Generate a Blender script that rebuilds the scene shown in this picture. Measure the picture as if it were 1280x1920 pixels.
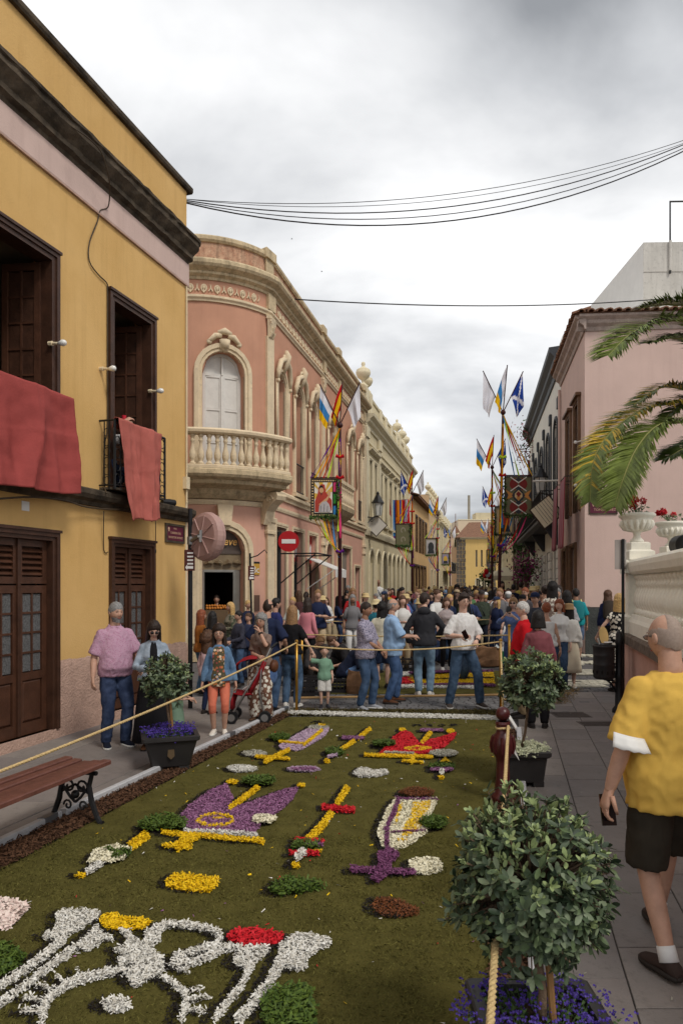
import bpy,bmesh,math,random
import numpy as np
from mathutils import Vector,Matrix,noise as mnoise
random.seed(11);np.random.seed(11)
R=math.radians
SC=bpy.context.scene
COL=SC.collection
for o in list(bpy.data.objects):bpy.data.objects.remove(o)
# camera
FPX,CXP,HOR,CAMH=1300.0,640.0,1096.0,1.89
cam_d=bpy.data.cameras.new('camera');cam=bpy.data.objects.new('camera',cam_d);COL.objects.link(cam)
cam.location=(0,0,CAMH);cam.rotation_euler=(R(90),0,0)
cam_d.sensor_fit='VERTICAL';cam_d.sensor_height=36;cam_d.sensor_width=24
cam_d.lens=FPX/1920*36;cam_d.shift_y=(HOR-960)/1920
cam_d.clip_start=.1;cam_d.clip_end=2000
SC.camera=cam
# world: overcast sky
SUN_EL,SUN_AZ=R(50),R(142)
w=bpy.data.worlds.new('World');SC.world=w;w.use_nodes=True
nt=w.node_tree;nt.nodes.clear()
def N(tree,kind,**kw):
 n=tree.nodes.new(kind)
 for k,v in kw.items():
  if k in n.inputs:n.inputs[k].default_value=v
  else:setattr(n,k,v)
 return n
def LK(tree,a,b):tree.links.new(a,b)
sky=N(nt,'ShaderNodeTexSky',sky_type='NISHITA',sun_disc=False,sun_elevation=SUN_EL,sun_rotation=SUN_AZ)
skyb=N(nt,'ShaderNodeBackground',Strength=.1);LK(nt,sky.outputs[0],skyb.inputs[0])
tc=N(nt,'ShaderNodeTexCoord')
sep=N(nt,'ShaderNodeSeparateXYZ');LK(nt,tc.outputs['Generated'],sep.inputs[0])
def M_(op,a,b=None):
 n=N(nt,'ShaderNodeMath',operation=op)
 for i,v in enumerate((a,b)):
  if v is None:continue
  if isinstance(v,(int,float)):n.inputs[i].default_value=v
  else:LK(nt,v,n.inputs[i])
 return n.outputs[0]
zz=M_('ADD',M_('MAXIMUM',sep.outputs[2],0.0),.22)
cx=M_('DIVIDE',sep.outputs[0],zz);cy=M_('DIVIDE',sep.outputs[1],zz)
cmb=N(nt,'ShaderNodeCombineXYZ');LK(nt,cx,cmb.inputs[0]);LK(nt,cy,cmb.inputs[1]);cmb.inputs[2].default_value=4.3
mp=N(nt,'ShaderNodeMapping');LK(nt,cmb.outputs[0],mp.inputs[0])
mp.inputs['Location'].default_value=(-4.449,-1.792,4.682)
n1=N(nt,'ShaderNodeTexNoise',Scale=1.0,Detail=7,Roughness=.5,Distortion=.25);LK(nt,mp.outputs[0],n1.inputs['Vector'])
cr=N(nt,'ShaderNodeValToRGB');LK(nt,n1.outputs[0],cr.inputs[0])
e=cr.color_ramp.elements
e[0].position=.37;e[0].color=(.25,.26,.275,1)
e[1].position=.60;e[1].color=(.86,.86,.86,1)
k=e.new(.46);k.color=(.48,.49,.505,1)
cb=N(nt,'ShaderNodeBackground',Strength=1.2);LK(nt,cr.outputs[0],cb.inputs[0])
mx=N(nt,'ShaderNodeMixShader');mx.inputs[0].default_value=.94
LK(nt,skyb.outputs[0],mx.inputs[1]);LK(nt,cb.outputs[0],mx.inputs[2])
LK(nt,mx.outputs[0],N(nt,'ShaderNodeOutputWorld').inputs[0])
# sun behind the cloud
sd=bpy.data.lights.new('sun','SUN');sd.energy=1.5;sd.angle=R(14);sd.color=(1,.95,.87)
sun=bpy.data.objects.new('sun',sd);COL.objects.link(sun)
sv=Vector((math.sin(SUN_AZ)*math.cos(SUN_EL),math.cos(SUN_AZ)*math.cos(SUN_EL),math.sin(SUN_EL)))
sun.rotation_euler=(-sv).to_track_quat('-Z','Y').to_euler()
vs=SC.view_settings
vs.view_transform='Standard';vs.look='None';vs.exposure=.2;vs.gamma=1;vs.use_curve_mapping=False
SC.render.film_transparent=False
SC.cycles.max_bounces=6;SC.cycles.diffuse_bounces=2;SC.cycles.glossy_bounces=3;SC.cycles.transparent_max_bounces=8
SC.cycles.use_denoising=True
# measuring helpers
def P(px,py,d):return Vector(((px-CXP)/FPX*d,d,CAMH-(py-HOR)/FPX*d))
def GD(py):return CAMH*FPX/(py-HOR)
def G(px,py,z=0.0):
 d=(CAMH-z)*FPX/(py-HOR)
 return Vector(((px-CXP)/FPX*d,d,z))
class Frame:
 """a facade: o ground origin, u along it (away from the camera), n outward"""
 def __init__(s,o,u,side):
  s.o=Vector((o[0],o[1]));s.u=Vector(u).normalized()
  s.n=Vector((s.u.y,-s.u.x))*side
 def T(s,a,o,z):
  p=s.o+s.u*a+s.n*o
  return(p.x,p.y,z)
 def px(s,px,py,o=0.0):
  r=(px-CXP)/FPX
  q=s.o+s.n*o
  den=r*s.n.x+s.n.y
  t=(q.x*s.n.x+q.y*s.n.y)/den
  p=Vector((r*t,t))-q
  return p.dot(s.u),CAMH-(py-HOR)/FPX*t
 def s(s,px,o=0.0):return s.px(px,1000,o)[0]
# mesh builder
class MB:
 def __init__(s,T=None):s.v=[];s.f=[];s.T=T;s.mi=[];s.cm=0
 def add(s,vs,fs,raw=False):
  b=len(s.v)
  if s.T and not raw:vs=[s.T(*p)for p in vs]
  s.v.extend([tuple(p)for p in vs]);s.f.extend([tuple(i+b for i in f)for f in fs]);s.mi.extend([s.cm]*len(fs))
  return s
 def box(s,x0,x1,y0,y1,z0,z1):
  return s.add([(x0,y0,z0),(x1,y0,z0),(x1,y1,z0),(x0,y1,z0),(x0,y0,z1),(x1,y0,z1),(x1,y1,z1),(x0,y1,z1)],[(0,3,2,1),(4,5,6,7),(0,1,5,4),(1,2,6,5),(2,3,7,6),(3,0,4,7)])
 def cbox(s,x0,x1,y0,y1,z0,z1,b=.01):
  """box with chamfered upright and top edges"""
  b=min(b,(x1-x0)*.45,(y1-y0)*.45,(z1-z0)*.45)
  def ring(i,z):return[(x0+i,y0,z),(x1-i,y0,z),(x1,y0+i,z),(x1,y1-i,z),(x1-i,y1,z),(x0+i,y1,z),(x0,y1-i,z),(x0,y0+i,z)]
  def ring2(z):return[(x0+b,y0+b,z),(x1-b,y0+b,z),(x1-b,y0+b,z),(x1-b,y1-b,z),(x1-b,y1-b,z),(x0+b,y1-b,z),(x0+b,y1-b,z),(x0+b,y0+b,z)]
  return s.loft([ring(b,z0),ring(b,z1-b),ring2(z1)],closed=True,caps=True)
 def loft(s,rings,closed=True,caps=True):
  n=len(rings[0]);vs=[p for r in rings for p in r];fs=[]
  for i in range(len(rings)-1):
   for j in range(n if closed else n-1):
    k=(j+1)%n
    fs.append((i*n+j,i*n+k,(i+1)*n+k,(i+1)*n+j))
  if caps and closed:
   fs.append(tuple(range(n))[::-1]);m=(len(rings)-1)*n;fs.append(tuple(range(m,m+n)))
  return s.add(vs,fs)
 def prism(s,poly,y0,y1):
  """poly in (x,z), extruded along y"""
  n=len(poly)
  return s.add([(p[0],y0,p[1])for p in poly]+[(p[0],y1,p[1])for p in poly],[tuple(range(n)),tuple(range(n,2*n))[::-1]]+[(j,(j+1)%n+0,(j+1)%n+n,j+n)[::-1]for j in range(n)])
 def flat(s,poly,z0,z1):
  """poly in (x,y), extruded along z"""
  n=len(poly)
  return s.add([(p[0],p[1],z0)for p in poly]+[(p[0],p[1],z1)for p in poly],[tuple(range(n))[::-1],tuple(range(n,2*n))]+[(j,(j+1)%n,(j+1)%n+n,j+n)for j in range(n)])
 def mould(s,prof,a0,a1):
  """prof: closed polygon of (out,z), run along the facade a0..a1"""
  return s.loft([[(a0,o,z)for o,z in prof],[(a1,o,z)for o,z in prof]])
 def lathe(s,prof,c=(0,0,0),n=12,raw=False):
  vs=[];fs=[]
  for r,z in prof:
   for j in range(n):
    a=2*math.pi*j/n;vs.append((c[0]+r*math.cos(a),c[1]+r*math.sin(a),c[2]+z))
  m=len(prof)
  for i in range(m-1):
   for j in range(n):
    k=(j+1)%n;fs.append((i*n+j,i*n+k,(i+1)*n+k,(i+1)*n+j))
  fs.append(tuple(range(n))[::-1]);fs.append(tuple(range((m-1)*n,m*n)))
  return s.add(vs,fs,raw)
 def tube(s,pts,r,n=6,caps=True,flatten=None,raw=False):
  pts=[Vector(p)for p in pts];m=len(pts)
  rs=r if isinstance(r,(list,tuple))else[r]*m
  t0=(pts[1]-pts[0]).normalized()
  up=Vector((0,0,1))if abs(t0.z)<.9 else Vector((0,1,0))
  x=t0.cross(up).normalized();vs=[];fs=[]
  for i in range(m):
   t=(pts[min(i+1,m-1)]-pts[max(i-1,0)]).normalized()
   x=(x-t*x.dot(t)).normalized();y=t.cross(x)
   for j in range(n):
    a=2*math.pi*j/n;rr=rs[i]
    vs.append(pts[i]+x*(rr*math.cos(a))+y*(rr*math.sin(a)*(flatten or 1)))
  for i in range(m-1):
   for j in range(n):
    k=(j+1)%n;fs.append((i*n+j,i*n+k,(i+1)*n+k,(i+1)*n+j))
  if caps:fs.append(tuple(range(n))[::-1]);fs.append(tuple(range((m-1)*n,m*n)))
  return s.add(vs,fs,raw)
 def sphere(s,c,r,nu=10,nv=7):
  if isinstance(r,(int,float)):r=(r,r,r)
  vs=[(c[0],c[1],c[2]-r[2])];fs=[]
  for i in range(1,nv):
   b=math.pi*i/nv
   for j in range(nu):
    a=2*math.pi*j/nu
    vs.append((c[0]+r[0]*math.sin(b)*math.cos(a),c[1]+r[1]*math.sin(b)*math.sin(a),c[2]-r[2]*math.cos(b)))
  vs.append((c[0],c[1],c[2]+r[2]));t=len(vs)-1
  for j in range(nu):
   k=(j+1)%nu;fs.append((0,1+k,1+j));fs.append((t,t-nu+j,t-nu+k))
   for i in range(nv-2):fs.append((1+i*nu+j,1+i*nu+k,1+(i+1)*nu+k,1+(i+1)*nu+j))
  return s.add(vs,fs)
 def mesh(s,name,fix=False):
  me=bpy.data.meshes.new(name);me.from_pydata(s.v,[],s.f)
  if fix:
   bm=bmesh.new();bm.from_mesh(me);bmesh.ops.recalc_face_normals(bm,faces=bm.faces);bm.to_mesh(me);bm.free()
  return me
 def build(s,name,mat,parent=None,smooth=False,fix=False,**tags):
  me=s.mesh(name,fix or(s.T is not None))
  for m_ in(mat if isinstance(mat,(list,tuple))else[mat]):me.materials.append(m_)
  if isinstance(mat,(list,tuple))and not(fix or s.T):me.polygons.foreach_set('material_index',s.mi)
  if smooth:me.shade_smooth()
  return link(name,me,parent,**tags)
def link(name,me,parent=None,loc=None,**tags):
 o=bpy.data.objects.new(name,me);COL.objects.link(o)
 if parent is not None:
  o.parent=parent
  if me is not None and loc is None:o.matrix_parent_inverse=PINV.get(parent.name,Matrix())
 if loc is not None:o.location=loc
 for k_,v_ in tags.items():o[k_]=v_
 return o
PINV={}
def thing(name,label,cat,loc=(0,0,0),rz=0.0,group=None,pin=True):
 """an Empty at the thing's base; parts are built in world coordinates when pin is set"""
 o=bpy.data.objects.new(name,None);COL.objects.link(o);o.empty_display_size=.2
 o.location=loc;o.rotation_euler=(0,0,rz)
 o['label']=label;o['category']=cat
 if group:o['group']=group
 if pin:PINV[o.name]=(Matrix.Translation(Vector(loc))@Matrix.Rotation(rz,4,'Z')).inverted()
 return o
def tag(o,label=None,cat=None,group=None,kind=None):
 if label:o['label']=label
 if cat:o['category']=cat
 if group:o['group']=group
 if kind:o['kind']=kind
 return o
def wall_mesh(F,outer,holes,depth,name,mat,parent,smooth=False):
 """front face with openings (outer, holes: lists of (s,z)), plus reveals running depth inward"""
 bm=bmesh.new();es=[]
 loops=[]
 for lp in[outer]+holes:
  vv=[bm.verts.new(F.T(a,0,z))for a,z in lp];loops.append(vv)
  for i in range(len(vv)):es.append(bm.edges.new((vv[i],vv[(i+1)%len(vv)])))
 bmesh.ops.triangle_fill(bm,use_beauty=True,use_dissolve=False,edges=es)
 n=Vector((F.n.x,F.n.y,0))
 for f in bm.faces:
  f.normal_update()
  if f.normal.dot(n)<0:f.normal_flip()
 for lp in holes:
  for i in range(len(lp)):
   (a0,z0),(a1,z1)=lp[i],lp[(i+1)%len(lp)]
   q=[bm.verts.new(F.T(*c))for c in((a0,0,z0),(a1,0,z1),(a1,-depth,z1),(a0,-depth,z0))]
   bm.faces.new(q)
 me=bpy.data.meshes.new(name);bm.to_mesh(me);bm.free();me.materials.append(mat)
 return link(name,me,parent)
def rect(a0,a1,z0,z1):return[(a0,z0),(a1,z0),(a1,z1),(a0,z1)]
def arch(a0,a1,z0,zs,n=10,rise=None):
 """opening from z0, springing zs, round (or flatter) head"""
 r=(a1-a0)/2;c=(a0+a1)/2;rise=r if rise is None else rise
 return[(a0,z0),(a1,z0)]+[(c+r*math.cos(math.pi*i/n),zs+rise*math.sin(math.pi*i/n))for i in range(n+1)]
# procedural materials
MATS={}
def s2l(c):return tuple(((v/255)/12.92 if v/255<=.04045 else((v/255+.055)/1.055)**2.4)for v in c)
def mat(name,col,rough=.8,var=.12,vscale=3.0,bump=0.0,bscale=40.0,metal=0.0,spec=.3,streak=0.0,col2=None,dirt=0.0,detail=5,alpha=None,sss=0,trans=0,sheen=0,streakcol=(.05,.045,.04)):
 if name in MATS:return MATS[name]
 m=bpy.data.materials.new(name);m.use_nodes=True;t=m.node_tree
 b=t.nodes['Principled BSDF'];b.inputs['Roughness'].default_value=rough;b.inputs['Metallic'].default_value=metal
 b.inputs['Specular IOR Level'].default_value=spec
 if sheen:b.inputs['Sheen Weight'].default_value=sheen
 tcn=N(t,'ShaderNodeTexCoord')
 n=N(t,'ShaderNodeTexNoise',Scale=vscale,Detail=detail,Roughness=.6);LK(t,tcn.outputs['Object'],n.inputs['Vector'])
 r_=N(t,'ShaderNodeValToRGB');LK(t,n.outputs[0],r_.inputs[0])
 c2=col2 if col2 is not None else tuple(min(1,v*(1+var))for v in col)
 r_.color_ramp.elements[0].position=.32;r_.color_ramp.elements[1].position=.68
 r_.color_ramp.elements[0].color=(*[v*(1-var)for v in col],1);r_.color_ramp.elements[1].color=(*c2,1)
 out=r_.outputs[0]
 if streak:
  mpn=N(t,'ShaderNodeMapping');LK(t,tcn.outputs['Object'],mpn.inputs[0]);mpn.inputs['Scale'].default_value=(5,5,.35)
  n2=N(t,'ShaderNodeTexNoise',Scale=1.3,Detail=5,Roughness=.65);LK(t,mpn.outputs[0],n2.inputs['Vector'])
  r2=N(t,'ShaderNodeValToRGB');LK(t,n2.outputs[0],r2.inputs[0])
  r2.color_ramp.elements[0].position=.5;r2.color_ramp.elements[1].position=.78
  r2.color_ramp.elements[0].color=(0,0,0,1);r2.color_ramp.elements[1].color=(streak,)*3+(1,)
  mm=N(t,'ShaderNodeMix',data_type='RGBA');LK(t,r2.outputs[0],mm.inputs[0]);LK(t,out,mm.inputs[6]);mm.inputs[7].default_value=(*streakcol,1)
  out=mm.outputs[2]
 if dirt:
  n3=N(t,'ShaderNodeTexNoise',Scale=vscale*5,Detail=8,Roughness=.75);LK(t,tcn.outputs['Object'],n3.inputs['Vector'])
  r3=N(t,'ShaderNodeValToRGB');LK(t,n3.outputs[0],r3.inputs[0])
  r3.color_ramp.elements[0].position=.52;r3.color_ramp.elements[1].position=.7
  r3.color_ramp.elements[0].color=(0,0,0,1);r3.color_ramp.elements[1].color=(dirt,)*3+(1,)
  mm=N(t,'ShaderNodeMix',data_type='RGBA');LK(t,r3.outputs[0],mm.inputs[0]);LK(t,out,mm.inputs[6]);mm.inputs[7].default_value=(.06,.05,.045,1)
  out=mm.outputs[2]
 LK(t,out,b.inputs['Base Color'])
 if bump:
  nb=N(t,'ShaderNodeTexNoise',Scale=bscale,Detail=4,Roughness=.6);LK(t,tcn.outputs['Object'],nb.inputs['Vector'])
  bp=N(t,'ShaderNodeBump',Strength=bump,Distance=.02);LK(t,nb.outputs[0],bp.inputs['Height']);LK(t,bp.outputs[0],b.inputs['Normal'])
 if trans:b.inputs['Transmission Weight'].default_value=trans
 if sss:
  b.inputs['Subsurface Weight'].default_value=sss;b.inputs['Subsurface Radius'].default_value=(.01,.004,.002);b.inputs['Subsurface Scale'].default_value=1
 MATS[name]=m
 return m
def smat(name,rgb,**kw):return mat(name,s2l(rgb),**kw)
# GROUND AND PAVEMENTS
rs=np.random.RandomState(5)
m_asph=smat('street_stone',(96,93,92),rough=.85,var=.3,vscale=2.2,bump=.5,bscale=25,dirt=.35)
m_cob=smat('cobble_stone',(104,102,102),rough=.75,var=.35,vscale=9,bump=.4,bscale=60,dirt=.3)
m_mort=smat('joint_mortar',(70,64,60),rough=.95,var=.25,vscale=12)
def slabmat(i,rgb):return smat('paving_stone_%s'%i,rgb,rough=.62,var=.10,vscale=2.5,bump=.25,bscale=90,dirt=.42,spec=.35)
SLABS=[slabmat('a',(134,126,121)),slabmat('b',(130,122,118)),slabmat('c',(138,130,124)),slabmat('d',(127,120,116))]
gm=MB();gm.add([(-300,-40,-.03),(300,-40,-.03),(300,500,-.03),(-300,500,-.03)],[(0,1,2,3)])
ground=gm.build('ground',m_asph,kind='structure')
RAILR=(.123,.2415);WALLR=(1.603,.2615);RAILL=(-3.975,.303);WALLL=(-6.112,.3038);CARL=(-3.536,.279);CARR=(-.0817,.2369)
def LX(l,y):return l[0]+l[1]*y
def pave(name,la,lb,y0,y1,w_,row,rot=0.0,jit=.15):
 m=MB();m.add([(LX(la,y0),y0,-.009),(LX(lb,y0),y0,-.009),(LX(lb,y1),y1,-.009),(LX(la,y1),y1,-.009)],[(0,1,2,3)])
 base=m.build(name,m_mort,kind='structure')
 g=.004
 nrow=int((y1-y0)/row)+1
 c0=la[0];ncol=int((max(LX(lb,y0)-LX(la,y0),LX(lb,y1)-LX(la,y1)))/w_)+1
 cache={}
 for c in range(ncol):
  off=rs.uniform(0,row)
  y=y0-off
  while y<y1:
   h_=row*rs.uniform(1-jit,1+jit);a0,a1=max(y,y0),min(y+h_,y1);y+=h_
   if a1-a0<.05:continue
   xs=[]
   for yy in(a0+g,a1-g):
    xa=LX(la,yy)+c*w_+g;xb=min(LX(la,yy)+(c+1)*w_-g,LX(lb,yy));xs.append((xa,xb,yy))
   if xs[0][1]-xs[0][0]<.06 or xs[1][1]-xs[1][0]<.06:continue
   zt=rs.uniform(-.0015,.0015);b=.004
   q=[Vector((xs[0][0],xs[0][2])),Vector((xs[0][1],xs[0][2])),Vector((xs[1][1],xs[1][2])),Vector((xs[1][0],xs[1][2]))]
   cen=sum(q,Vector((0,0)))/4
   mm=MB()
   qi=[p+(cen-p).normalized()*b for p in q]
   mm.loft([[(p.x-cen.x,p.y-cen.y,-.02)for p in q],[(p.x-cen.x,p.y-cen.y,zt-.003)for p in q],[(p.x-cen.x,p.y-cen.y,zt)for p in qi]])
   me=mm.mesh('paving_slab');me.materials.append(SLABS[rs.randint(4)])
   o=link('paving_slab',me,base,loc=(cen.x,cen.y,0))
   o.rotation_euler=(rs.normal(0,.0015),rs.normal(0,.0015),0)
 return base
pave('pavement_right',RAILR,WALLR,2.2,12.2,.44,.60)
pave('pavement_left',WALLL,RAILL,3.0,11.7,.62,.85)
cm=MB()
y=9.95
while y<14.2:
 x=LX(CARL,y)-.9
 rowh=rs.uniform(.10,.13)
 while x<5.2:
  wv=rs.uniform(.13,.21);z=rs.uniform(-.012,.0)
  cm.loft([[(x+.006,y+.006,-.03),(x+wv-.006,y+.006,-.03),(x+wv-.006,y+rowh-.006,-.03),(x+.006,y+rowh-.006,-.03)],[(x+.006,y+.006,z-.008),(x+wv-.006,y+.006,z-.008),(x+wv-.006,y+rowh-.006,z-.008),(x+.006,y+rowh-.006,z-.008)],[(x+.016,y+.016,z),(x+wv-.016,y+.016,z),(x+wv-.016,y+rowh-.016,z),(x+.016,y+rowh-.016,z)]])
  x+=wv
 y+=rowh
o=cm.build('cobblestones',m_cob,kind='stuff');o['label']='grey cobbles of the side street between the flower carpets'
m_zeb=smat('zebra_white',(206,200,180),rough=.7,var=.3,vscale=14,dirt=.6)
for py0,py1,xa,xb in((1226,1231,1076,1172),(1239,1246,1072,1172),(1255,1264,1068,1170),(1275,1288,1064,1168)):
 z=MB();d0,d1=GD(py1),GD(py0);n=18
 xl,xr=(xa-CXP)/FPX*d0,(xb-CXP)/FPX*d0+1.2
 nr=max(2,int((d1-d0)/.16))
 for r_ in range(nr):
  ya=d0+(d1-d0)*r_/nr;yb=d0+(d1-d0)*(r_+1)/nr;x=xl+rs.uniform(0,.1)
  while x<xr:
   wv=rs.uniform(.12,.2)
   if rs.rand()<.88:
    zt=.004+rs.uniform(0,.006);z.loft([[(x,ya+.008,-.02),(x+wv-.014,ya+.008,-.02),(x+wv-.014,yb-.008,-.02),(x,yb-.008,-.02)],[(x,ya+.008,zt),(x+wv-.014,ya+.008,zt),(x+wv-.014,yb-.008,zt),(x,yb-.008,zt)]])
   x+=wv
 z.build('crossing_stripe',m_zeb,kind='structure')
m_iron=smat('worn_iron',(88,80,76),rough=.55,var=.25,vscale=14,metal=.5,dirt=.4)
def cover(px,py,wx,wy,label):
 c=G(px,py);t_=thing('access_cover',label,'access cover',(c.x,c.y,0))
 m=MB();m.cbox(c.x-wx/2,c.x+wx/2,c.y-wy/2,c.y+wy/2,-.015,.004,.004);m.build('frame',m_iron,t_)
 m=MB()
 for i in range(6):
  yy=c.y-wy/2+.03+i*(wy-.06)/6
  m.box(c.x-wx/2+.03,c.x+wx/2-.03,yy,yy+(wy-.06)/6*.6,.002,.0075)
 m.build('lid',m_iron,t_)
cover(1068,1340,.52,.42,'rusty rectangular access cover in the pavement beside the dark trouser legs')
cover(1120,1357,.50,.30,'brown rectangular access cover in the pavement nearer the litter bin post')
c=G(598,1323);t_=thing('street_drain','long slotted iron drain grate under the little boy','drain',(c.x,c.y,0))
for i in range(14):MB().cbox(c.x-.32+i*.045,c.x-.32+i*.045+.024,c.y-.16,c.y+.16,-.01,.006,.003).build('bar',m_iron,t_)
MB().box(c.x-.34,c.x+.32,c.y-.18,c.y-.162,-.01,.007).build('frame',m_iron,t_)
# THE FLOWER CARPET
m_turf=smat('carpet_turf',(98,92,46),rough=.95,var=.22,vscale=5,bump=.9,bscale=160,detail=9,col2=s2l((110,103,54)),spec=.1)
m_bark=smat('bark_mulch',(74,54,42),rough=.95,var=.5,vscale=60,bump=1,bscale=120,spec=.1)
m_bark2=smat('bark_flake',(92,66,50),rough=.9,var=.4,vscale=30,spec=.1)
ny,nx=230,120;y0,y1=2.3,9.86
vsx=[];
for j in range(ny+1):
 t=j/ny;yy=y0*(y1/y0)**t
 for i in range(nx+1):
  s_=i/nx;xa,xb=LX(CARL,yy),LX(CARR,yy)
  edge=0
  x=xa+(xb-xa)*s_
  if i in(0,nx):x+=rs.normal(0,.008)
  z=.010+.006*mnoise.noise((x*7,yy*7,0))+.004*mnoise.noise((x*31,yy*31,3))if i not in(0,nx)else-.02
  vsx.append((x,yy+(.03*mnoise.noise((x*3,0,9))if j==ny else 0),z))
tm=MB();tm.add(vsx,[(j*(nx+1)+i,j*(nx+1)+i+1,(j+1)*(nx+1)+i+1,(j+1)*(nx+1)+i)for j in range(ny)for i in range(nx)])
turf=tm.build('grass_carpet',m_turf,smooth=True,kind='stuff');turf['label']='olive green ground carpet under the petal figures'
def flakes(pts,size,thick,tilt=.42,elong=2.5,base=.004,rs=rs,curl=.25):
 """pts: (n,2[,3]) ground points -> verts, faces of small bent quads"""
 n=len(pts);a=rs.uniform(0,2*np.pi,n);L=size*rs.uniform(.6,1.3,n);W=L/elong*rs.uniform(.7,1.3,n)
 u=np.stack([np.cos(a),np.sin(a),rs.normal(0,tilt,n)],1);u/=np.linalg.norm(u,axis=1)[:,None]
 v=np.stack([-np.sin(a),np.cos(a),rs.normal(0,tilt,n)],1);v/=np.linalg.norm(v,axis=1)[:,None]
 z0=pts[:,2]if pts.shape[1]>2 else 0
 c=np.stack([pts[:,0],pts[:,1],base+z0+thick*rs.rand(n)**1.3],1)
 Lu=u*(L/2)[:,None];Wv=v*(W/2)[:,None];up=np.zeros((n,3));up[:,2]=L*curl*rs.uniform(-.3,1,n)
 q=np.stack([c-Lu-Wv*.55+up,c+Lu-Wv*.8,c+Lu+Wv*.8+up*.4,c-Lu+Wv*.55],1)
 q[:,:,2]=np.maximum(q[:,:,2],base*.6)
 return q.reshape(-1,3)
def flake_obj(name,allpts,size,thick,m_,parent=None,**kw):
 if len(allpts)==0:return None
 tags=kw.pop('tags',{})
 q=flakes(allpts,size,thick,**kw);n=len(q)//4
 me=bpy.data.meshes.new(name);me.vertices.add(4*n);me.vertices.foreach_set('co',q.ravel())
 me.loops.add(4*n);me.loops.foreach_set('vertex_index',np.arange(4*n));me.polygons.add(n)
 me.polygons.foreach_set('loop_start',np.arange(n)*4);me.polygons.foreach_set('loop_total',np.full(n,4))
 me.update(calc_edges=True);me.materials.append(m_)
 return link(name,me,parent,**tags)
def inpoly(x,y,poly):
 r_=np.zeros(len(x),bool);j=len(poly)-1
 for i in range(len(poly)):
  xi,yi=poly[i];xj,yj=poly[j]
  with np.errstate(divide='ignore',invalid='ignore'):
   c_=((yi>y)!=(yj>y))&(x<(xj-xi)*(y-yi)/(yj-yi+1e-12)+xi)
  r_^=c_;j=i
 return r_
def scatter(poly,dens,jitter=.012):
 p=np.array([(q[0],q[1])for q in poly]);lo,hi=p.min(0),p.max(0)
 n=int(dens*np.prod(hi-lo))+1
 x=rs.uniform(lo[0],hi[0],n);y=rs.uniform(lo[1],hi[1],n);k_=inpoly(x,y,p)
 return np.stack([x[k_]+rs.normal(0,jitter,k_.sum()),y[k_]+rs.normal(0,jitter,k_.sum())],1)
gp=[(LX(CARL,2.4),2.4),(LX(CARR,2.4),2.4),(LX(CARR,5.2),5.2),(LX(CARL,5.2),5.2)];gp2=[(LX(CARL,5.2),5.2),(LX(CARR,5.2),5.2),(LX(CARR,9.8),9.8),(LX(CARL,9.8),9.8)]
for nm_,gq,dn_,c0_,c1_ in(('grass_blades',gp,5200,(84,80,36),(120,114,62)),('grass_blades',gp,1500,(62,60,26),(86,80,40)),('grass_blades',gp2,1500,(88,84,40),(116,108,58))):
 flake_obj(nm_,scatter(gq,dn_),.022,.004,mat('blade_%d_%d'%(dn_,len(nm_)+int(gq is gp2)),s2l(c0_),rough=.9,var=0,vscale=40,col2=s2l(c1_),spec=.1),turf,tilt=.9,elong=6,base=.008,tags=dict(kind='stuff'))
for nm,la,lb,ya,yb,lab in(('bark_strip',RAILL,CARL,2.6,10.2,'brown bark strip along the left rail'),('bark_strip',CARR,RAILR,2.2,9.0,'brown bark strip along the right rail')):
 m=MB();nn=60
 v_=[]
 for j in range(nn+1):
  yy=ya+(yb-ya)*j/nn
  for s_ in(0,.25,.5,.75,1):v_.append((LX(la,yy)+(LX(lb,yy)-LX(la,yy))*s_,yy,.008+.012*rs.rand()*(0<s_<1)))
 m.add(v_,[(j*5+i,j*5+i+1,(j+1)*5+i+1,(j+1)*5+i)for j in range(nn)for i in range(4)])
 b=m.build(nm,m_bark,kind='stuff',label=lab)
 poly=[(LX(la,ya),ya),(LX(lb,ya)+.02,ya),(LX(lb,yb)+.02,yb),(LX(la,yb),yb)]
 flake_obj('bark_flakes',scatter(poly,4200,.01),.03,.02,m_bark2,b,base=.01)
m_dirt=smat('heather_fringe',(74,66,36),rough=.95,var=.4,vscale=20,spec=.1)
fr=[G(530,1331),G(945,1333),G(945,1345),G(530,1342)]
flake_obj('heather_fringe',scatter(fr,9000,.03),.035,.02,m_dirt,tags=dict(kind='stuff',label='dark heather fringe at the far edge of the carpet'))
fr=[G(1040,1296),G(1085,1290),G(1060,1318),G(990,1325),G(960,1318)]
flake_obj('heather_litter',scatter(fr,2500,.06),.03,.008,smat('straw_litter',(128,104,66),rough=.95,var=.3),tags=dict(kind='stuff',label='straw litter spilled on the pavement corner'))
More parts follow.
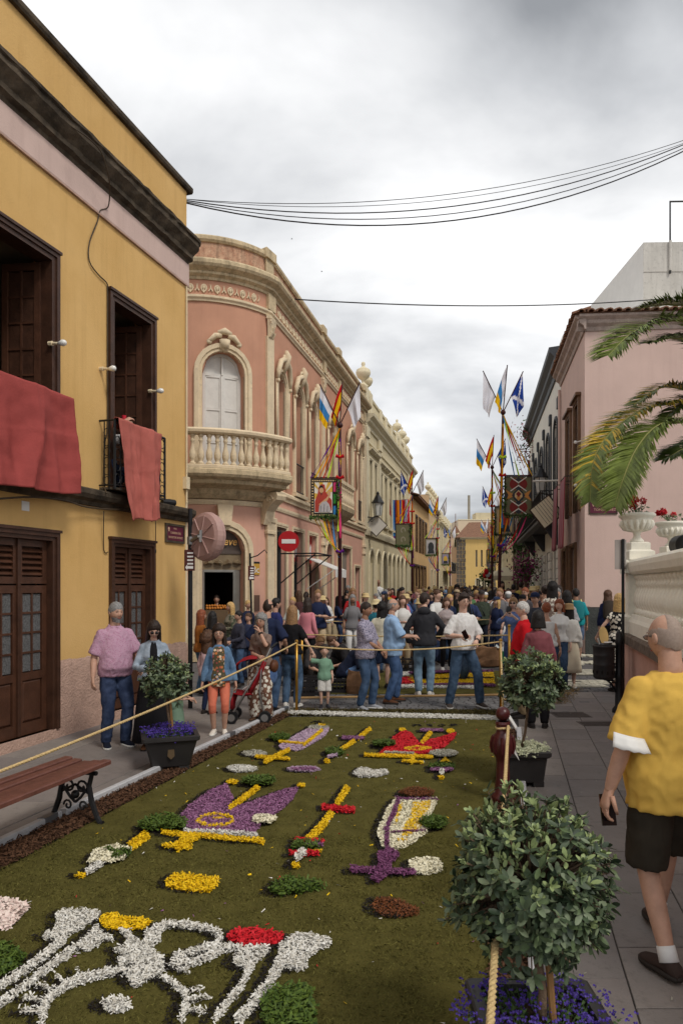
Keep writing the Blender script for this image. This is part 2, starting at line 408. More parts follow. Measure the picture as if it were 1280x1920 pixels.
# petals
PM={}
def pmat(nm,a,b,rough=.6):
 PM[nm]=mat('petals_'+nm,s2l(a),rough=rough,var=0,vscale=55,col2=s2l(b),spec=.25,detail=2);return PM[nm]
pmat('white',(206,200,186),(244,242,236));pmat('cream',(222,212,178),(246,240,214));pmat('yellow',(228,176,10),(250,212,30));pmat('red',(172,16,28),(226,40,52))
pmat('purple',(104,48,92),(176,128,164));pmat('lilac',(176,146,172),(214,190,208));pmat('green',(40,62,18),(96,116,44));pmat('brown',(84,44,22),(134,80,44))
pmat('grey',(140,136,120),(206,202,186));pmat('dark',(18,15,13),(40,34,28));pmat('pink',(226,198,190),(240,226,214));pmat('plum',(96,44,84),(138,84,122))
def Z4(x,y):return G(x*.5,1380+y*.5)
def Z5(x,y):return G(400+x*.4375,1330+y*.4375)
def ell(x,y,rx,ry,n=16,wob=.10):
 return[(x+rx*math.cos(2*math.pi*i/n)*(1+rs.uniform(-wob,wob)),y+ry*math.sin(2*math.pi*i/n)*(1+rs.uniform(-wob,wob)))for i in range(n)]
def stroke(pts,w_):
 """polyline in picture units -> polygons, w_ width in those units (seen across)"""
 out=[]
 for(x0,y0_),(x1,y1_)in zip(pts[:-1],pts[1:]):
  dx,dy=x1-x0,y1_-y0_;l=math.hypot(dx,dy)or 1;nx_,ny_=-dy/l*w_/2,dx/l*w_/2;ex,ey=dx/l*w_*.2,dy/l*w_*.2
  out.append([(x0+nx_-ex,y0_+ny_-ey),(x1+nx_+ex,y1_+ny_+ey),(x1-nx_+ex,y1_-ny_+ey),(x0-nx_-ex,y0_-ny_-ey)])
 return out
SPEC={'white':(.019,.026,26000,2.3),'cream':(.022,.022,20000,1.6),'pink':(.032,.022,11000,1.3),'yellow':(.018,.020,24000,1.9),'red':(.022,.022,20000,1.5),'purple':(.019,.020,21000,1.8),'lilac':(.019,.018,20000,1.8),'green':(.040,.040,8500,2.8),'brown':(.012,.020,20000,1.4),'grey':(.018,.02,20000,1.8),'dark':(.026,.008,7000,2.0),'plum':(.018,.020,28000,1.8)}
def shrink(gp,e):
 p=[Vector((q[0],q[1]))for q in gp];n=len(p);ar=sum(p[i].x*p[(i+1)%n].y-p[(i+1)%n].x*p[i].y for i in range(n));sg=1 if ar>0 else-1;out=[]
 for i in range(n):
  a,b=(p[i]-p[i-1]),(p[(i+1)%n]-p[i])
  if a.length<1e-6 or b.length<1e-6:out.append(p[i]);continue
  t=(a.normalized()+b.normalized());t=t.normalized()if t.length>.2 else b.normalized();out.append(p[i]+Vector((-t.y,t.x))*sg*e)
 return out
def figure(label,conv,parts,shadow=True,group='petal figures on the carpet',name='petal_figure',cat='flower figure',far=1.0,dens=1.0):
 """parts: list of (colour, [polygons in picture units])"""
 pts={};allp=[]
 for colr,polys in parts:
  for pl in polys:
   gp=[conv(*q)for q in pl];sz,th,dn,el=SPEC[colr]
   pts.setdefault(colr,[]).append(scatter(shrink(gp,.012),dn*1.5*dens,.004));allp.append(gp)
 c=np.concatenate([p for l in pts.values()for p in l]).mean(0)
 t_=thing(name,label,cat,(c[0],c[1],.01),group=group)
 if shadow:  # cast shadow of the petal mounds, laid as dark flakes shifted left
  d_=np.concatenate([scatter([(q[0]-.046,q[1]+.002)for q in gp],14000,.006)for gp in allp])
  flake_obj('shadow_flakes',d_,.018,.012,PM['dark'],t_,tags=dict(kind='stuff'),base=.012)
 for zi,(colr,l)in enumerate(pts.items()):
  sz,th,dn,el=SPEC[colr]
  flake_obj({'green':'green_leaves','brown':'brown_seeds'}.get(colr,colr+'_petals'),np.concatenate(l),sz*far,th,PM[colr],t_,elong=el,base=.014+.007*zi,tags=dict(kind='stuff'))
 return t_
S=stroke
def Z6(x,y):return G(x*.328125,1690+y*.328125)
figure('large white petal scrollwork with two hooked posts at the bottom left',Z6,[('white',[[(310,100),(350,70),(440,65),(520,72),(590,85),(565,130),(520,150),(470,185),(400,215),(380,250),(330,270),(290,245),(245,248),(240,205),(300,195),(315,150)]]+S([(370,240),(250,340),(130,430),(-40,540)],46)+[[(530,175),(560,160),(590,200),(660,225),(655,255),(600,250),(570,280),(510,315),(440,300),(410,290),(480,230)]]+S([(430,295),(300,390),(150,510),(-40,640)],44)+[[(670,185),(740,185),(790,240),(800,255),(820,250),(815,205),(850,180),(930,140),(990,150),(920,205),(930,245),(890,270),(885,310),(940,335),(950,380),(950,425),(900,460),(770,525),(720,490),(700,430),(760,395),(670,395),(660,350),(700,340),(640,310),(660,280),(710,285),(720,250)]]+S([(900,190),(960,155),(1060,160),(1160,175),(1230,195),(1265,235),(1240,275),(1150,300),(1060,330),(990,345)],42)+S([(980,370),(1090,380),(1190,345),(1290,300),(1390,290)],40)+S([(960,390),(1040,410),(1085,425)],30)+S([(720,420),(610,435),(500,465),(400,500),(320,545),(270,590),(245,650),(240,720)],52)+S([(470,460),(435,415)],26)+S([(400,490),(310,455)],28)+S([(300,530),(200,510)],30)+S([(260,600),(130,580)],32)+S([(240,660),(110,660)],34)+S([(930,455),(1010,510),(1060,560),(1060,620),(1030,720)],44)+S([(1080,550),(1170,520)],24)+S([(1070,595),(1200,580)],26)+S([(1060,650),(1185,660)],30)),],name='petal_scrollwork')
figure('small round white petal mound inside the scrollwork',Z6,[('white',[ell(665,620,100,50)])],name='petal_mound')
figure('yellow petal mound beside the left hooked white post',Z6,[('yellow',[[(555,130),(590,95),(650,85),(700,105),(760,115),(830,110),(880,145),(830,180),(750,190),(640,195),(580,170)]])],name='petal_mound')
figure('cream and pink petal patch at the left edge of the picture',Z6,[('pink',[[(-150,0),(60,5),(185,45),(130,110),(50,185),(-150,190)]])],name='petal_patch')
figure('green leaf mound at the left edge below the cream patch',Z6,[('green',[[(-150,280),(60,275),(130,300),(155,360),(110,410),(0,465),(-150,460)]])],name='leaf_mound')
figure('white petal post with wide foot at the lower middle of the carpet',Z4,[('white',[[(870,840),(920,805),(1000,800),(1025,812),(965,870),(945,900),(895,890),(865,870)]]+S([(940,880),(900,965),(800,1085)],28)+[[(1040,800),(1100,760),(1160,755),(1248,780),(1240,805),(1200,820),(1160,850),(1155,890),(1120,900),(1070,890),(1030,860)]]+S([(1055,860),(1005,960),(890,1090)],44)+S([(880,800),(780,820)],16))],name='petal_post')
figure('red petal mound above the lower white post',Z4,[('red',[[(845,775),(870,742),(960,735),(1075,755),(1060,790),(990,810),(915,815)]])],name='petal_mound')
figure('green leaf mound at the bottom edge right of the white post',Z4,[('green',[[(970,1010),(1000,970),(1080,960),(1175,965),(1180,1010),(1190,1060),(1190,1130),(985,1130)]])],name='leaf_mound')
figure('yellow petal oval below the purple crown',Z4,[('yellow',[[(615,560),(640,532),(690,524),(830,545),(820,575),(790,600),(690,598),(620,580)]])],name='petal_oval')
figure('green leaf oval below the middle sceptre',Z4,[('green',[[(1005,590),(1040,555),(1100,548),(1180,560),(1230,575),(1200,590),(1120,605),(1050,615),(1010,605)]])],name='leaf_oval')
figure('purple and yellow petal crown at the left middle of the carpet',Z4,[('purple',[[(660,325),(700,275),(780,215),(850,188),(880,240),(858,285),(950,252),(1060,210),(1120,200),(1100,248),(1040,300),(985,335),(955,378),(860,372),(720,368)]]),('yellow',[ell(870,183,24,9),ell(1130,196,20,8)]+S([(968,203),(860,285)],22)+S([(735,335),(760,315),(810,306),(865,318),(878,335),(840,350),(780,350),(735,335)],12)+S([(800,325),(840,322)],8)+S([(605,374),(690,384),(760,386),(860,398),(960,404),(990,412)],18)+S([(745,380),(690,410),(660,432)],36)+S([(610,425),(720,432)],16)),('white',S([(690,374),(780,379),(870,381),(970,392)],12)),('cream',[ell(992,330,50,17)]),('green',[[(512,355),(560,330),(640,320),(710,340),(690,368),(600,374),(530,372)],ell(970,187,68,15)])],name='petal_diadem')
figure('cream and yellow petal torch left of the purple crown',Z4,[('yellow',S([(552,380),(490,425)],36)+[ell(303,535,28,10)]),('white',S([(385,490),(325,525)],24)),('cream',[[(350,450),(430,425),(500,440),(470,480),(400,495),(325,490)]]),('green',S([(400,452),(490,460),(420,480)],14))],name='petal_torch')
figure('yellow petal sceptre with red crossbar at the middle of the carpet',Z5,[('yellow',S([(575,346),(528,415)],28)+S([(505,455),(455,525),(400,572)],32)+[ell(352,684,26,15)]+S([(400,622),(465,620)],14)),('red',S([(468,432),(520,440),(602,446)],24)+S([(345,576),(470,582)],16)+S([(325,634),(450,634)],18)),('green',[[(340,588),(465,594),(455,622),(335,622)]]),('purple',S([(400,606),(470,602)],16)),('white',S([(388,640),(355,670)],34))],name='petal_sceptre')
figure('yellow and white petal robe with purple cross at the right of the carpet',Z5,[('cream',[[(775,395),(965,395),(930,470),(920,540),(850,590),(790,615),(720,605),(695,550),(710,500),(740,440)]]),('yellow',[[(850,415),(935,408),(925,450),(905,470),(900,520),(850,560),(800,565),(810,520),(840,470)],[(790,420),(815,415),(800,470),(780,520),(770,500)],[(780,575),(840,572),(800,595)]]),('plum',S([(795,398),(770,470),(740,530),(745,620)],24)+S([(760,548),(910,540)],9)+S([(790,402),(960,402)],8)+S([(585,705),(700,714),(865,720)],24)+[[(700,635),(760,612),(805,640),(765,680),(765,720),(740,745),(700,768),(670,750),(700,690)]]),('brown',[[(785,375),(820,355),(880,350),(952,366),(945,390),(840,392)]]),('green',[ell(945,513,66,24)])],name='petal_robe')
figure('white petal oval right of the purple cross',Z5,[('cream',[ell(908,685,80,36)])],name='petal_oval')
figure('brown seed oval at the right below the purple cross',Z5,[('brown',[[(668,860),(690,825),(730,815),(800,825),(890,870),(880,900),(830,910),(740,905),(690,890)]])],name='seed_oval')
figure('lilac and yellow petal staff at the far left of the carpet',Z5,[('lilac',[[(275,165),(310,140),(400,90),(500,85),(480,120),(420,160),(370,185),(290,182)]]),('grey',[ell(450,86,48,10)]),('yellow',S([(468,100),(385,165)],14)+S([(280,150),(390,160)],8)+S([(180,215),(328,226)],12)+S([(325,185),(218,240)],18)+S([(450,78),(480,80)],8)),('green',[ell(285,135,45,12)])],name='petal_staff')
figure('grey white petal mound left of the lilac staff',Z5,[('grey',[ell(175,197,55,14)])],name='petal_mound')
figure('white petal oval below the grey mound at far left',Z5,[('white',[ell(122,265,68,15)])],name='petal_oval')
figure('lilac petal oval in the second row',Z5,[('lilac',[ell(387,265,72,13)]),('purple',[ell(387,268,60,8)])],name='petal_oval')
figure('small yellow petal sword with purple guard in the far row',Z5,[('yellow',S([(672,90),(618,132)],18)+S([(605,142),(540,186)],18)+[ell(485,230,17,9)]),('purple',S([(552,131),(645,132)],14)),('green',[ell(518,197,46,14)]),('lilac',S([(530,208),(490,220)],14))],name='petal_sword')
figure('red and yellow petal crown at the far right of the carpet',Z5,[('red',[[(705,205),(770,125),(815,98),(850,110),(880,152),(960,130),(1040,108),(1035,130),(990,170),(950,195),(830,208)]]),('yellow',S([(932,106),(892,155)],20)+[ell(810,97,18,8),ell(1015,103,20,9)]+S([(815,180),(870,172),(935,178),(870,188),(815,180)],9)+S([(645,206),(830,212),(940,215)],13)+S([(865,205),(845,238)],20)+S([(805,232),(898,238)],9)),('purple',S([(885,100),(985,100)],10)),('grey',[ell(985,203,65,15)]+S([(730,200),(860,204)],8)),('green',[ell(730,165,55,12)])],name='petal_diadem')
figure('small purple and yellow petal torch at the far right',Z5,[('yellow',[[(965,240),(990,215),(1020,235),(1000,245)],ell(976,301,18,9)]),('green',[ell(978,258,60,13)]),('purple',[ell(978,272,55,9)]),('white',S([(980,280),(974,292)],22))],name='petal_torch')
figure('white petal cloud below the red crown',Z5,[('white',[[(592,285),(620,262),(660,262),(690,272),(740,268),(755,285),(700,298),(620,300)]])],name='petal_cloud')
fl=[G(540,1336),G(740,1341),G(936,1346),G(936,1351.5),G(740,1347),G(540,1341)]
o=flake_obj('petal_border',np.concatenate([scatter(fl,16000,.015)]),.03,.025,PM['white'],base=.014);tag(o,'white petal line along the far edge of the carpet','petal border')
def Z1(x,y):return G(560+x*.3125,1320+y*.3125)
figure('black lettering at the far right of the carpet',Z1,[('dark',S([(685,128),(680,142),(700,138)],6)+S([(685,134),(730,130)],6)+S([(715,134),(735,140)],6)+S([(755,142),(765,131),(800,132)],6)+S([(770,137),(800,140)],6)+S([(835,138),(850,130),(878,134),(868,142),(835,140)],6)+S([(893,142),(905,130),(945,132),(955,140)],6)+S([(905,137),(940,137)],5))],shadow=False,name='dark_lettering',cat='lettering')
figure('black hooked mark at the far left of the carpet',Z1,[('dark',S([(68,120),(90,112),(130,112),(136,118),(95,124)],6))],shadow=False,name='dark_lettering',cat='lettering')
st=MB();
for cn_,n_ in(('white',160),('yellow',90),('red',50),('purple',60)):
 yy=rs.uniform(2.5,9.6,n_);xx=LX(CARL,yy)+(LX(CARR,yy)-LX(CARL,yy))*rs.rand(n_)
 o=flake_obj('stray_petals',np.stack([xx,yy],1),.022,.004,PM[cn_],base=.016,tags=dict(kind='stuff',label='stray %s petals scattered over the carpet'%cn_))
yy=rs.uniform(2.6,11,120);xx=LX(RAILR,yy)+.1+(LX(WALLR,yy)-LX(RAILR,yy)-.2)*rs.rand(120)**1.6
flake_obj('pavement_litter',np.stack([xx,yy],1),.02,.003,PM['grey'],base=.004,tags=dict(kind='stuff',label='small pale litter and petals on the right pavement'))
# second carpet beyond the cobbles
q=[G(556,1301),G(945,1301),G(938,1258),G(690,1258)]
m=MB();m.flat([(p.x,p.y)for p in q],-.02,.008);o=m.build('grass_carpet',m_turf,kind='stuff');o['label']='olive ground of the second flower carpet'
def ZC(x,y):return G(500+x*.359375,1220+y*.359375)
figure('yellow red and white petal panel behind the standing men',ZC,[('white',[[(690,118),(750,116),(760,128),(690,140)]]+S([(670,195),(790,190),(960,192),(1080,196)],16)),('red',[[(670,150),(740,146),(760,160),(770,176),(670,180)]]),('yellow',[[(735,160),(780,142),(860,136),(1180,122),(1186,150),(990,156),(840,156)],[(735,165),(840,160),(990,160),(1186,156),(1188,180),(990,188),(860,184),(770,178)]]),('plum',S([(740,126),(860,120),(1180,116)],9)+S([(820,188),(1080,186),(1190,192)],9)),('dark',S([(800,160),(1180,152)],4)+[ell(1025,155,25,8)])],shadow=False,name='petal_design',far=1.9,dens=.27)
# YELLOW CORNER HOUSE (left)
m_yel=smat('ochre_plaster',(214,172,108),rough=.9,var=.05,vscale=1.1,bump=.25,bscale=55,streak=.24,dirt=.05,streakcol=s2l((160,118,62)),col2=s2l((220,180,118)),spec=.15)
m_pinkband=smat('pink_band',(206,180,170),rough=.9,var=.06,vscale=2,bump=.2,bscale=60,streak=.2,streakcol=s2l((140,112,104)),spec=.15)
m_dado=smat('rough_dado',(190,158,142),rough=.95,var=.12,vscale=8,bump=1,bscale=34,dirt=.25,spec=.1)
m_basalt=smat('weathered_basalt',(74,66,56),rough=.9,var=.55,vscale=4,bump=.5,bscale=30,col2=s2l((100,88,74)),dirt=.4,spec=.15)
m_wood=smat('dark_stained_wood',(66,42,30),rough=.45,var=.3,vscale=6,bump=.2,bscale=30,spec=.4)
m_wood2=smat('brown_door_wood',(76,48,34),rough=.42,var=.28,vscale=5,bump=.2,bscale=30,spec=.4)
m_black=smat('black_iron',(22,22,24),rough=.5,var=.2,vscale=10,spec=.4)
m_glassd=smat('window_glass',(26,27,29),rough=.06,var=.2,vscale=2,spec=.6)
m_rglass=smat('ribbed_glass',(98,98,98),rough=.25,var=.35,vscale=45,bump=.8,bscale=90,spec=.5)
m_room=smat('room_plaster',(120,110,98),rough=.9,var=.1)
m_cream=smat('cream_trim',(222,204,170),rough=.8,var=.08,vscale=4,bump=.15,bscale=60,dirt=.18)
m_white=smat('white_paint',(226,224,220),rough=.5,var=.05,vscale=6)
m_cable=smat('cable_brown',(70,58,44),rough=.6,var=.2)
m_brass=smat('brass_metal',(176,134,62),rough=.35,var=.12,vscale=10,metal=.8)
m_bulb=smat('bulb_glass',(232,230,224),rough=.2,var=.03,spec=.6)
m_drape1=smat('crimson_drape',(156,72,68),rough=.8,var=.12,vscale=3,bump=.3,bscale=60,spec=.15)
m_drape2=smat('rose_drape',(174,96,86),rough=.75,var=.12,vscale=3,bump=.3,bscale=60,spec=.2)
D0=11.6;YO=((350-CXP)/FPX*D0,D0)
YF=Frame(YO,(.3038,1),1)
yel=thing('corner_house','ochre yellow corner house with basalt cornice and dark wooden windows','house',(YO[0],YO[1],0))
S0=YF.s(104);WD=1.10
Z_TOP,Z_COR0,Z_COR1,Z_BAND,Z_BELT0,Z_BELT1,Z_DADO=8.46,7.24,7.66,6.88,2.93,3.14,.97
win=[(YF.s(205),YF.s(287)),(S0-1.12,S0),(S0-1.12-2.2,S0-2.2)]
door=[(YF.s(207),YF.s(285)),(S0-1.12,S0),(S0-1.12-2.2,S0-2.2)]
SL=-10.5
holes=[rect(a,b,Z_BELT1+.01,5.93)for a,b in win]+[rect(a,b,.12,2.50)for a,b in door]
wall_mesh(YF,rect(SL,0,0,Z_TOP),holes,.32,'wall',m_yel,yel)
m=MB(YF.T);m.box(SL,-.005,-6,-.34,0,.02);m.add([(SL,-6,Z_TOP),(0,-6,Z_TOP),(0,0,Z_TOP),(SL,0,Z_TOP)],[(0,1,2,3)]);m.add([(0,0,0),(0,-6,0),(0,-6,Z_TOP),(0,0,Z_TOP)],[(0,1,2,3)]);m.add([(SL,0,0),(SL,-6,0),(SL,-6,Z_TOP),(SL,0,Z_TOP)],[(0,1,2,3)])
m.build('side_wall',m_yel,yel)
m=MB(YF.T);m.mould([(-.10,Z_TOP),(.05,Z_TOP),(.07,Z_TOP+.03),(.07,Z_TOP+.09),(.03,Z_TOP+.13),(-.1,Z_TOP+.13)],SL,.10);m.build('coping',m_basalt,yel)
def run_around(prof,s0,name,mt,par,out=0):
 """a moulding along the facade and round the corner into the side street"""
 m=MB();rings=[]
 rings.append([YF.T(s0,o,z)for o,z in prof]);rings.append([YF.T(-.02,o,z)for o,z in prof])
 for a in(22.5,45,67.5,90):
  ca,sa=math.cos(R(a)),math.sin(R(a));rings.append([YF.T(-.02+o*sa if o>0 else-.02,o*ca if o>0 else o,z)for o,z in prof])
 rings.append([YF.T(-.02+max(o,0)-min(o,0)*0,-3,z)for o,z in prof])
 m.loft(rings,closed=True,caps=True);return m.build(name,mt,par,fix=True)
prof=[(-.03,Z_COR0),(.03,Z_COR0),(.05,Z_COR0+.05),(.11,Z_COR0+.08),(.11,Z_COR0+.15),(.15,Z_COR0+.20),(.21,Z_COR0+.27),(.21,Z_COR0+.34),(.24,Z_COR0+.36),(.24,Z_COR1-.02),(.18,Z_COR1+.02),(-.03,Z_COR1+.05)]
m=MB();NS=90
rings=[]
for i in range(NS+1):
 s_=SL+(0-SL)*i/NS;j=.005
 rings.append([YF.T(s_,o+(rs.normal(0,j)if o>.04 else 0),z+(rs.normal(0,j*.7)if o>.04 else 0))for o,z in prof])
for a in(22.5,45,67.5,90):
 ca,sa=math.cos(R(a)),math.sin(R(a));rings.append([YF.T(o*sa if o>0 else 0,o*ca if o>0 else o,z)for o,z in prof])
rings.append([YF.T(max(o,0),-3,z)for o,z in prof])
m.loft(rings);m.build('cornice',m_basalt,yel,fix=True)
m=MB(YF.T);m.mould([(-.01,Z_BAND),(.022,Z_BAND),(.03,Z_BAND+.02),(.03,Z_COR0+.02),(-.01,Z_COR0+.02)],SL,.03);m.build('frieze_band',m_pinkband,yel)
m=MB(YF.T);m.mould([(-.01,Z_BAND-.015),(.034,Z_BAND-.015),(.034,Z_BAND+.003),(-.01,Z_BAND+.003)],SL,.032);m.build('band_edge',m_dado,yel)
pr=[(-.02,Z_BELT0),(.05,Z_BELT0),(.07,Z_BELT0+.05),(.14,Z_BELT0+.08),(.17,Z_BELT0+.13),(.17,Z_BELT1-.02),(.14,Z_BELT1),(-.02,Z_BELT1+.01)]
run_around(pr,SL,'belt_course',m_basalt,yel)
cuts=sorted([SL]+[v for a,b in door for v in(a,b)]+[.0])
for a,b in zip(cuts[::2],cuts[1::2]):
 m=MB(YF.T);n=16;nzz=10
 vv=[];
 for i in range(n+1):
  for j in range(nzz+1):
   vv.append((a+(b-a)*i/n,.018+rs.uniform(0,.008)-(.03 if j==nzz else 0),Z_DADO*j/nzz))
 m.add(vv,[(i*(nzz+1)+j,(i+1)*(nzz+1)+j,(i+1)*(nzz+1)+j+1,i*(nzz+1)+j+1)for i in range(n)for j in range(nzz)])
 m.build('dado',m_dado,yel,smooth=True)
m=MB(YF.T);m.box(-.045,.012,-.01,.012,0,Z_BAND-.02);m.build('corner_strip',m_cream,yel)
m=MB();m.tube([YF.T(-.05,.03,z)for z in(3.25,4.2,5.4,6.85)],.014,6);m.build('conduit',m_cream,yel)
def leaf_glazed(T,a0,a1,z0,z1,o,nx_,nz,par,mt,glass,panel=.55):
 """a glazed door leaf: stiles, bars, panes, lower panel"""
 fr=.075;m=MB(T)
 m.box(a0,a0+fr,o-.045,o,z0,z1);m.box(a1-fr,a1,o-.045,o,z0,z1)
 m.box(a0+fr,a1-fr,o-.045,o,z0,z0+.14);m.box(a0+fr,a1-fr,o-.045,o,z1-.09,z1)
 zp=z0+.14+panel
 if panel>0:m.box(a0+fr,a1-fr,o-.045,o,zp,zp+.09)
 leaf=m.build('door_leaf',mt,par)
 zb=zp+.09 if panel>0 else z0+.14
 if panel>0:
  m=MB(T);ii=.03
  m.loft([[(a0+fr,o-.03,z0+.14),(a1-fr,o-.03,z0+.14),(a1-fr,o-.03,zp),(a0+fr,o-.03,zp)],[(a0+fr+ii,o-.008,z0+.14+ii),(a1-fr-ii,o-.008,z0+.14+ii),(a1-fr-ii,o-.008,zp-ii),(a0+fr+ii,o-.008,zp-ii)]]);m.build('panel',mt,leaf)
 wx=(a1-a0-2*fr)/nx_;wz=(z1-.09-zb)/nz
 m=MB(T)
 for i in range(1,nx_):m.box(a0+fr+i*wx-.012,a0+fr+i*wx+.012,o-.04,o-.005,zb,z1-.09)
 for j in range(1,nz):m.box(a0+fr,a1-fr,o-.038,o-.007,zb+j*wz-.012,zb+j*wz+.012)
 m.build('glazing_bar',mt,leaf)
 for i in range(nx_):
  for j in range(nz):
   m=MB(T);m.box(a0+fr+i*wx+.012,a0+fr+(i+1)*wx-.012,o-.026,o-.02,zb+j*wz+.012,zb+(j+1)*wz-.012);m.build('pane',glass,leaf)
 return leaf
def frame_trim(T,a0,a1,z0,z1,par,mt,wv=.10,o1=.05,sill=False,name='frame'):
 m=MB(T)
 pf=lambda k:[(-.20,0),(o1*.5,0),(o1,k*.25),(o1,k*.6),(o1*.6,k),(-.20,k)]
 m.box(a0-.02,a0+wv*.55,-.2,o1*.55,z0,z1);m.box(a0-.035,a0+.02,-.1,o1,z0,z1+.02)
 m.box(a1-wv*.55,a1+.02,-.2,o1*.55,z0,z1);m.box(a1-.02,a1+.035,-.1,o1,z0,z1+.02)
 m.box(a0+wv*.55,a1-wv*.55,-.2,o1*.55,z1-wv*.55,z1);m.box(a0+.02,a1-.02,-.1,o1,z1-.03,z1+.02);m.box(a0-.05,a1+.05,-.05,o1+.02,z1+.02,z1+.055)
 return m.build(name,mt,par)
for i,(a,b)in enumerate(win):
 w_=MB(YF.T)
 z0,z1=Z_BELT1+.01,5.93
 rm=MB(YF.T);e_=.5
 rm.add([(a-e_,-.33,z0),(b+.55,-.33,z0),(b+.55,-2.6,z0),(a-e_,-2.6,z0),(a-e_,-.33,z1+.05),(b+.55,-.33,z1+.05),(b+.55,-2.6,z1+.05),(a-e_,-2.6,z1+.05)],[(0,1,2,3),(4,5,6,7),(1,2,6,5),(2,3,7,6),(3,0,4,7)])
 fr_=frame_trim(YF.T,a,b,z0,z1,yel,m_wood,wv=.16,name='window');fr_['label']='dark wooden window with its shutters folded inwards'
 rm.build('room',m_room,fr_)
 for s_,sg in((b-.085,1),(a+.085,-1)):
  def TL(x,y,z,s_=s_,sg=sg):
   an=R(100 if sg>0 else 82);return YF.T(s_-sg*0+math.cos(an)*x*(1 if sg>0 else 1)-y*math.sin(an)*.0-y,-.14-math.sin(an)*x,z)
  leaf_glazed(TL,.0,.50,z0+.02,z1-.1,.02,2,6,fr_,m_wood2,m_wood,panel=.42)if True else None
for i,(a,b)in enumerate(door):
 z0,z1=.12,2.50
 d_=frame_trim(YF.T,a,b,z0,z1,yel,m_wood,wv=.14,name='door')
 m=MB(YF.T);m.box(a-.04,b+.04,-.3,.03,0,z0);m.build('threshold',m_dado,d_)
 mid=(a+b)/2
 for p,q_ in((a+.08,mid),(mid,b-.08)):
  leaf=leaf_glazed(YF.T,p+.002,q_-.002,z0+.005,z1-.62,-.06,2,4,d_,m_wood2,m_rglass,panel=.5)
  m=MB(YF.T);zz0,zz1=z1-.60,z1-.08
  m.box(p,p+.07,-.105,-.06,zz0,zz1);m.box(q_-.07,q_,-.105,-.06,zz0,zz1);m.box(p+.07,q_-.07,-.105,-.06,zz0,zz0+.08);m.box(p+.07,q_-.07,-.105,-.06,zz1-.08,zz1)
  lv=m.build('louvre',m_wood2,d_)
  for j in range(5):
   zc=zz0+.10+j*(zz1-zz0-.18)/5
   s=MB(YF.T);s.add([(p+.07,-.11,zc+.055),(q_-.07,-.11,zc+.055),(q_-.07,-.06,zc+.005),(p+.07,-.06,zc+.005),(p+.07,-.12,zc+.045),(q_-.07,-.12,zc+.045),(q_-.07,-.07,zc-.006),(p+.07,-.07,zc-.006)],[(0,1,2,3),(4,5,6,7),(0,1,5,4),(2,3,7,6),(0,3,7,4),(1,2,6,5)]);s.build('slat',m_wood2,lv)
  m=MB(YF.T);m.box(p+.07,q_-.07,-.14,-.125,zz0+.08,zz1-.08);m.build('backing',m_wood,lv)
 m=MB(YF.T);m.box(mid-.025,mid+.025,-.06,-.035,z0+.01,z1-.02);m.build('meeting_strip',m_wood,d_)
 m=MB(YF.T);m.box(a,b,-.32,-.29,z0,z1);m.build('backing',m_wood,d_)
for px_,py_ in((113,642),(207,690),(297,732)):
 a,z=YF.px(px_,py_,.16);c=Vector(YF.T(a,0,z));nn=Vector((YF.n.x,YF.n.y,0))
 m=MB();m.tube([c,c+nn*.05],.03,8);m.tube([c+nn*.05+Vector((0,0,0)),c+nn*.13+Vector((0,0,-.01))],.018,8);lampb=m.build('lamp_holder',m_cream,yel)
 m=MB();p0=c+nn*.13+Vector((0,0,-.01));m.tube([p0,p0+nn*.03,p0+nn*.07,p0+nn*.105,p0+nn*.12],[.016,.028,.042,.032,.008],10);m.build('bulb',m_bulb,lampb,smooth=True)
def wall_cable(pts,r=.009,o=.02,nm='cable',mt=None):
 v_=[]
 for q_ in pts:
  oo=q_[2]if len(q_)>2 else o
  a,z=YF.px(q_[0],q_[1],oo);v_.append(Vector(YF.T(a,oo,z)))
 out=[]
 for i in range(len(v_)-1):
  p0,p1,p2,p3=v_[max(i-1,0)],v_[i],v_[i+1],v_[min(i+2,len(v_)-1)]
  for t in(0,.25,.5,.75):
   out.append(.5*((2*p1)+(p2-p0)*t+(2*p0-5*p1+4*p2-p3)*t*t+(3*p1-p0-3*p2+p3)*t**3))
 out.append(v_[-1])
 m=MB();m.tube(out,r,5);return m.build(nm,mt or m_cable,yel,smooth=True)
wall_cable([(135,238,.30),(165,258,.30),(190,285,.30),(203,325,.28),(206,355,.2),(203,388,.05),(188,395,.03),(183,415),(168,455),(168,490),(185,515),(200,530),(202,545),(202,610),(202,690),(202,800),(197,830),(195,900),(200,925,.2)])
wall_cable([(0,935,.2),(60,932,.19),(120,938,.19),(160,950,.1),(205,955,.1),(235,955,.1)],.012)
wall_cable([(195,958,.08),(195,1030),(203,1035)],.007)
wall_cable([(292,975,.08),(292,1030),(291,1036)],.007)
m=MB();a,z=YF.px(291,1032,.04);m.lathe([(.006,.03),(.02,.01),(.02,-.03),(.012,-.05)],YF.T(a,.04,z),8);m.build('bell_push',m_black,yel)
m=MB(YF.T);a,z=YF.px(347,906);m.box(a-.07,a+.04,0,.07,z-.1,z+.1);m.build('junction_box',m_cream,yel)
m=MB(YF.T);a,z=YF.px(48,948);m.box(a-.06,a+.06,0,.006,z-.06,z+.05);m.build('paper_notice',m_white,yel)
m=MB();a,z=YF.px(318,942,.1);c=Vector(YF.T(a,.1,z));m.tube([c+Vector((-.09,-.1,0)),c+Vector((.0,0,0)),c+Vector((.06,.08,0))],[.045,.055,.05],10);o=m.build('floodlight',m_black);tag(o,'small black floodlight lying on the basalt belt by the rose drape','floodlight')
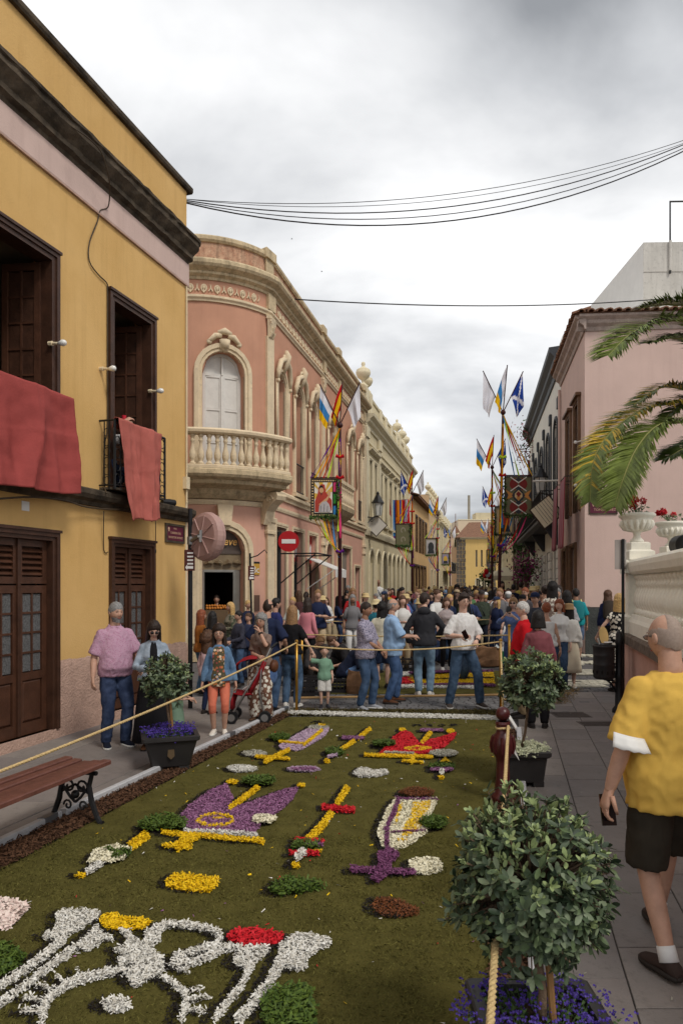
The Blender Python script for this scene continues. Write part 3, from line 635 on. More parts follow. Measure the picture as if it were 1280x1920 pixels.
def balcony(a0,a1,out,z0,zr,nbar,scroll=True):
 b=MB();T=YF.T
 pts=[T(a0,.0,zr),T(a0,out,zr),T(a1,out,zr),T(a1,.0,zr)]
 bal=MB()
 bal.tube(pts[0:2],.014,6);bal.tube(pts[1:3],.018,6);bal.tube(pts[2:4],.014,6)
 lo=[(p[0],p[1],z0+.06)for p in pts];bal.tube(lo[0:2],.012,6);bal.tube(lo[1:3],.012,6);bal.tube(lo[2:4],.012,6)
 r_=bal.build('balcony_rail',m_black,yel)
 n1=max(2,int(nbar));
 for i in range(n1+1):
  a=a0+(a1-a0)*i/n1;m=MB();m.tube([T(a,out,z0),T(a,out,zr)],.010 if 0<i<n1 else .018,6);m.build('baluster',m_black,r_)
 for aa in(a0,a1):
  for k_ in(.33,.66):m=MB();m.tube([T(aa,out*k_,z0),T(aa,out*k_,zr)],.009,6);m.build('baluster',m_black,r_)
 for k_ in range(n1):
  ac=a0+(a1-a0)*(k_+.5)/n1;rr=(a1-a0)/n1*.40
  for zc in np.arange(z0+.15,zr-.06,.17):
   m=MB();m.tube([T(ac+rr*math.cos(t),out,zc+rr*1.2*math.sin(t))for t in np.linspace(0,2*math.pi,11)],.007,4);m.build('scroll',m_black,r_)
 for zc in np.arange(z0+.12,zr-.04,.13):
  for aa in(a0,):
   m=MB();m.tube([T(aa,out*.5+.05*math.cos(t),zc+.055*math.sin(t))for t in np.linspace(0,2*math.pi,9)],.006,4);m.build('scroll',m_black,r_)
 m=MB(T);m.box(a0,a1,.0,out,z0-.0,z0+.03);m.build('balcony_floor',m_basalt,r_)
 return r_
OUT=.24
b2a,b2b=YF.s(217,OUT)-.02,YF.s(309,OUT)
balcony(b2a,b2b,OUT,Z_BELT1+.03,4.10,9)
b1b=YF.s(134,OUT)+.03;b1a=b1b-1.7
balcony(b1a,b1b,OUT,Z_BELT1+.03,4.12,10)
def drape(px_top,px_bot,name,mt,label,seed,nfold,rail_z):
 """px_top: two picture points of the top hem, px_bot: of the bottom hem; the cloth hangs just outside the rail"""
 O=OUT+.035
 a0,zt0=YF.px(*px_top[0],O);a1,zt1=YF.px(*px_top[1],O);c0,zb0=YF.px(*px_bot[0],O+.05);c1,zb1=YF.px(*px_bot[1],O+.05)
 nu,nv=96,56;vv=[];rr=np.random.RandomState(seed);ph=rr.uniform(0,6,6)
 top=rail_z+.02
 for j in range(nv+1):
  t=j/nv
  for i in range(nu+1):
   u=i/nu;a=(a0+(a1-a0)*u)*(1-t)+(c0+(c1-c0)*u)*t
   zt=top;zb=zb0+(zb1-zb0)*u+.02*math.sin(u*9+ph[0])
   z=zt+(zb-zt)*t
   amp=.014+.036*min(1,t*1.3)
   f=amp*(1.1-2.2*abs(math.sin(u*nfold*1.35+ph[1]+t*.5+.35*math.sin(t*3+u*6)))**.8+.55*math.sin(u*nfold*3.3+ph[2]-t*2)+.35*math.sin(u*nfold*6.1+ph[3]+t*3)+.2*math.sin(u*nfold*11+ph[4]-t*4))+.022*mnoise.noise((u*4,t*5,seed))+.010*mnoise.noise((u*13,t*9,seed))
   f+=.005*math.exp(-((t-.45-.05*math.sin(u*5))/.018)**2)+.010*math.exp(-((u-.32)/.012)**2)+.010*math.exp(-((u-.68)/.012)**2)
   vv.append(YF.T(a,O+.035+.05*t+f,z))
  if j==0:
   pass
 vv2=[YF.T(a0+(a1-a0)*i/nu,OUT-.03,top-.12)for i in range(nu+1)]
 m=MB();k=nu+1
 m.add(vv2+[YF.T(a0+(a1-a0)*i/nu,OUT,top+.012)for i in range(nu+1)]+vv,[(j*k+i,j*k+i+1,(j+1)*k+i+1,(j+1)*k+i)for j in range(nv+2)for i in range(nu)])
 o=m.build(name,mt,smooth=True);sm=o.modifiers.new('thick','SOLIDIFY');sm.thickness=.006
 return tag(o,label,'drape')
drape([(0-150,700),(135,770)],[(0-150,900),(147,925)],'hanging_drape',m_drape1,'wide crimson cloth draped over the near balcony rail',3,5.5,4.12)
drape([(219,808),(301,831)],[(242,975),(303,976)],'hanging_drape',m_drape2,'narrow rose cloth draped over the second balcony rail',8,4.0,4.10)
# text helper
def text(body,size,mt,parent,M,name='lettering',ext=.002,bold=0,spacing=1.0,shear=0):
 cu=bpy.data.curves.new(name,'FONT');cu.body=body;cu.size=size;cu.extrude=ext;cu.align_x='CENTER';cu.align_y='CENTER'
 cu.offset=bold;cu.space_character=spacing;cu.shear=shear;cu.resolution_u=3
 o=bpy.data.objects.new('tmp',cu);COL.objects.link(o)
 dg=bpy.context.evaluated_depsgraph_get();me=bpy.data.meshes.new_from_object(o.evaluated_get(dg));bpy.data.objects.remove(o)
 me.transform(M);me.materials.clear();me.materials.append(mt)
 return link(name,me,parent)
def facemat(c,right,up):
 r_,u_=Vector(right).normalized(),Vector(up).normalized();n_=r_.cross(u_)
 return Matrix(((r_.x,u_.x,n_.x,c[0]),(r_.y,u_.y,n_.y,c[1]),(r_.z,u_.z,n_.z,c[2]),(0,0,0,1)))
m_plum=smat('plum_enamel',(92,30,52),rough=.4,var=.1,vscale=4);m_gold=smat('gold_lettering',(206,170,140),rough=.5,var=.05)
def plaque(F,pxy0,pxy1,lines,label,o=.03,flip=1):
 a0,z0=F.px(*pxy0,o);a1,z1=F.px(*pxy1,o);zt,zb=max(z0,z1),min(z0,z1);a0,a1=min(a0,a1),max(a0,a1)
 t_=thing('street_plaque',label,'street sign',F.T((a0+a1)/2,o,zb))
 m=MB(F.T);f=.035
 m.box(a0,a1,0,.03,zb,zb+f);m.box(a0,a1,0,.03,zt-f,zt);m.box(a0,a0+f,0,.03,zb+f,zt-f);m.box(a1-f,a1,0,.03,zb+f,zt-f);m.build('frame',m_basalt,t_)
 m=MB(F.T);m.box(a0+f,a1-f,0,.018,zb+f,zt-f);m.build('enamel_plate',m_plum,t_)
 rt=Vector((F.u.x,F.u.y,0))*flip;H_=zt-zb
 for tx,sz,fx,fz in lines:
  c=F.T(a0+(a1-a0)*(fx if flip>0 else 1-fx),.02,zb+H_*fz);text(tx,sz*H_,m_gold,t_,facemat(c,rt,(0,0,1)),ext=.001)
 m=MB();c=Vector(F.T(a0+(a1-a0)*(.16 if flip>0 else .84),.022,zb+H_*.72));nn=Vector((F.n.x,F.n.y,0))
 m.tube([c,c+nn*.004],[H_*.09,H_*.07],8);m.tube([c-Vector((0,0,H_*.1)),c-Vector((0,0,H_*.1))+nn*.004],[H_*.05,H_*.05],6);m.build('crest',m_gold,t_)
 return t_
plaque(YF,(312,980),(347,1020),[('CALLE',.11,.5,.76),('CARRERA DEL',.17,.53,.52),('ESCULTOR ESTEVEZ',.16,.53,.28)],'dark framed plum street plaque on the corner of the ochre house')
# generic facade tools
def topf(kind,a0,a1,zs):
 c,r=(a0+a1)/2,(a1-a0)/2
 if kind=='arch':return lambda s:zs+math.sqrt(max(0,r*r-(s-c)**2))
 if kind=='seg':return lambda s:zs+.45*r*max(0,1-((s-c)/r)**2)
 return lambda s:zs
def col_wall(T,s0,s1,z0,z1,ops,depth,name,mt,par,step=1.5,o=0.0):
 """wall sheet with openings (a0,a1,zb,zt,kind) and their reveals, built column by column"""
 st={s0,s1}
 n=max(1,int((s1-s0)/step))
 for i in range(n+1):st.add(s0+(s1-s0)*i/n)
 for a0,a1,zb,zt,kind in ops:
  for i in range((9 if kind!='rect' else 1)+1):st.add(a0+(a1-a0)*i/(9 if kind!='rect' else 1))
 st=sorted(st);st=[v for i,v in enumerate(st)if i==0 or v-st[i-1]>1e-5]
 m=MB(T)
 def q(*p):m.add(p,[tuple(range(len(p)))])
 for sa,sb in zip(st[:-1],st[1:]):
  mid=(sa+sb)/2
  here=sorted([op for op in ops if op[0]<mid<op[1]],key=lambda p:p[2])
  za=zb_=z0
  for a0,a1,zb,zt,kind in here:
   f=topf(kind,a0,a1,zt)
   if zb>z0+1e-4:q((sa,o,za),(sb,o,zb_),(sb,o,zb),(sa,o,zb));q((sa,o,zb),(sb,o,zb),(sb,o-depth,zb),(sa,o-depth,zb))
   za,zb_=f(sa),f(sb)
   q((sa,o,za),(sb,o,zb_),(sb,o-depth,zb_),(sa,o-depth,za))
  q((sa,o,za),(sb,o,zb_),(sb,o,z1),(sa,o,z1))
 for a0,a1,zb,zt,kind in ops:
  for a in(a0,a1):q((a,o,zb),(a,o-depth,zb),(a,o-depth,zt),(a,o,zt))
 return m.build(name,mt,par)
def mould_path(T,prof,s0,s1,name,mt,par,step=.18,curve_to=0.0,smooth=False):
 m=MB();st=[s0]
 if s0<curve_to:
  n=max(2,int((min(s1,curve_to)-s0)/step));st=[s0+(min(s1,curve_to)-s0)*i/n for i in range(n+1)]
 if s1>st[-1]+1e-4:st.append(s1)
 m.loft([[T(s,o,z)for o,z in prof]for s in st]);return m.build(name,mt,par,fix=True,smooth=smooth)
def surround(T,a0,a1,zb,zs,kind,wv,out,name,mt,par,n=12):
 """moulded band round an opening"""
 c,r=(a0+a1)/2,(a1-a0)/2;path=[(a0,zb),(a0,zs)]
 if kind=='arch':path=[(a0,zb)]+[(c-r*math.cos(math.pi*i/n),zs+r*math.sin(math.pi*i/n))for i in range(n+1)]+[(a1,zb)]
 elif kind=='seg':path=[(a0,zb)]+[(c-r*math.cos(math.pi*i/n),zs+.45*r*math.sin(math.pi*i/n)**1.0)for i in range(n+1)]+[(a1,zb)]
 else:path=[(a0,zb),(a0,zs),(a1,zs),(a1,zb)]
 m=MB(T);rings=[]
 for i,(s,z)in enumerate(path):
  p0=Vector(path[max(i-1,0)]);p1=Vector(path[min(i+1,len(path)-1)]);t=(p1-p0).normalized();nrm=Vector((-t.y,t.x))
  if kind not in('arch','seg')and i in(1,2):nrm=Vector(((-1 if i==1 else 1),1))
  def at(k,o):return(s+nrm.x*k,o,z+nrm.y*k)
  rings.append([at(0,-.05),at(0,out*.6),at(wv*.3,out*.6),at(wv*.4,out),at(wv*.9,out),at(wv,out*.5),at(wv,-.02)])
 m.loft(rings,closed=True,caps=True);return m.build(name,mt,par)
def window_fill(T,a0,a1,zb,zs,kind,depth,par,mf,mp,nx=2,nz=3,name='window',louvre=False,label=None):
 """casement set back in the opening: frame, leaves and panes"""
 c,r=(a0+a1)/2,(a1-a0)/2;f=min(.07,(a1-a0)*.09);o=-depth
 m=MB(T);ft=topf(kind,a0,a1,zs)
 m.box(a0,a0+f,o-.04,o+.03,zb,zs);m.box(a1-f,a1,o-.04,o+.03,zb,zs);m.box(a0+f,a1-f,o-.04,o+.03,zb,zb+f);m.box(a0+f,a1-f,o-.04,o+.035,zs-f/2,zs+f/2)
 if nx==2:m.box(c-f*.6,c+f*.6,o-.03,o+.04,zb+f,zs-f/2)
 if kind!='rect':
  n=10;top=[(c+r*math.cos(math.pi*i/n),zs+(r if kind=='arch' else .45*r)*math.sin(math.pi*i/n))for i in range(n+1)]
  inn=[(c+(r-f)*math.cos(math.pi*i/n),zs+((r-f)if kind=='arch' else .45*(r-f))*math.sin(math.pi*i/n))for i in range(n+1)]
  for i in range(n):m.prism([top[i],top[i+1],inn[i+1],inn[i]],o-.04,o+.03)
  if nx==2:m.box(c-.02,c+.02,o-.035,o+.03,zs,zs+(r if kind=='arch' else .45*r)-.01)
 w_=m.build(name,mf,par)
 if label:w_['label']=label
 if kind!='rect':
  m=MB(T);m.prism(inn,o-.02,o-.01);m.build('fanlight',mp,w_)
 xs=[a0+f,c-f*.6,c+f*.6,a1-f]if nx==2 else[a0+f,a1-f]
 for i in range(0,len(xs),2):
  h_=(zs-f/2-zb-f)/nz
  for j in range(nz):
   z0_,z1_=zb+f+j*h_,zb+f+(j+1)*h_
   m=MB(T);x0,x1=xs[i],xs[i+1];e_=min(.035,(x1-x0)*.15)
   m.add([(x0,o+.012,z0_),(x1,o+.012,z0_),(x1,o+.012,z1_),(x0,o+.012,z1_),(x0+e_,o+.012,z0_+e_),(x1-e_,o+.012,z0_+e_),(x1-e_,o+.012,z1_-e_),(x0+e_,o+.012,z1_-e_),(x0+e_,o-.008,z0_+e_),(x1-e_,o-.008,z0_+e_),(x1-e_,o-.008,z1_-e_),(x0+e_,o-.008,z1_-e_)],[(0,1,5,4),(1,2,6,5),(2,3,7,6),(3,0,4,7),(4,5,9,8),(5,6,10,9),(6,7,11,10),(7,4,8,11),(8,9,10,11)])
   m.build('panel' if louvre else 'pane',mp,w_)
 return w_
def urn_profile(k=1.0):
 return[(r*k,z*k)for r,z in((.0,0),(.17,0),(.17,.08),(.11,.12),(.06,.18),(.05,.24),(.10,.28),(.20,.36),(.26,.48),(.27,.56),(.24,.58),(.25,.62),(.20,.66),(.12,.70),(.07,.74),(.05,.78),(.075,.83),(.06,.9),(.0,.93))]
BAL_PROF=[(.075,0),(.075,.05),(.05,.07),(.045,.10),(.065,.14),(.082,.22),(.075,.32),(.05,.42),(.036,.52),(.042,.60),(.06,.63),(.045,.66),(.045,.72),(.07,.75),(.07,.80)]
def roof_and_sides(T,s0,s1,z0,z1,depth,mt,par):
 m=MB(T);m.add([(s0,0,z1),(s1,0,z1),(s1,-depth,z1),(s0,-depth,z1)],[(0,1,2,3)]);m.add([(s0,0,z0),(s0,-depth,z0),(s0,-depth,z1),(s0,0,z1)],[(0,1,2,3)]);m.add([(s1,0,z0),(s1,-depth,z0),(s1,-depth,z1),(s1,0,z1)],[(0,1,2,3)])
 m.add([(s0,-.5,z0),(s1,-.5,z0),(s1,-.5,z1),(s0,-.5,z1)],[(0,1,2,3)])
 return m.build('side_wall',mt,par)
# SALMON HOUSE WITH THE ROUND CORNER
m_sal=smat('salmon_plaster',(196,147,122),rough=.9,var=.07,vscale=1.5,bump=.2,bscale=60,streak=.15,streakcol=s2l((150,96,74)),spec=.15)
m_sal2=smat('pale_pink_plaster',(214,166,146),rough=.9,var=.06,vscale=1.5,bump=.2,bscale=60,streak=.15,streakcol=s2l((160,116,98)),spec=.15)
m_salw=smat('weathered_parapet',(190,138,112),rough=.95,var=.2,vscale=5,bump=.5,bscale=25,col2=s2l((206,170,142)),dirt=.75,streak=.6,streakcol=s2l((90,78,66)),spec=.1)
m_trim=smat('stone_trim',(224,204,172),rough=.85,var=.10,vscale=3,bump=.25,bscale=50,dirt=.28,streak=.25,streakcol=s2l((140,122,96)),spec=.15)
m_trimw=smat('stone_trim_stained',(204,184,150),rough=.9,var=.16,vscale=4,bump=.4,bscale=35,dirt=.55,streak=.7,streakcol=s2l((84,72,56)),spec=.12)
m_shut=smat('grey_white_shutter',(218,214,208),rough=.7,var=.06,vscale=6,dirt=.12)
m_pale=smat('pale_panel',(196,190,176),rough=.8,var=.08,vscale=4,dirt=.15)
A=Vector(((505-CXP)/FPX*18,18.0));SF=Frame(A,(.23,1),1);RC=2.23;TH0=R(20)
CC=SF.o-(SF.n*math.cos(TH0)-SF.u*math.sin(TH0))*RC
def PT(s,o,z):
 if s>=0:return SF.T(s,o,z)
 th=TH0-s/RC;r=RC+o
 p=CC+SF.n*(r*math.cos(th))-SF.u*(r*math.sin(th))
 return(p.x,p.y,z)
SE=SF.s(683);SB=-RC*R(95)
sal=thing('corner_building','salmon and cream building with rounded corner and curved stone balcony','building',(A.x,A.y,0))
def arc_px(px):
 lo,hi=-RC*1.6,0.0
 for _ in range(40):
  md=(lo+hi)/2;q=PT(md,0,0)
  if CXP+FPX*q[0]/q[1]<px:lo=md
  else:hi=md
 return lo
SWC=arc_px(420);SW0,SW1=SWC-.53,SWC+.53
ZF=4.56
ups=[(SW0,SW1,ZF,7.12,'arch')]
def sp(px):return SF.s(px)
for p0,p1 in((518,534),(551,566),(579,591)):ups.append((sp(p0),sp(p1),ZF,7.25,'arch'))
ups.append((sp(614),sp(626),ZF,7.25,'arch'));ups.append((sp(649),sp(658),ZF,7.25,'arch'));ups.append((sp(668),sp(675),ZF,7.25,'arch'))
grs=[(SW0-.0,SW1+.0,.45,2.72,'arch'),(sp(517),sp(536),0,3.45,'rect'),(sp(549),sp(567),0,3.45,'rect'),(sp(578),sp(593),0,3.45,'rect'),(sp(611),sp(622),0,2.9,'arch'),(sp(640),sp(657),0,3.3,'rect'),(sp(664),sp(674),0,2.6,'rect')]
col_wall(PT,SB,SE,4.3,8.86,ups,.28,'upper_wall',m_sal,sal,step=.3)
col_wall(PT,SB,SE,0,4.3,grs,.30,'ground_floor_wall',m_sal2,sal,step=.3)
mould_path(PT,[(-.05,8.84),(.04,8.84),(.05,8.88),(.09,8.92),(.09,8.97),(.03,9.0),(-.05,9.0)],SB,SE,'architrave',m_trim,sal)
mould_path(PT,[(-.05,9.0),(.02,9.0),(.02,9.37),(-.05,9.37)],SB,SE,'frieze',m_sal,sal)
mould_path(PT,[(-.05,9.36),(.05,9.36),(.07,9.42),(.16,9.47),(.16,9.53),(.30,9.60),(.34,9.66),(.34,9.74),(.28,9.80),(-.05,9.84)],SB,SE,'cornice',m_trimw,sal)
mould_path(PT,[(-.2,9.8),(-.02,9.8),(-.02,10.32),(-.2,10.32)],SB,SE,'parapet',m_salw,sal)
mould_path(PT,[(-.24,10.31),(.02,10.31),(.06,10.36),(.06,10.44),(.0,10.49),(-.24,10.49)],SB,SE,'coping',m_trimw,sal)
mould_path(PT,[(-.02,4.18),(.05,4.18),(.06,4.25),(.12,4.30),(.12,4.37),(.05,4.43),(-.02,4.46)],-.4,SE,'belt_course',m_trim,sal)
mould_path(PT,[(-.02,3.86),(.03,3.86),(.05,3.92),(.05,3.98),(-.02,4.0)],SB,SE,'string_course',m_trim,sal)
pc=sorted([SB]+[v for g in grs for v in g[:2]if g[2]<.4]+[SE])
for a,b in zip(pc[::2],pc[1::2]):
 mould_path(PT,[(-.02,0),(.06,0),(.06,.75),(.04,.8),(-.02,.82)],a,b,'plinth',m_trimw,sal)
dm=MB();dm.box(-.05,.05,0,.10,0,.09);dme=dm.mesh('dentil');dme.materials.append(m_trimw)
def place(me,name,T,s,o,z,par,rx=0,scale=None):
 c=Vector(T(s,o,z));e1=Vector(T(s,o+.01,z))-c;e0=Vector(T(s+.01,o,z))-c
 ob=link(name,me,par,loc=(0,0,0));x=e0.normalized();y=e1.normalized();zz_=Vector((0,0,1))
 Mx=Matrix(((x.x,y.x,0,c.x),(x.y,y.y,0,c.y),(0,0,1,c.z),(0,0,0,1)))
 if scale:Mx=Mx@Matrix.Diagonal((*scale,1))
 ob.matrix_world=Mx
 ob.matrix_parent_inverse=PINV.get(par.name,Matrix());ob.matrix_basis=Mx
 return ob
s=SB+.2
while s<SE-.2:place(dme,'dentil',PT,s,.05,9.50,sal);s+=.24
fm=MB()
for sg in(1,-1):
 fm.tube([(sg*(.02+.10*t*math.cos(4.5*t)),.012,.0+.10*t*math.sin(4.5*t))for t in np.linspace(.1,1,9)],[.012+.010*math.sin(3*t)for t in np.linspace(0,1,9)],5)
 fm.tube([(sg*.10,.012,-.08),(sg*.14,.012,-.02),(sg*.13,.012,.06)],[.016,.012,.004],5)
fm.sphere((0,.012,.0),(.035,.02,.045),7,5);fm.tube([(0,.012,-.11),(0,.02,-.04)],[.02,.01],5)
fme=fm.mesh('frieze_scroll');fme.materials.append(m_trim)
s=SB+.25
while s<SE-.3:
 if not(-.3<s<.4):place(fme,'frieze_scroll',PT,s,.02,9.18,sal,scale=(1.15,1.3,1.25))
 s+=.32
cap=MB();cap.box(-.20,.20,-.02,.10,.46,.54)
cap.loft([[(-.14,0,0),(.14,0,0),(.14,.06,0),(-.14,.06,0)],[(-.15,0,.2),(.15,0,.2),(.15,.08,.2),(-.15,.08,.2)],[(-.19,0,.46),(.19,0,.46),(.19,.13,.46),(-.19,.13,.46)]])
for sg in(-1,1):
 cap.tube([(sg*(.15+.045*math.cos(a)*(1-a/14)),.10,.37+.055*math.sin(a)*(1-a/14))for a in np.linspace(0,8,14)],.017,5)
 for zc,xx in((.12,.09),(.12,0),(.26,.05)):cap.tube([(sg*xx,.05,zc-.1),(sg*xx,.10,zc),(sg*xx,.13,zc+.02),(sg*xx,.125,zc-.02)],[.03,.035,.02,.008],5)
cape=cap.mesh('capital');cape.materials.append(m_trim)
for s,wd in((.02,.17),(sp(604),.15),(sp(633),.15),(sp(680),.16)):
 m=MB(PT);m.box(s-wd,s+wd,-.01,.07,4.46,8.30);pl=m.build('pilaster',m_trim,sal)
 place(cape,'capital',PT,s,0,8.28,pl,scale=(wd/.17,1,1))
 m=MB(PT);m.box(s-wd-.03,s+wd+.03,-.01,.10,4.44,4.75);m.build('pilaster_base',m_trim,pl)
 m=MB(PT);m.box(s-wd,s+wd,.01,.12,8.98,9.38);m.build('frieze_block',m_trimw,pl);m=MB(PT);m.box(s-wd-.02,s+wd+.02,.0,.05,9.84,10.3);m.cbox(s-wd-.08,s+wd+.08,-.25,.12,10.30,10.56,.03);m.build('parapet_pier',m_trimw,pl)
 m=MB(PT);m.box(s-wd,s+wd,-.01,.08,.82,3.2);m.cbox(s-wd-.04,s+wd+.04,-.01,.13,3.2,3.3,.02);m.cbox(s-wd-.02,s+wd+.02,-.01,.11,3.3,3.5,.02);m.cbox(s-wd-.05,s+wd+.05,-.01,.15,3.5,3.62,.02);m.box(s-wd*.8,s+wd*.8,-.01,.10,3.62,3.9);m.build('lower_pilaster',m_trim,pl)
for i,(a0,a1,zb,zs,k_)in enumerate(ups):
 w_=window_fill(PT,a0,a1,zb,zs,k_,.22,sal,m_shut,m_pale if i else m_shut,nx=2 if i==0 else 2,nz=3,louvre=True)
 sr=surround(PT,a0,a1,zb,zs,'arch',.20 if i==0 else .13,.09,'window_surround',m_trim,sal)
 c=(a0+a1)/2;top=zs+(a1-a0)/2
 m=MB(PT)
 if i==0:
  m.tube([(c,.1,top+.05),(c,.12,top+.25)],[.10,.13],8);m.tube([(c-.16,.09,top+.42),(c,.12,top+.46),(c+.16,.09,top+.42)],[.05,.09,.05],7)
  m.prism([(c-.12,top+.25),(c+.12,top+.25),(c+.1,top+.05),(c,top-.05),(c-.1,top+.05)],.03,.13)
  for sg in(-1,1):
   m.tube([(c+sg*.08,.09,top+.36),(c+sg*.22,.10,top+.34),(c+sg*.34,.09,top+.22),(c+sg*.42,.08,top+.20)],[.06,.075,.055,.02],7);m.sphere((c+sg*.36,.08,top+.18),(.07,.05,.06),7,5)
 else:
  r_=(a1-a0)/2+.16
  m.tube([(c-r_,.10,zs+.1),(c-r_*1.0,.12,zs+.32),(c-r_*.7,.14,zs+.62),(c,.15,zs+.78),(c+r_*.7,.14,zs+.62),(c+r_,.12,zs+.32),(c+r_,.10,zs+.1)],[.05,.07,.075,.08,.075,.07,.05],7)
  m.tube([(c,.08,top+.02),(c,.16,top+.24),(c,.20,top+.46),(c,.16,top+.62)],[.05,.09,.11,.05],7)
  for sg in(-1,1):m.tube([(c,.16,top+.40),(c+sg*.14,.15,top+.44),(c+sg*.2,.13,top+.34)],[.05,.05,.02],6);m.sphere((c+sg*r_,.11,zs+.06),(.06,.06,.06),7,5);m.tube([(c+sg*r_,.06,zs-1.4),(c+sg*r_,.07,zs+.1)],.035,6)
 m.build('window_crest',m_trim,sr,smooth=True)
 if i in(2,3,5,6):
  r_=MB();
  rail=MB();rail.tube([PT(a0,.05,ZF+.85),PT(a1,.05,ZF+.85)],.02,6);rail.tube([PT(a0,.05,ZF+.05),PT(a1,.05,ZF+.05)],.015,6)
  ro=rail.build('window_railing',m_black,w_)
  m=MB(PT);m.box(a0-.2,a1+.2,0,.14,ZF-.12,ZF-.02);m.build('sill',m_trim,w_)
  for k2 in range(6):b_=MB();x=a0+(a1-a0)*(k2+.5)/6;b_.tube([PT(x,.05,ZF+.03),PT(x,.05,ZF+.85)],.01,5);b_.build('railing_bar',m_black,w_)
BR0,BR1=-RC*R(95),-RC*R(2)
for nm,pr in(('balcony_slab',[(-.02,4.22),(.30,4.22),(.62,4.30),(.66,4.38),(.80,4.44),(.84,4.50),(.84,4.60),(.78,4.64),(-.02,4.64)]),('balcony_soffit',[(-.02,4.0),(.10,4.0),(.22,4.10),(.30,4.22),(-.02,4.22)])):
 mould_path(PT,pr,BR0,BR1,nm,m_trimw,sal,step=.12)
bs=mould_path(PT,[(.58,4.635),(.80,4.635),(.80,4.70),(.77,4.72),(.61,4.72),(.58,4.70)],BR0,BR1-.02,'balcony_base_rail',m_trim,sal,step=.12)
hr=mould_path(PT,[(.56,5.44),(.60,5.43),(.78,5.43),(.83,5.47),(.84,5.53),(.78,5.58),(.60,5.58),(.56,5.54)],BR0,BR1,'balcony_handrail',m_trim,sal,step=.12)
bm_=MB();bm_.lathe([(r,z*.9)for r,z in BAL_PROF],n=9);bme=bm_.mesh('baluster');bme.materials.append(m_trim);bme.shade_smooth()
n=24
for i in range(n+1):place(bme,'baluster',PT,BR0+.05+(BR1-.1-BR0)*i/n,.69,4.715,hr)
m=MB(PT);m.box(BR1-.03,BR1+.0,0,.70,4.64,5.45)if False else None
for k2 in range(3):place(bme,'baluster',PT,BR1-.10,.14+.22*k2,4.715,hr)
m=MB(PT);m.box(BR1-.18,BR1-.02,.0,.60,5.44,5.57);m.build('balcony_handrail',m_trim,sal)
m=MB(PT);s_=-RC*R(5)
prf=[(0,3.45),(.10,3.42),(.16,3.55),(.22,3.75),(.40,3.92),(.58,4.02),(.62,4.12),(.58,4.21),(0,4.21)]
m.loft([[(s_-.13,o,z)for o,z in prf],[(s_+.13,o,z)for o,z in prf]])
for sg in(-1,1):m.tube([(s_+sg*.13,.33+.13*(1-a/9)*math.cos(a),4.03+.13*(1-a/9)*math.sin(a))for a in np.linspace(0,8,16)],.02,5)
m.build('balcony_console',m_trim,sal)
m=MB(PT);a0,a1=sp(607),sp(631)
m.loft([[(a0-.1,0,4.1),(a1+.1,0,4.1),(a1+.1,.2,4.1),(a0-.1,.2,4.1)],[(a0-.15,0,4.3),(a1+.15,0,4.3),(a1+.15,.5,4.3),(a0-.15,.5,4.3)],[(a0-.2,0,4.45),(a1+.2,0,4.45),(a1+.2,.62,4.45),(a0-.2,.62,4.45)],[(a0-.2,0,4.6),(a1+.2,0,4.6),(a1+.2,.65,4.6),(a0-.2,.65,4.6)]])
mb_=m.build('stone_balcony',m_trimw,sal)
for k2 in range(8):place(bme,'baluster',PT,a0-.1+(a1-a0+.2)*k2/7,.56,4.6,mb_)
for k2 in range(2):place(bme,'baluster',PT,a0-.1,.16+.2*k2,4.6,mb_)
m=MB(PT);m.box(a0-.2,a1+.2,.48,.64,5.31,5.43);m.box(a0-.2,a0-.05,0,.48,5.31,5.43);m.build('balcony_handrail',m_trim,mb_)
m=MB(PT);m.cbox(4.2,5.9,-2.2,-.8,9.9,11.3,.15);m.build('rooftop_block',m_salw,sal)
roof_and_sides(lambda s,o,z:SF.T(s,o,z),.6,SE,4.0,10.3,9,m_salw,sal)
m=MB();m.add([(*PT(SB,-.1,10.2)[:2],10.2)]+[(*PT(SB+(0-SB)*i/10,-.1,0)[:2],10.2)for i in range(11)]+[(*SF.T(3,-.1,0)[:2],10.2),(*SF.T(3,-6,0)[:2],10.2)],[tuple(range(14))]);m.build('flat_roof',m_salw,sal)
m_sign=smat('taupe_fascia',(92,80,74),rough=.5,var=.05);m_golds=smat('gold_sign_letters',(236,184,110),rough=.35,var=.05,metal=.3)
a0,a1=SW0,SW1;c=(a0+a1)/2;r_=(a1-a0)/2
surround(PT,a0,a1,.45,2.72,'arch',.24,.10,'shop_surround',m_trim,sal)
m=MB(PT);m.prism([(c-.13,3.35),(c+.13,3.35),(c+.18,3.85),(c-.18,3.85)],.0,.2);m.build('keystone',m_trim,sal)
n=10
shop=thing('bakery_shopfront','arched bakery shopfront with taupe fascia and gold lettering','shopfront',PT(c,0,0))
m=MB(PT);m.prism([(c+r_*math.cos(math.pi*i/n),2.72+r_*math.sin(math.pi*i/n))for i in range(n+1)],-.2,-.16);m.box(a0,a1,-.21,-.14,2.66,2.74);m.build('fascia',m_sign,shop)
tx=text('Relieve',.27,m_golds,shop,Matrix(),ext=.004,shear=.25,bold=.004)
for v in tx.data.vertices:v.co=PT(c+v.co.x,-.155+v.co.z,2.96+v.co.y)
m_mural=smat('loaf_picture',(170,150,118),rough=.5,var=.35,vscale=6,col2=s2l((122,104,82)))
m=MB(PT);m.box(a0,a1,-.2,-.17,2.26,2.66);m.build('picture_panel',m_mural,shop)
for k2 in range(4):x=a0+.15+k2*.26;m=MB(PT);m.tube([(x-.1,-.165,2.40+.05*(k2%2)),(x,-.14,2.46),(x+.12,-.165,2.42)],[.03,.07,.03],7);m.build('loaf_relief',m_mural,shop)
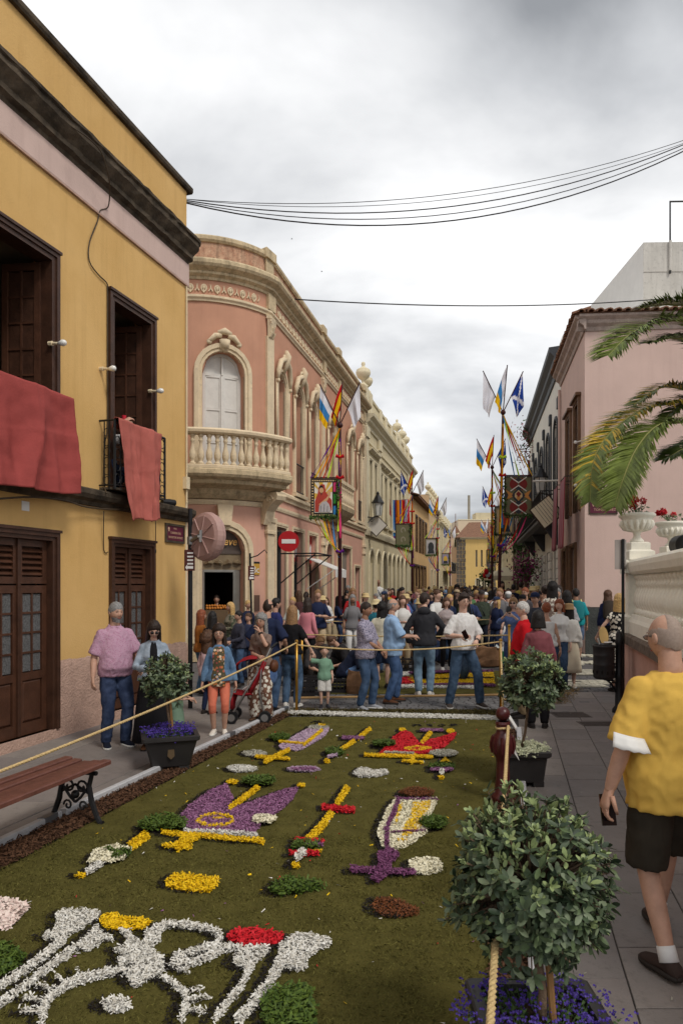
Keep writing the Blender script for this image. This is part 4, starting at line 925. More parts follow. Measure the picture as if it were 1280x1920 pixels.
m_dark=smat('dark_interior',(34,28,26),rough=.8,var=.3,vscale=4)
m=MB(PT);m.box(a0-.3,a1+.3,-2.2,-2.15,0,2.7);m.box(a0-.3,a1+.3,-2.2,-.3,2.67,2.70);m.box(a0-.3,a0-.26,-2.2,-.3,0,2.7);m.box(a1+.26,a1+.3,-2.2,-.3,0,2.7);m.build('shop_interior',m_dark,shop)
m=MB(PT);m.box(a0+.06,a1-.25,-.6,-.35,.5,1.25);m.build('counter',smat('counter_wood',(104,84,62),rough=.5),shop)
m_bread=smat('bread_crust',(206,132,58),rough=.6,var=.3,vscale=20)
for k2 in range(16):x=a0+.12+(k2%8)*.085;m=MB(PT);m.sphere((x,-.42-.1*(k2//8),1.29+.05*(k2//8)+rs.uniform(0,.02)),(.045,.04,.035),7,5);m.build('pastry',m_bread,shop,smooth=True)
m=MB(PT);m.box(a1-.22,a1-.02,-.24,-.2,.45,2.26);m.box(a0,a0+.05,-.24,-.16,.45,2.26);m.box(a0+.05,a1-.22,-.22,-.18,2.2,2.26);m.build('glazing_frame',smat('alu_frame',(150,148,142),rough=.35,metal=.6),shop)
m=MB(PT);m.box(a0,a1,-.3,.0,.40,.455);m.build('shop_sill',m_trim,shop)
m_red=smat('red_poster',(176,38,40),rough=.5,var=.08);m_louv=smat('louvre_grey',(140,130,120),rough=.6,var=.1)
for i,(a0,a1,zb,zt,k_)in enumerate(grs[1:]):
 surround(PT,a0,a1,zb,zt,k_,.12,.05,'door_surround',m_trim,sal)
 d_=window_fill(PT,a0,a1,.02,zt-.9 if k_=='rect' else zt,'rect' if k_=='rect' else k_,.2,sal,m_wood if i not in(4,5)else m_louv,m_glassd if i in(0,1,2,4)else m_pale if i==3 else m_wood2,nx=2,nz=3,name='door')
 if k_=='rect':
  m=MB(PT);m.box(a0,a1,-.22,-.16,zt-.87,zt)
  m.build('transom',m_red if i in(1,2)else m_louv,d_)
  if i in(1,2):
   for k2 in range(4):m=MB(PT);x=a0+.12+(a1-a0-.3)*k2/3.2;m.prism([(x,zt-.75),(x+.13,zt-.75),(x+.16,zt-.35),(x+.05,zt-.25),(x-.02,zt-.4)],-.16,-.152);m.build('poster_print',m_white,d_)
  if i==0:
   for k2 in range(8):m=MB(PT);m.box(a0+.05,a1-.05,-.16,-.13,zt-.82+k2*.1,zt-.82+k2*.1+.05);m.build('slat',m_louv,d_)
m=MB(PT);a,z=SF.px(478,1075);
sB=arc_px(478)
for nm,z0_,z1_,mt in(('house_sign',2.14,2.42,smat('amber_sign',(196,150,60),rough=.5,var=.05)),('meter_box',1.22,1.62,smat('meter_box_paint',(112,84,72),rough=.6))):
 m=MB(PT);m.box(sB-.13,sB+.13,.0,.03,z0_,z1_);o=m.build(nm,mt,sal)
ct=Vector(PT(sB,.034,2.26));rt=(Vector(PT(sB+.05,.034,2.26))-ct).normalized();text('Bc',.24,m_white,sal,facemat(ct,rt,(0,0,1)),ext=.002)
m=MB(PT);m.box(sB-.13,sB+.13,.0,.031,2.42,2.47);m.build('sign_strip',m_black,sal)
aw=thing('folded_awning_frame','bare black iron awning arms beside the no entry sign','awning frame',PT(sp(536),0,2.4));q0,q1=sp(520),sp(552)
for a in(q0,q1):
 m=MB();m.tube([PT(a,.05,2.72),PT(a,1.1,2.72)],.022,6);m.tube([PT(a,.06,1.9),PT(a,1.05,2.70)],.018,6);m.tube([PT(a,.05,1.2),PT(a,.05,2.75)],.02,6);m.build('awning_arm',m_black,aw)
m=MB();m.tube([PT(q0,1.1,2.72),PT(q1,1.1,2.72)],.022,6);m.build('front_bar',m_black,aw)
wa=thing('white_awning','small white cloth awning over a salmon building door','awning',PT(sp(580),0,2.2));q0,q1=sp(572),sp(596)
m=MB(PT);nn_=14;sc=[]
for i in range(nn_+1):x=q0+(q1-q0)*i/nn_;sc.append(x)
m.add([(x,.05,2.72)for x in sc]+[(x,.95,2.36+.012*math.sin(i*1.7))for i,x in enumerate(sc)]+[(x,.96+.01*math.sin(i*2.1),2.10+.025*(i%2))for i,x in enumerate(sc)],[(j*(nn_+1)+i,j*(nn_+1)+i+1,(j+1)*(nn_+1)+i+1,(j+1)*(nn_+1)+i)for j in range(2)for i in range(nn_)])
m.build('awning_cloth',m_white,wa)
for a in(q0,q1):m=MB();m.tube([PT(a,.05,2.70),PT(a,.95,2.34)],.018,6);m.tube([PT(a,.05,1.75),PT(a,.9,2.33)],.015,6);m.build('awning_arm',m_white,wa)
# THE REST OF THE STREET, LEFT
m_creamw=smat('cream_plaster',(214,200,166),rough=.9,var=.07,vscale=1.2,bump=.2,bscale=50,streak=.22,streakcol=s2l((150,134,104)),spec=.15)
m_creamt=smat('cream_stone',(222,210,180),rough=.85,var=.08,vscale=3,dirt=.25,streak=.25,streakcol=s2l((134,120,94)),spec=.15)
m_greyp=smat('grey_blind',(150,142,126),rough=.7,var=.1)
um=MB();um.lathe(urn_profile(),n=12);ume=um.mesh('urn');ume.materials.append(m_creamt);ume.shade_smooth()
def building(name,label,F,s0,s1,H,mw,mtr,rows,cornice=None,parapet=0.0,depth=9,finial=None,roof=None,base=None,nfin=0,shut=None,mfr=None):
 """rows: (z0, z1, kind, [centres], width, hood, style)"""
 b=thing(name,label,'building',F.T(s0,0,0));T=F.T;ops=[]
 for z0,z1,kind,cs,wd,hood,st in rows:
  for c in cs:ops.append((c-wd/2,c+wd/2,z0,z1,kind))
 col_wall(T,s0,s1,0,H,ops,.25,'wall',mw,b,step=50)
 for z0,z1,kind,cs,wd,hood,st in rows:
  for c in cs:
   w_=window_fill(T,c-wd/2,c+wd/2,z0+.01,z1,kind,.18,b,mfr or mtr,shut or m_glassd,nx=2,nz=3,name='door' if z0<.3 else 'window')
   if hood:
    surround(T,c-wd/2,c+wd/2,z0,z1,kind,.14,.06,'surround',mtr,w_)
    if hood>1:
     m=MB(T);zt=z1+.34;m.mould([(0,zt),(.08,zt),(.2,zt+.1),(.2,zt+.16),(0,zt+.2)],c-wd/2-.22,c+wd/2+.22);m.build('hood',mtr,w_)
     if z0>.3:m=MB(T);m.box(c-wd/2-.18,c+wd/2+.18,0,.12,z0-.12,z0-.01);m.build('sill',mtr,w_)
 if cornice:
  z=H-parapet-cornice
  pr=[(-.02,z),(.06,z),(.08,z+cornice*.25),(.2,z+cornice*.4),(.22,z+cornice*.55),(.38,z+cornice*.75),(.40,z+cornice*.95),(-.02,z+cornice)]
  m=MB(T);m.mould(pr,s0,s1);m.build('cornice',mtr,b)
 if base:m=MB(T);m.mould([(0,0),(.05,0),(.05,base),(0,base+.03)],s0,s1);m.build('plinth',mtr,b)
 if parapet:
  m=MB(T);m.mould([(-.05,H-.1),(.06,H-.1),(.08,H),(.0,H+.06),(-.25,H+.06),(-.25,H-.1)],s0,s1);m.build('coping',mtr,b)
 if roof=='tile':tile_roof(T,s0,s1,H,depth,b)
 for i in range(nfin):
  s=s0+.4+(s1-s0-.8)*i/max(1,nfin-1)
  m=MB(T);m.cbox(s-.24,s+.24,-.3,.10,H-parapet*1.0,H+.12,.03);pr_=m.build('parapet_pier',mtr,b)
  place(ume,'urn',T,s,-.1,H+.12,pr_,scale=(1,1,1))
 roof_and_sides(T,s0,s1,0,H-.02,depth,mw,b)
 return b
m_tile=smat('roof_tile',(122,84,64),rough=.9,var=.35,vscale=6,bump=.3,bscale=30,dirt=.5,col2=s2l((150,112,88)))
def tile_roof(T,s0,s1,H,depth,par,out=.45,pitch=.32,nmax=300):
 m=MB(T);m.add([(s0-.1,out,H),(s1+.1,out,H),(s1+.1,-depth/2,H+pitch*depth*.5+.1),(s0-.1,-depth/2,H+pitch*depth*.5+.1),(s0-.1,out,H-.08),(s1+.1,out,H-.08),(s1+.1,0,H-.1),(s0-.1,0,H-.1)],[(0,1,2,3),(0,1,5,4),(4,5,6,7)]);r_=m.build('roof',m_tile,par)
 n=int((s1-s0+.2)/.22);tm_=MB();L=depth/2+out
 hp=[(.085*math.cos(a),.07*math.sin(a))for a in np.linspace(0,math.pi,6)]
 tm_.loft([[(x,0,z)for x,z in hp]+[(x*.8,0,z*.7-.01)for x,z in hp[::-1]],[(x*.85,-.5,z*.85+.5*pitch+.0)for x,z in hp]+[(x*.68,-.5,z*.6+.5*pitch-.01)for x,z in hp[::-1]]])
 me=tm_.mesh('roof_tile');me.materials.append(m_tile)
 for i in range(n):
  for j in range(2):place(me,'roof_tile',T,s0-.05+i*.22,out+.03-.42*j,H+.01+.42*j*pitch+.02,r_)
def spx(F,*pxs):return[F.s(p)for p in pxs]
CF=SF
c0,c1=CF.s(684),CF.s(772)
wins=spx(CF,694,703);wl=spx(CF,713,722,731,740,748,755);gl=spx(CF,696,709,720,729,737,745,752,760)
crm=building('cream_palace','long cream neoclassical building with roof urns beyond the salmon one',CF,c0+.05,c1,10.45,m_creamw,m_creamt,[(4.9,7.6,'rect',wins,.75,2,0),(4.9,7.4,'rect',wl,.95,2,0),(0.02,2.9,'arch',gl,1.15,1,0)],cornice=.6,parapet=.95,nfin=0,shut=m_greyp,base=.6)
T=CF.T
for px_ in(685,709,764):
 s=CF.s(px_);m=MB(T);m.box(s-.25,s+.25,0,.1,4.4,8.9);m.cbox(s-.32,s+.32,0,.16,8.4,8.9,.03);m.build('pilaster',m_creamt,crm)
m=MB(T);m.mould([(0,4.1),(.1,4.1),(.16,4.3),(.16,4.4),(0,4.5)],c0+.05,c1);m.build('belt_course',m_creamt,crm)
m=MB(T);m.mould([(0,8.3),(.06,8.3),(.06,8.4),(0,8.42)],c0+.05,c1);m.build('string_course',m_creamt,crm)
for i,px_ in enumerate((680,692,711,721,731,741,747,756,763)):
 s=CF.s(px_)+(.6 if i==0 else 0);m=MB(T);m.cbox(s-.28,s+.28,-.3,.12,9.5,10.62 if i in(0,1,6,7,8)else 10.5,.04);pr_=m.build('parapet_pier',m_creamt,crm)
 if i in(0,1,6,7,8):place(ume,'urn',T,s,-.1,10.62,pr_,scale=(1.0,1.0,1.05)if i else(1.25,1.25,1.25))
 s2=CF.s((680,692,711,721,731,741,747,756,763,770)[i+1]);m=MB(T);m.box(s+.45,s2-.45,-.02,.035,9.62,10.25);m.build('parapet_panel',m_creamw,crm)
m_ochre=smat('soft_ochre_plaster',(214,176,124),rough=.9,var=.07,vscale=1,streak=.2,streakcol=s2l((150,116,76)),spec=.15)
o0,o1=c1+.05,CF.s(803)
building('ochre_house','pale ochre house with tiled eaves and tall dark windows',CF,o0,o1,7.9,m_ochre,m_wood,[(4.2,6.7,'rect',spx(CF,780,786.5,792,797.5),.95,1,0),(0.02,3.2,'rect',spx(CF,777,783,789.5,795.5),1.3,1,0)],roof='tile',shut=m_glassd)
f0,f1=o1+.05,CF.s(819)
building('finial_house','narrow tan house with ball finials on its parapet',CF,f0,f1,9.4,smat('tan_plaster',(206,176,138),rough=.9,var=.08,vscale=1,streak=.2),m_creamt,[(4.4,6.9,'rect',spx(CF,807,811.5,815.5),.9,1,0),(0.02,3.1,'rect',spx(CF,808,814),1.2,1,0)],cornice=.5,parapet=.8,nfin=5,shut=m_greyp)
g0,g1=f1+.05,CF.s(841)
gb=building('yellow_cream_building','long pale yellow building with pilasters further down the street',CF,g0,g1,8.3,smat('pale_yellow_plaster',(222,202,146),rough=.9,var=.07,vscale=1,streak=.2),m_creamt,[(4.3,6.6,'rect',spx(CF,821.5,825,828.5,832,835,838),1.0,1,0),(0.02,3.0,'rect',spx(CF,821.5,825,828.5,832,835,838),1.2,1,0)],cornice=.45,parapet=.4,shut=m_greyp)
for px_ in(820,823.3,826.8,830.2,833.5,836.5,840):
 s=CF.s(px_);m=MB(T);m.box(s-.22,s+.22,0,.14,0,7.6);m.cbox(s-.4,s+.4,-.2,.35,8.2,8.9,.05);m.build('pilaster',m_creamt,gb)
m=MB(T);s=CF.s(833);m.cbox(s-3,s+3,0,1.0,3.1,3.3,.05);m.build('balcony_slab',m_basalt,gb)
m=MB(T);m.box(s-3,s+3,.92,1.0,4.1,4.2);m.build('balcony_rail',m_black,gb)
for k2 in range(14):m=MB(T);x=s-2.9+k2*.445;m.box(x,x+.06,.94,.99,3.3,4.1);m.build('railing_bar',m_black,gb)
def blk(name,label,px0,px1,pyt,d,mw,dep=12,cat='building',skew=0.0):
 x0,x1=(px0-CXP)/FPX*d,(px1-CXP)/FPX*d;F=Frame((x0,d),(1,skew),1);zt=CAMH-(pyt-HOR)/FPX*d
 return F,(x1-x0),zt
FT,wt,zt=blk('t','',846,864,1000,100,None)
m_rose=smat('rose_cream_plaster',(222,190,160),rough=.9,var=.06,vscale=.6)
tw=building('bell_tower','small rose tower with red conical cap at the end of the street',FT,0,wt,zt,m_rose,m_creamt,[(zt-2.0,zt-.9,'arch',[wt/2],.55,1,0),(3.5,5,'rect',[wt/2],.6,1,0)],cornice=.35,parapet=.1,depth=2)
cc=FT.T(wt/2,-.7,zt);m=MB();m.lathe([(wt*.62,0),(wt*.5,.15),(wt*.25,.75),(.06,1.2),(.03,1.6)],cc,8);m.sphere((cc[0],cc[1],cc[2]+1.7),.12,8,6);m.tube([(cc[0],cc[1],cc[2]+1.7),(cc[0],cc[1],cc[2]+2.9)],.05,5);m.build('spire',m_tile,tw)
m_conv=smat('convent_yellow',(226,190,120),rough=.9,var=.06,vscale=.6,streak=.15)
m_dstone=smat('dark_quoin',(84,76,70),rough=.95,var=.5,vscale=6,col2=s2l((128,118,106)),bump=.6,bscale=10)
FV,wv_,zv=blk('c','',862,926,1008,95,None,skew=-.18)
cv=building('convent','yellow convent with dark stone corners closing the street',FV,0,wv_+.4,zv,m_conv,m_creamt,[(4.3,6.6,'rect',[2.2,2.9,3.6][0:3],.25,0,0),(0.02,2.4,'arch',[2.4,3.2,4.0],.55,1,0)],cornice=.25,depth=10)
for s0_,s1_ in((-.5,.75),(wv_-.9,wv_+.1)):
 k2=0;z=0
 while z<zv-.2:
  h_=.55;off=.12 if k2%2 else 0
  nb=3
  for q2 in range(nb):
   a=s0_+(s1_-s0_)*q2/nb+off*.5;m=MB(FV.T);m.cbox(a,a+(s1_-s0_)/nb-.05,-.02,.06,z+.02,z+h_-.03,.03);m.build('quoin_stone',m_dstone,cv)
  z+=h_;k2+=1
m=MB(FV.T);m.add([(-.6,.5,zv),(wv_+.6,.5,zv),(wv_+.6,-6,zv+2.6),(1.2,-6,zv+2.6)],[(0,1,2,3)]);m.add([(-.6,.5,zv),(1.2,-6,zv+2.6),(-.6,-10,zv)],[(0,1,2)]);m.build('roof',m_tile,cv)
FB,wb,zb=blk('b','',858,935,968,125,None)
bb=building('apartment_block','plain beige block rising behind the convent',FB,0,wb+3,zb-.6,smat('beige_plaster',(218,196,168),rough=.9,var=.05,vscale=.5),m_creamt,[(zb-3.2,zb-2.2,'rect',[1.6],.4,0,0)],cornice=None,parapet=.2,depth=12)
m=MB(FB.T);m.box(wb*.45,wb*.45+2.8,-4,-.6,zb-.62,zb+.7);m.build('stair_head',m_creamw,bb)
m=MB(FB.T);m.lathe([(.3,0),(.3,4.2)],FB.T(2.4,-2,zb-.6),8)if False else m.box(2.1,2.5,-2,-1.6,zb-.62,zb+4.0);m.build('chimney',m_greyp,bb)
# RIGHT SIDE OF THE STREET
m_rosa=smat('rosa_plaster',(212,184,173),rough=.9,var=.05,vscale=1.1,bump=.25,bscale=45,streak=.12,streakcol=s2l((160,126,116)),spec=.15)
m_dgrey=smat('dark_grey_render',(66,68,66),rough=.95,var=.2,vscale=5,bump=1,bscale=22,dirt=.2)
m_oak=smat('oak_shutter',(112,82,58),rough=.55,var=.25,vscale=6,bump=.2,bscale=40)
RO=Vector(((1096-CXP)/FPX*18.8,18.8));RF=Frame(RO,(.192,1),-1);ZR=9.05
EF=Frame(RO,(1,-.075),1)
ros=thing('rosa_house','pale pink house with tiled eaves and a dark grey skirting','house',(RO.x,RO.y,0))
RE=RF.s(1051)
rw=[(RF.s(1082.5),'a'),(RF.s(1067),'b')]
ops=[]
for c,_ in rw:ops+=[(c-.42,c+.42,4.0,7.1,'rect')]
gc=[RF.s(1075),RF.s(1060)]
for c in gc:ops+=[(c-.5,c+.5,0.02,3.0,'rect')]
col_wall(RF.T,0,RE,0,ZR,ops,.25,'street_wall',m_rosa,ros,step=50)
col_wall(EF.T,0,9,1.28,ZR,[],.2,'end_wall',m_rosa,ros,step=50)
m=MB(EF.T);vv=[];n,nz=40,8
for i in range(n+1):
 for j in range(nz+1):vv.append((9*i/n,.03+rs.uniform(0,.012)-(.04 if j==nz else 0),1.28*j/nz))
m.add(vv,[(i*(nz+1)+j,(i+1)*(nz+1)+j,(i+1)*(nz+1)+j+1,i*(nz+1)+j+1)for i in range(n)for j in range(nz)]);m.build('skirting',m_dgrey,ros,smooth=True)
m=MB(EF.T);m.box(-.012,.13,-.02,.012,1.3,ZR-.5);m.build('corner_strip',m_rosa,ros)
for o_,T_ in((ops[:2],RF.T),(ops[2:],RF.T)):
 for a0,a1,z0,z1,k_ in o_:
  w_=window_fill(T_,a0,a1,z0,z1,'rect',.1,ros,m_wood2,m_oak,nx=2,nz=4,name='window' if z0>1 else 'door',louvre=True)
  surround(T_,a0,a1,z0,z1,'rect',.14,.08,'window_surround',m_oak,w_)
  if z0>1:m=MB(T_);m.cbox(a0-.22,a1+.22,0,.16,z1+.13,z1+.22,.02);m.build('hood',m_oak,w_)
m_eave=smat('eaves_plaster',(176,158,148),rough=.9,var=.2,vscale=5,dirt=.5)
for nm,F_,s0_,s1_ in(('eaves',RF,-.35,RE),('eaves',EF,-.35,9)):
 m=MB(F_.T);m.mould([(0,ZR-.30),(.04,ZR-.30),(.07,ZR-.20),(.16,ZR-.13),(.18,ZR-.05),(.28,ZR+.02),(.29,ZR+.08),(0,ZR+.1)],s0_+.13,s1_);m.build(nm,m_eave,ros)
hp=[(.10*math.cos(a),.09*math.sin(a))for a in np.linspace(0,math.pi,7)]
tmm=MB();tmm.loft([[(x,0,z)for x,z in hp]+[(x*.8,0,z*.75-.01)for x,z in hp[::-1]],[(x*.85,-.48,z*.85+.14)for x,z in hp]+[(x*.68,-.48,z*.62+.13)for x,z in hp[::-1]]])
tme=tmm.mesh('roof_tile');tme.materials.append(m_tile)
for F_,s0_,s1_ in((RF,-.3,RE+.1),(EF,-.3,5.0)):
 n=int((s1_-s0_)/.24)
 for i in range(n):
  for j in range(3):
   if s0_+.12+i*.24>.42*j-.3:place(tme,'roof_tile',F_.T,s0_+.12+i*.24+rs.normal(0,.006),.38-.40*j+rs.normal(0,.01),ZR+.10+.09*j,ros)
m=MB();rdg=Vector(EF.T(3.2,-3.2,ZR+.3));p0,p1,p2=Vector(EF.T(-.32,.34,ZR+.09)),Vector(EF.T(9,.34,ZR+.09)),Vector(RF.T(RE,.34,ZR+.09));back=Vector(RF.T(RE,-3.2,ZR+.3));rb=Vector(EF.T(9,-3.2,ZR+.3))
m.add([p0,p1,rb,rdg,p2,back],[(0,1,2,3),(0,3,5,4)]);m.build('roof',m_tile,ros)
m=MB();m.tube([RF.T(RE-.12,.07,z)for z in(0,4,8.6)],.05,8);m.build('downpipe',m_rosa,ros)
plaque(EF,(1103,939),(1157,964),[('CALLE',.18,.58,.68),('TOMAS PEREZ',.25,.56,.33)],'plum street plaque on the pale pink end wall',o=.03)
for i,c in enumerate([v for v,_ in rw]):
 m=MB();nu,nv=14,16;vv=[]
 for j in range(nv+1):
  t=j/nv
  for k2 in range(nu+1):
   u=k2/nu;vv.append(RF.T(c-.5+u*1.0,.42+.05*t+.03*math.sin(u*14+i)*(.3+t),4.95-2.0*t+.02*math.sin(u*9)))
 m.add(vv,[(j*(nu+1)+k2,j*(nu+1)+k2+1,(j+1)*(nu+1)+k2+1,(j+1)*(nu+1)+k2)for j in range(nv)for k2 in range(nu)])
 o=m.build('hanging_drape',smat('maroon_drape',(138,44,56),rough=.8,var=.1,sheen=.3),smooth=True);o.modifiers.new('t','SOLIDIFY').thickness=.01
 tag(o,('maroon cloth hanging from the near street window of the pink house','maroon cloth hanging from the far street window of the pink house')[i],'drape',group='maroon drapes on the pink house')
 r_=MB();r_.tube([RF.T(c-.5,.02,4.97),RF.T(c-.5,.42,4.97),RF.T(c+.5,.42,4.97),RF.T(c+.5,.02,4.97)],.015,6);r_.build('window_railing',m_black,ros)
for zq,px_ in((4.7,1090),(5.9,1090)):
 m=MB();s=RF.s(px_);m.tube([RF.T(s,.02,zq),RF.T(s,.12,zq-.02)],.02,6);m.sphere(RF.T(s,.17,zq-.03),.05,8,6);m.build('bulb',m_bulb,ros)
m_wpl=smat('white_plaster',(226,222,212),rough=.85,var=.05,vscale=1,streak=.18,streakcol=s2l((150,146,136)))
m_slate=smat('slate_paint',(62,64,68),rough=.6,var=.15,vscale=4)
h0,h1=RE+.05,RF.s(992);cs=list(np.linspace(h0+1.4,h1-1.4,5))
wh=building('white_house','white house with slate grey columns and heavy dark cornice',RF,h0,h1,10.2,m_wpl,m_slate,[(4.5,7.4,'arch',cs,1.05,1,0),(0.02,3.2,'rect',cs,1.4,0,0)],cornice=.8,parapet=.0,shut=m_greyp,mfr=m_slate)
T=RF.T
for i,c in enumerate(list(np.linspace(h0+.35,h1-.3,6))):
 m=MB();m.T=T;m.box(c-.12,c+.12,0,.05,4.5,8.3);m.cbox(c-.17,c+.17,0,.10,8.1,8.5,.02);m.build('pilaster',m_slate,wh)
 for k2 in range(9):m=MB(T);m.cbox(c-.32,c+.32,0,.10,.35*k2+.02,.35*k2+.33,.02);m.build('quoin_block',m_wpl,wh)
m=MB(T);m.mould([(0,4.0),(.6,4.0),(.7,4.12),(.7,4.22),(0,4.25)],h0+.3,h1-.3);m.build('balcony_slab',m_slate,wh)
for z_ in(4.4,5.2):m=MB();m.tube([T(h0+.3,.02,z_),T(h0+.3,.66,z_),T(h1-.3,.66,z_),T(h1-.3,.02,z_)],.022,6);m.build('balcony_rail',m_black,wh)
nb=44
for i in range(nb):m=MB();x=h0+.32+(h1-h0-.64)*i/(nb-1);m.tube([T(x,.66,4.22),T(x,.66,5.2)],.014,5);m.build('railing_bar',m_black,wh)
for i in range(5):
 m=MB();y_=.08+i*.13;m.tube([T(h0+.3,y_,4.22),T(h0+.3,y_,5.2)],.014,5);m.build('railing_bar',m_black,wh)
 m=MB();m.tube([T(h0+.3,y_+.08*math.cos(a),4.6+.14*math.sin(a))for a in np.linspace(0,6.28,10)],.01,4);m.build('scroll',m_black,wh)
for i in range(3):m=MB(T);c=h0+.6+i*5;m.prism([(c,3.4),(c+.01,3.4),(c+.01,3.41)],0,.1);x0=c;m2=MB(T);m2.loft([[(x0-.08,0,3.3),(x0+.08,0,3.3),(x0+.08,.1,3.3),(x0-.08,.1,3.3)],[(x0-.08,0,4.0),(x0+.08,0,4.0),(x0+.08,.55,4.0),(x0-.08,.55,4.0)]]);m2.build('balcony_bracket',m_slate,wh)
m=MB();m.tube([T(h0+.3,.02,5.55),T(h0+.3,1.6,5.55)],.035,6);m.build('flag_arm',m_wpl,wh)
for i,(s0_,s1_,z0_,z1_,o0_,o1_)in enumerate(((RE-.4,RE+2.5,9.2,11.1,-4,-.9),(h0+2,h0+5,10,11.3,-3,-.3),(h0+7,h0+11,10,11.6,-3,-.5))):
 m=MB(T);m.cbox(s0_,s1_,o0_,o1_,z0_,z1_,.06);m.build('roof_block',m_wpl,wh)
m=MB(T);m.prism([(h0+9+1.5*math.cos(a),11.5+1.3*math.sin(a))for a in np.linspace(0,math.pi,9)],-1.2,-.6);m.build('roof_gable',m_wpl,wh)
k0,k1=h1+.05,RF.s(962);m_stone=smat('rubble_stone',(112,96,84),rough=.95,var=.4,vscale=5,bump=.8,bscale=12,col2=s2l((148,128,110)))
building('stone_house','brown rubble stone house behind the bougainvillea',RF,k0,k1,7.6,m_stone,m_wood,[(4.2,6.2,'rect',list(np.linspace(k0+2,k1-2,4)),1.1,1,0),(0.02,3.0,'rect',list(np.linspace(k0+2,k1-2,4)),1.4,1,0)],cornice=.3,shut=m_glassd,roof='tile')
l0,l1=k1+.05,RF.s(938)
building('cream_house','cream house with balcony beyond the flagpoles on the right',RF,l0,l1,8.2,m_creamw,m_creamt,[(4.3,6.6,'rect',list(np.linspace(l0+2,l1-2,6)),1.1,1,0),(0.02,3.0,'rect',list(np.linspace(l0+2,l1-2,6)),1.3,1,0)],cornice=.4,parapet=.3,shut=m_glassd)
m_wblk=smat('grey_white_render',(206,202,194),rough=.9,var=.08,vscale=1.5,dirt=.3,streak=.35,streakcol=s2l((140,134,124)))
WF=Frame(((1205-CXP)/FPX*24,24),(1,-.03),1);zt=CAMH-(455-HOR)/FPX*24
tb=thing('white_block','tall plain white block rising behind the pink tiled roof','building',(WF.o.x,WF.o.y,0))
m=MB(WF.T);m.box(0,9,-4,0,8,zt-1.0);m.build('wall',m_wblk,tb)
m=MB(WF.T);m.box(.0,9,-5,-.0+.02,zt-1.02,zt);m.box(-.62,.35,-6,.06,zt-3.4,zt-3.0)if False else None;m.build('parapet',m_wblk,tb)
m=MB();q=[WF.T(0,0,8),WF.T(0,0,zt),WF.T(-.05,-7.5,zt),WF.T(-.05,-7.5,8)];m.add(q,[(0,1,2,3)]);m.build('side_wall',smat('white_side_render',(228,226,222),rough=.9,var=.04),tb)
m=MB(WF.T);m.loft([[(-.75,0,8),(-.1,0,8),(-.1,-7,8),(-.75,-7,8)],[(-.75,0,zt-2.95),(.1,0,zt-2.95),(.1,-7,zt-2.95),(-.75,-7,zt-2.95)],[(-.75,.02,zt-2.75),(.12,.02,zt-2.75),(.12,-7,zt-2.75),(-.75,-7,zt-2.75)]]);m.build('side_ledge',m_wblk,tb)
m=MB(WF.T);s,_=WF.px(1254,450);
m=MB();m.tube([WF.T(s,.05,zt-1.1),WF.T(s,.05,zt+1.38),WF.T(s+2.5,.05,zt+1.38)],.035,7);m.build('pipe_mast',m_black,tb)
m=MB();m.tube([WF.T(s,.05,zt-1.0),WF.T(s,.07,zt+.02)],.05,7);m.build('pipe_sleeve',m_wblk,tb)
# STREET FURNITURE, FLAGS, PLANTS
m_mar=smat('maroon_paint',(74,26,28),rough=.35,var=.12,vscale=6,spec=.5);m_pole=smat('pole_maroon',(60,24,24),rough=.5,var=.2,vscale=5)
m_rope=smat('jute_rope',(214,186,134),rough=.9,var=.18,vscale=60,bump=.6,bscale=150,spec=.1)
FC={k_:smat('cloth_'+k_,v_,rough=.8,var=.06,vscale=3,spec=.15)for k_,v_ in dict(white=(226,224,230),blue=(34,66,150),sky=(60,130,190),yellow=(236,186,20),red=(190,26,34),purple=(104,40,130),green=(60,140,60),lime=(190,226,60),orange=(236,140,30),pink=(220,70,120)).items()}
FKEY=list(FC)
m_vine=smat('vine_leaf',(64,92,40),rough=.7,var=.4,vscale=30);m_board=smat('board_frame',(60,46,36),rough=.6)
def cloth_obj(name,mat_list,vv,nu,nv,idx,parent):
 m=MB();k_=nu+1;fs=[(j*k_+i,j*k_+i+1,(j+1)*k_+i+1,(j+1)*k_+i)for j in range(nv)for i in range(nu)]
 m.add(vv,fs);m.mi=[idx(i/nu,j/nv)for j in range(nv)for i in range(nu)]
 o=m.build(name,mat_list,parent,smooth=True);return o
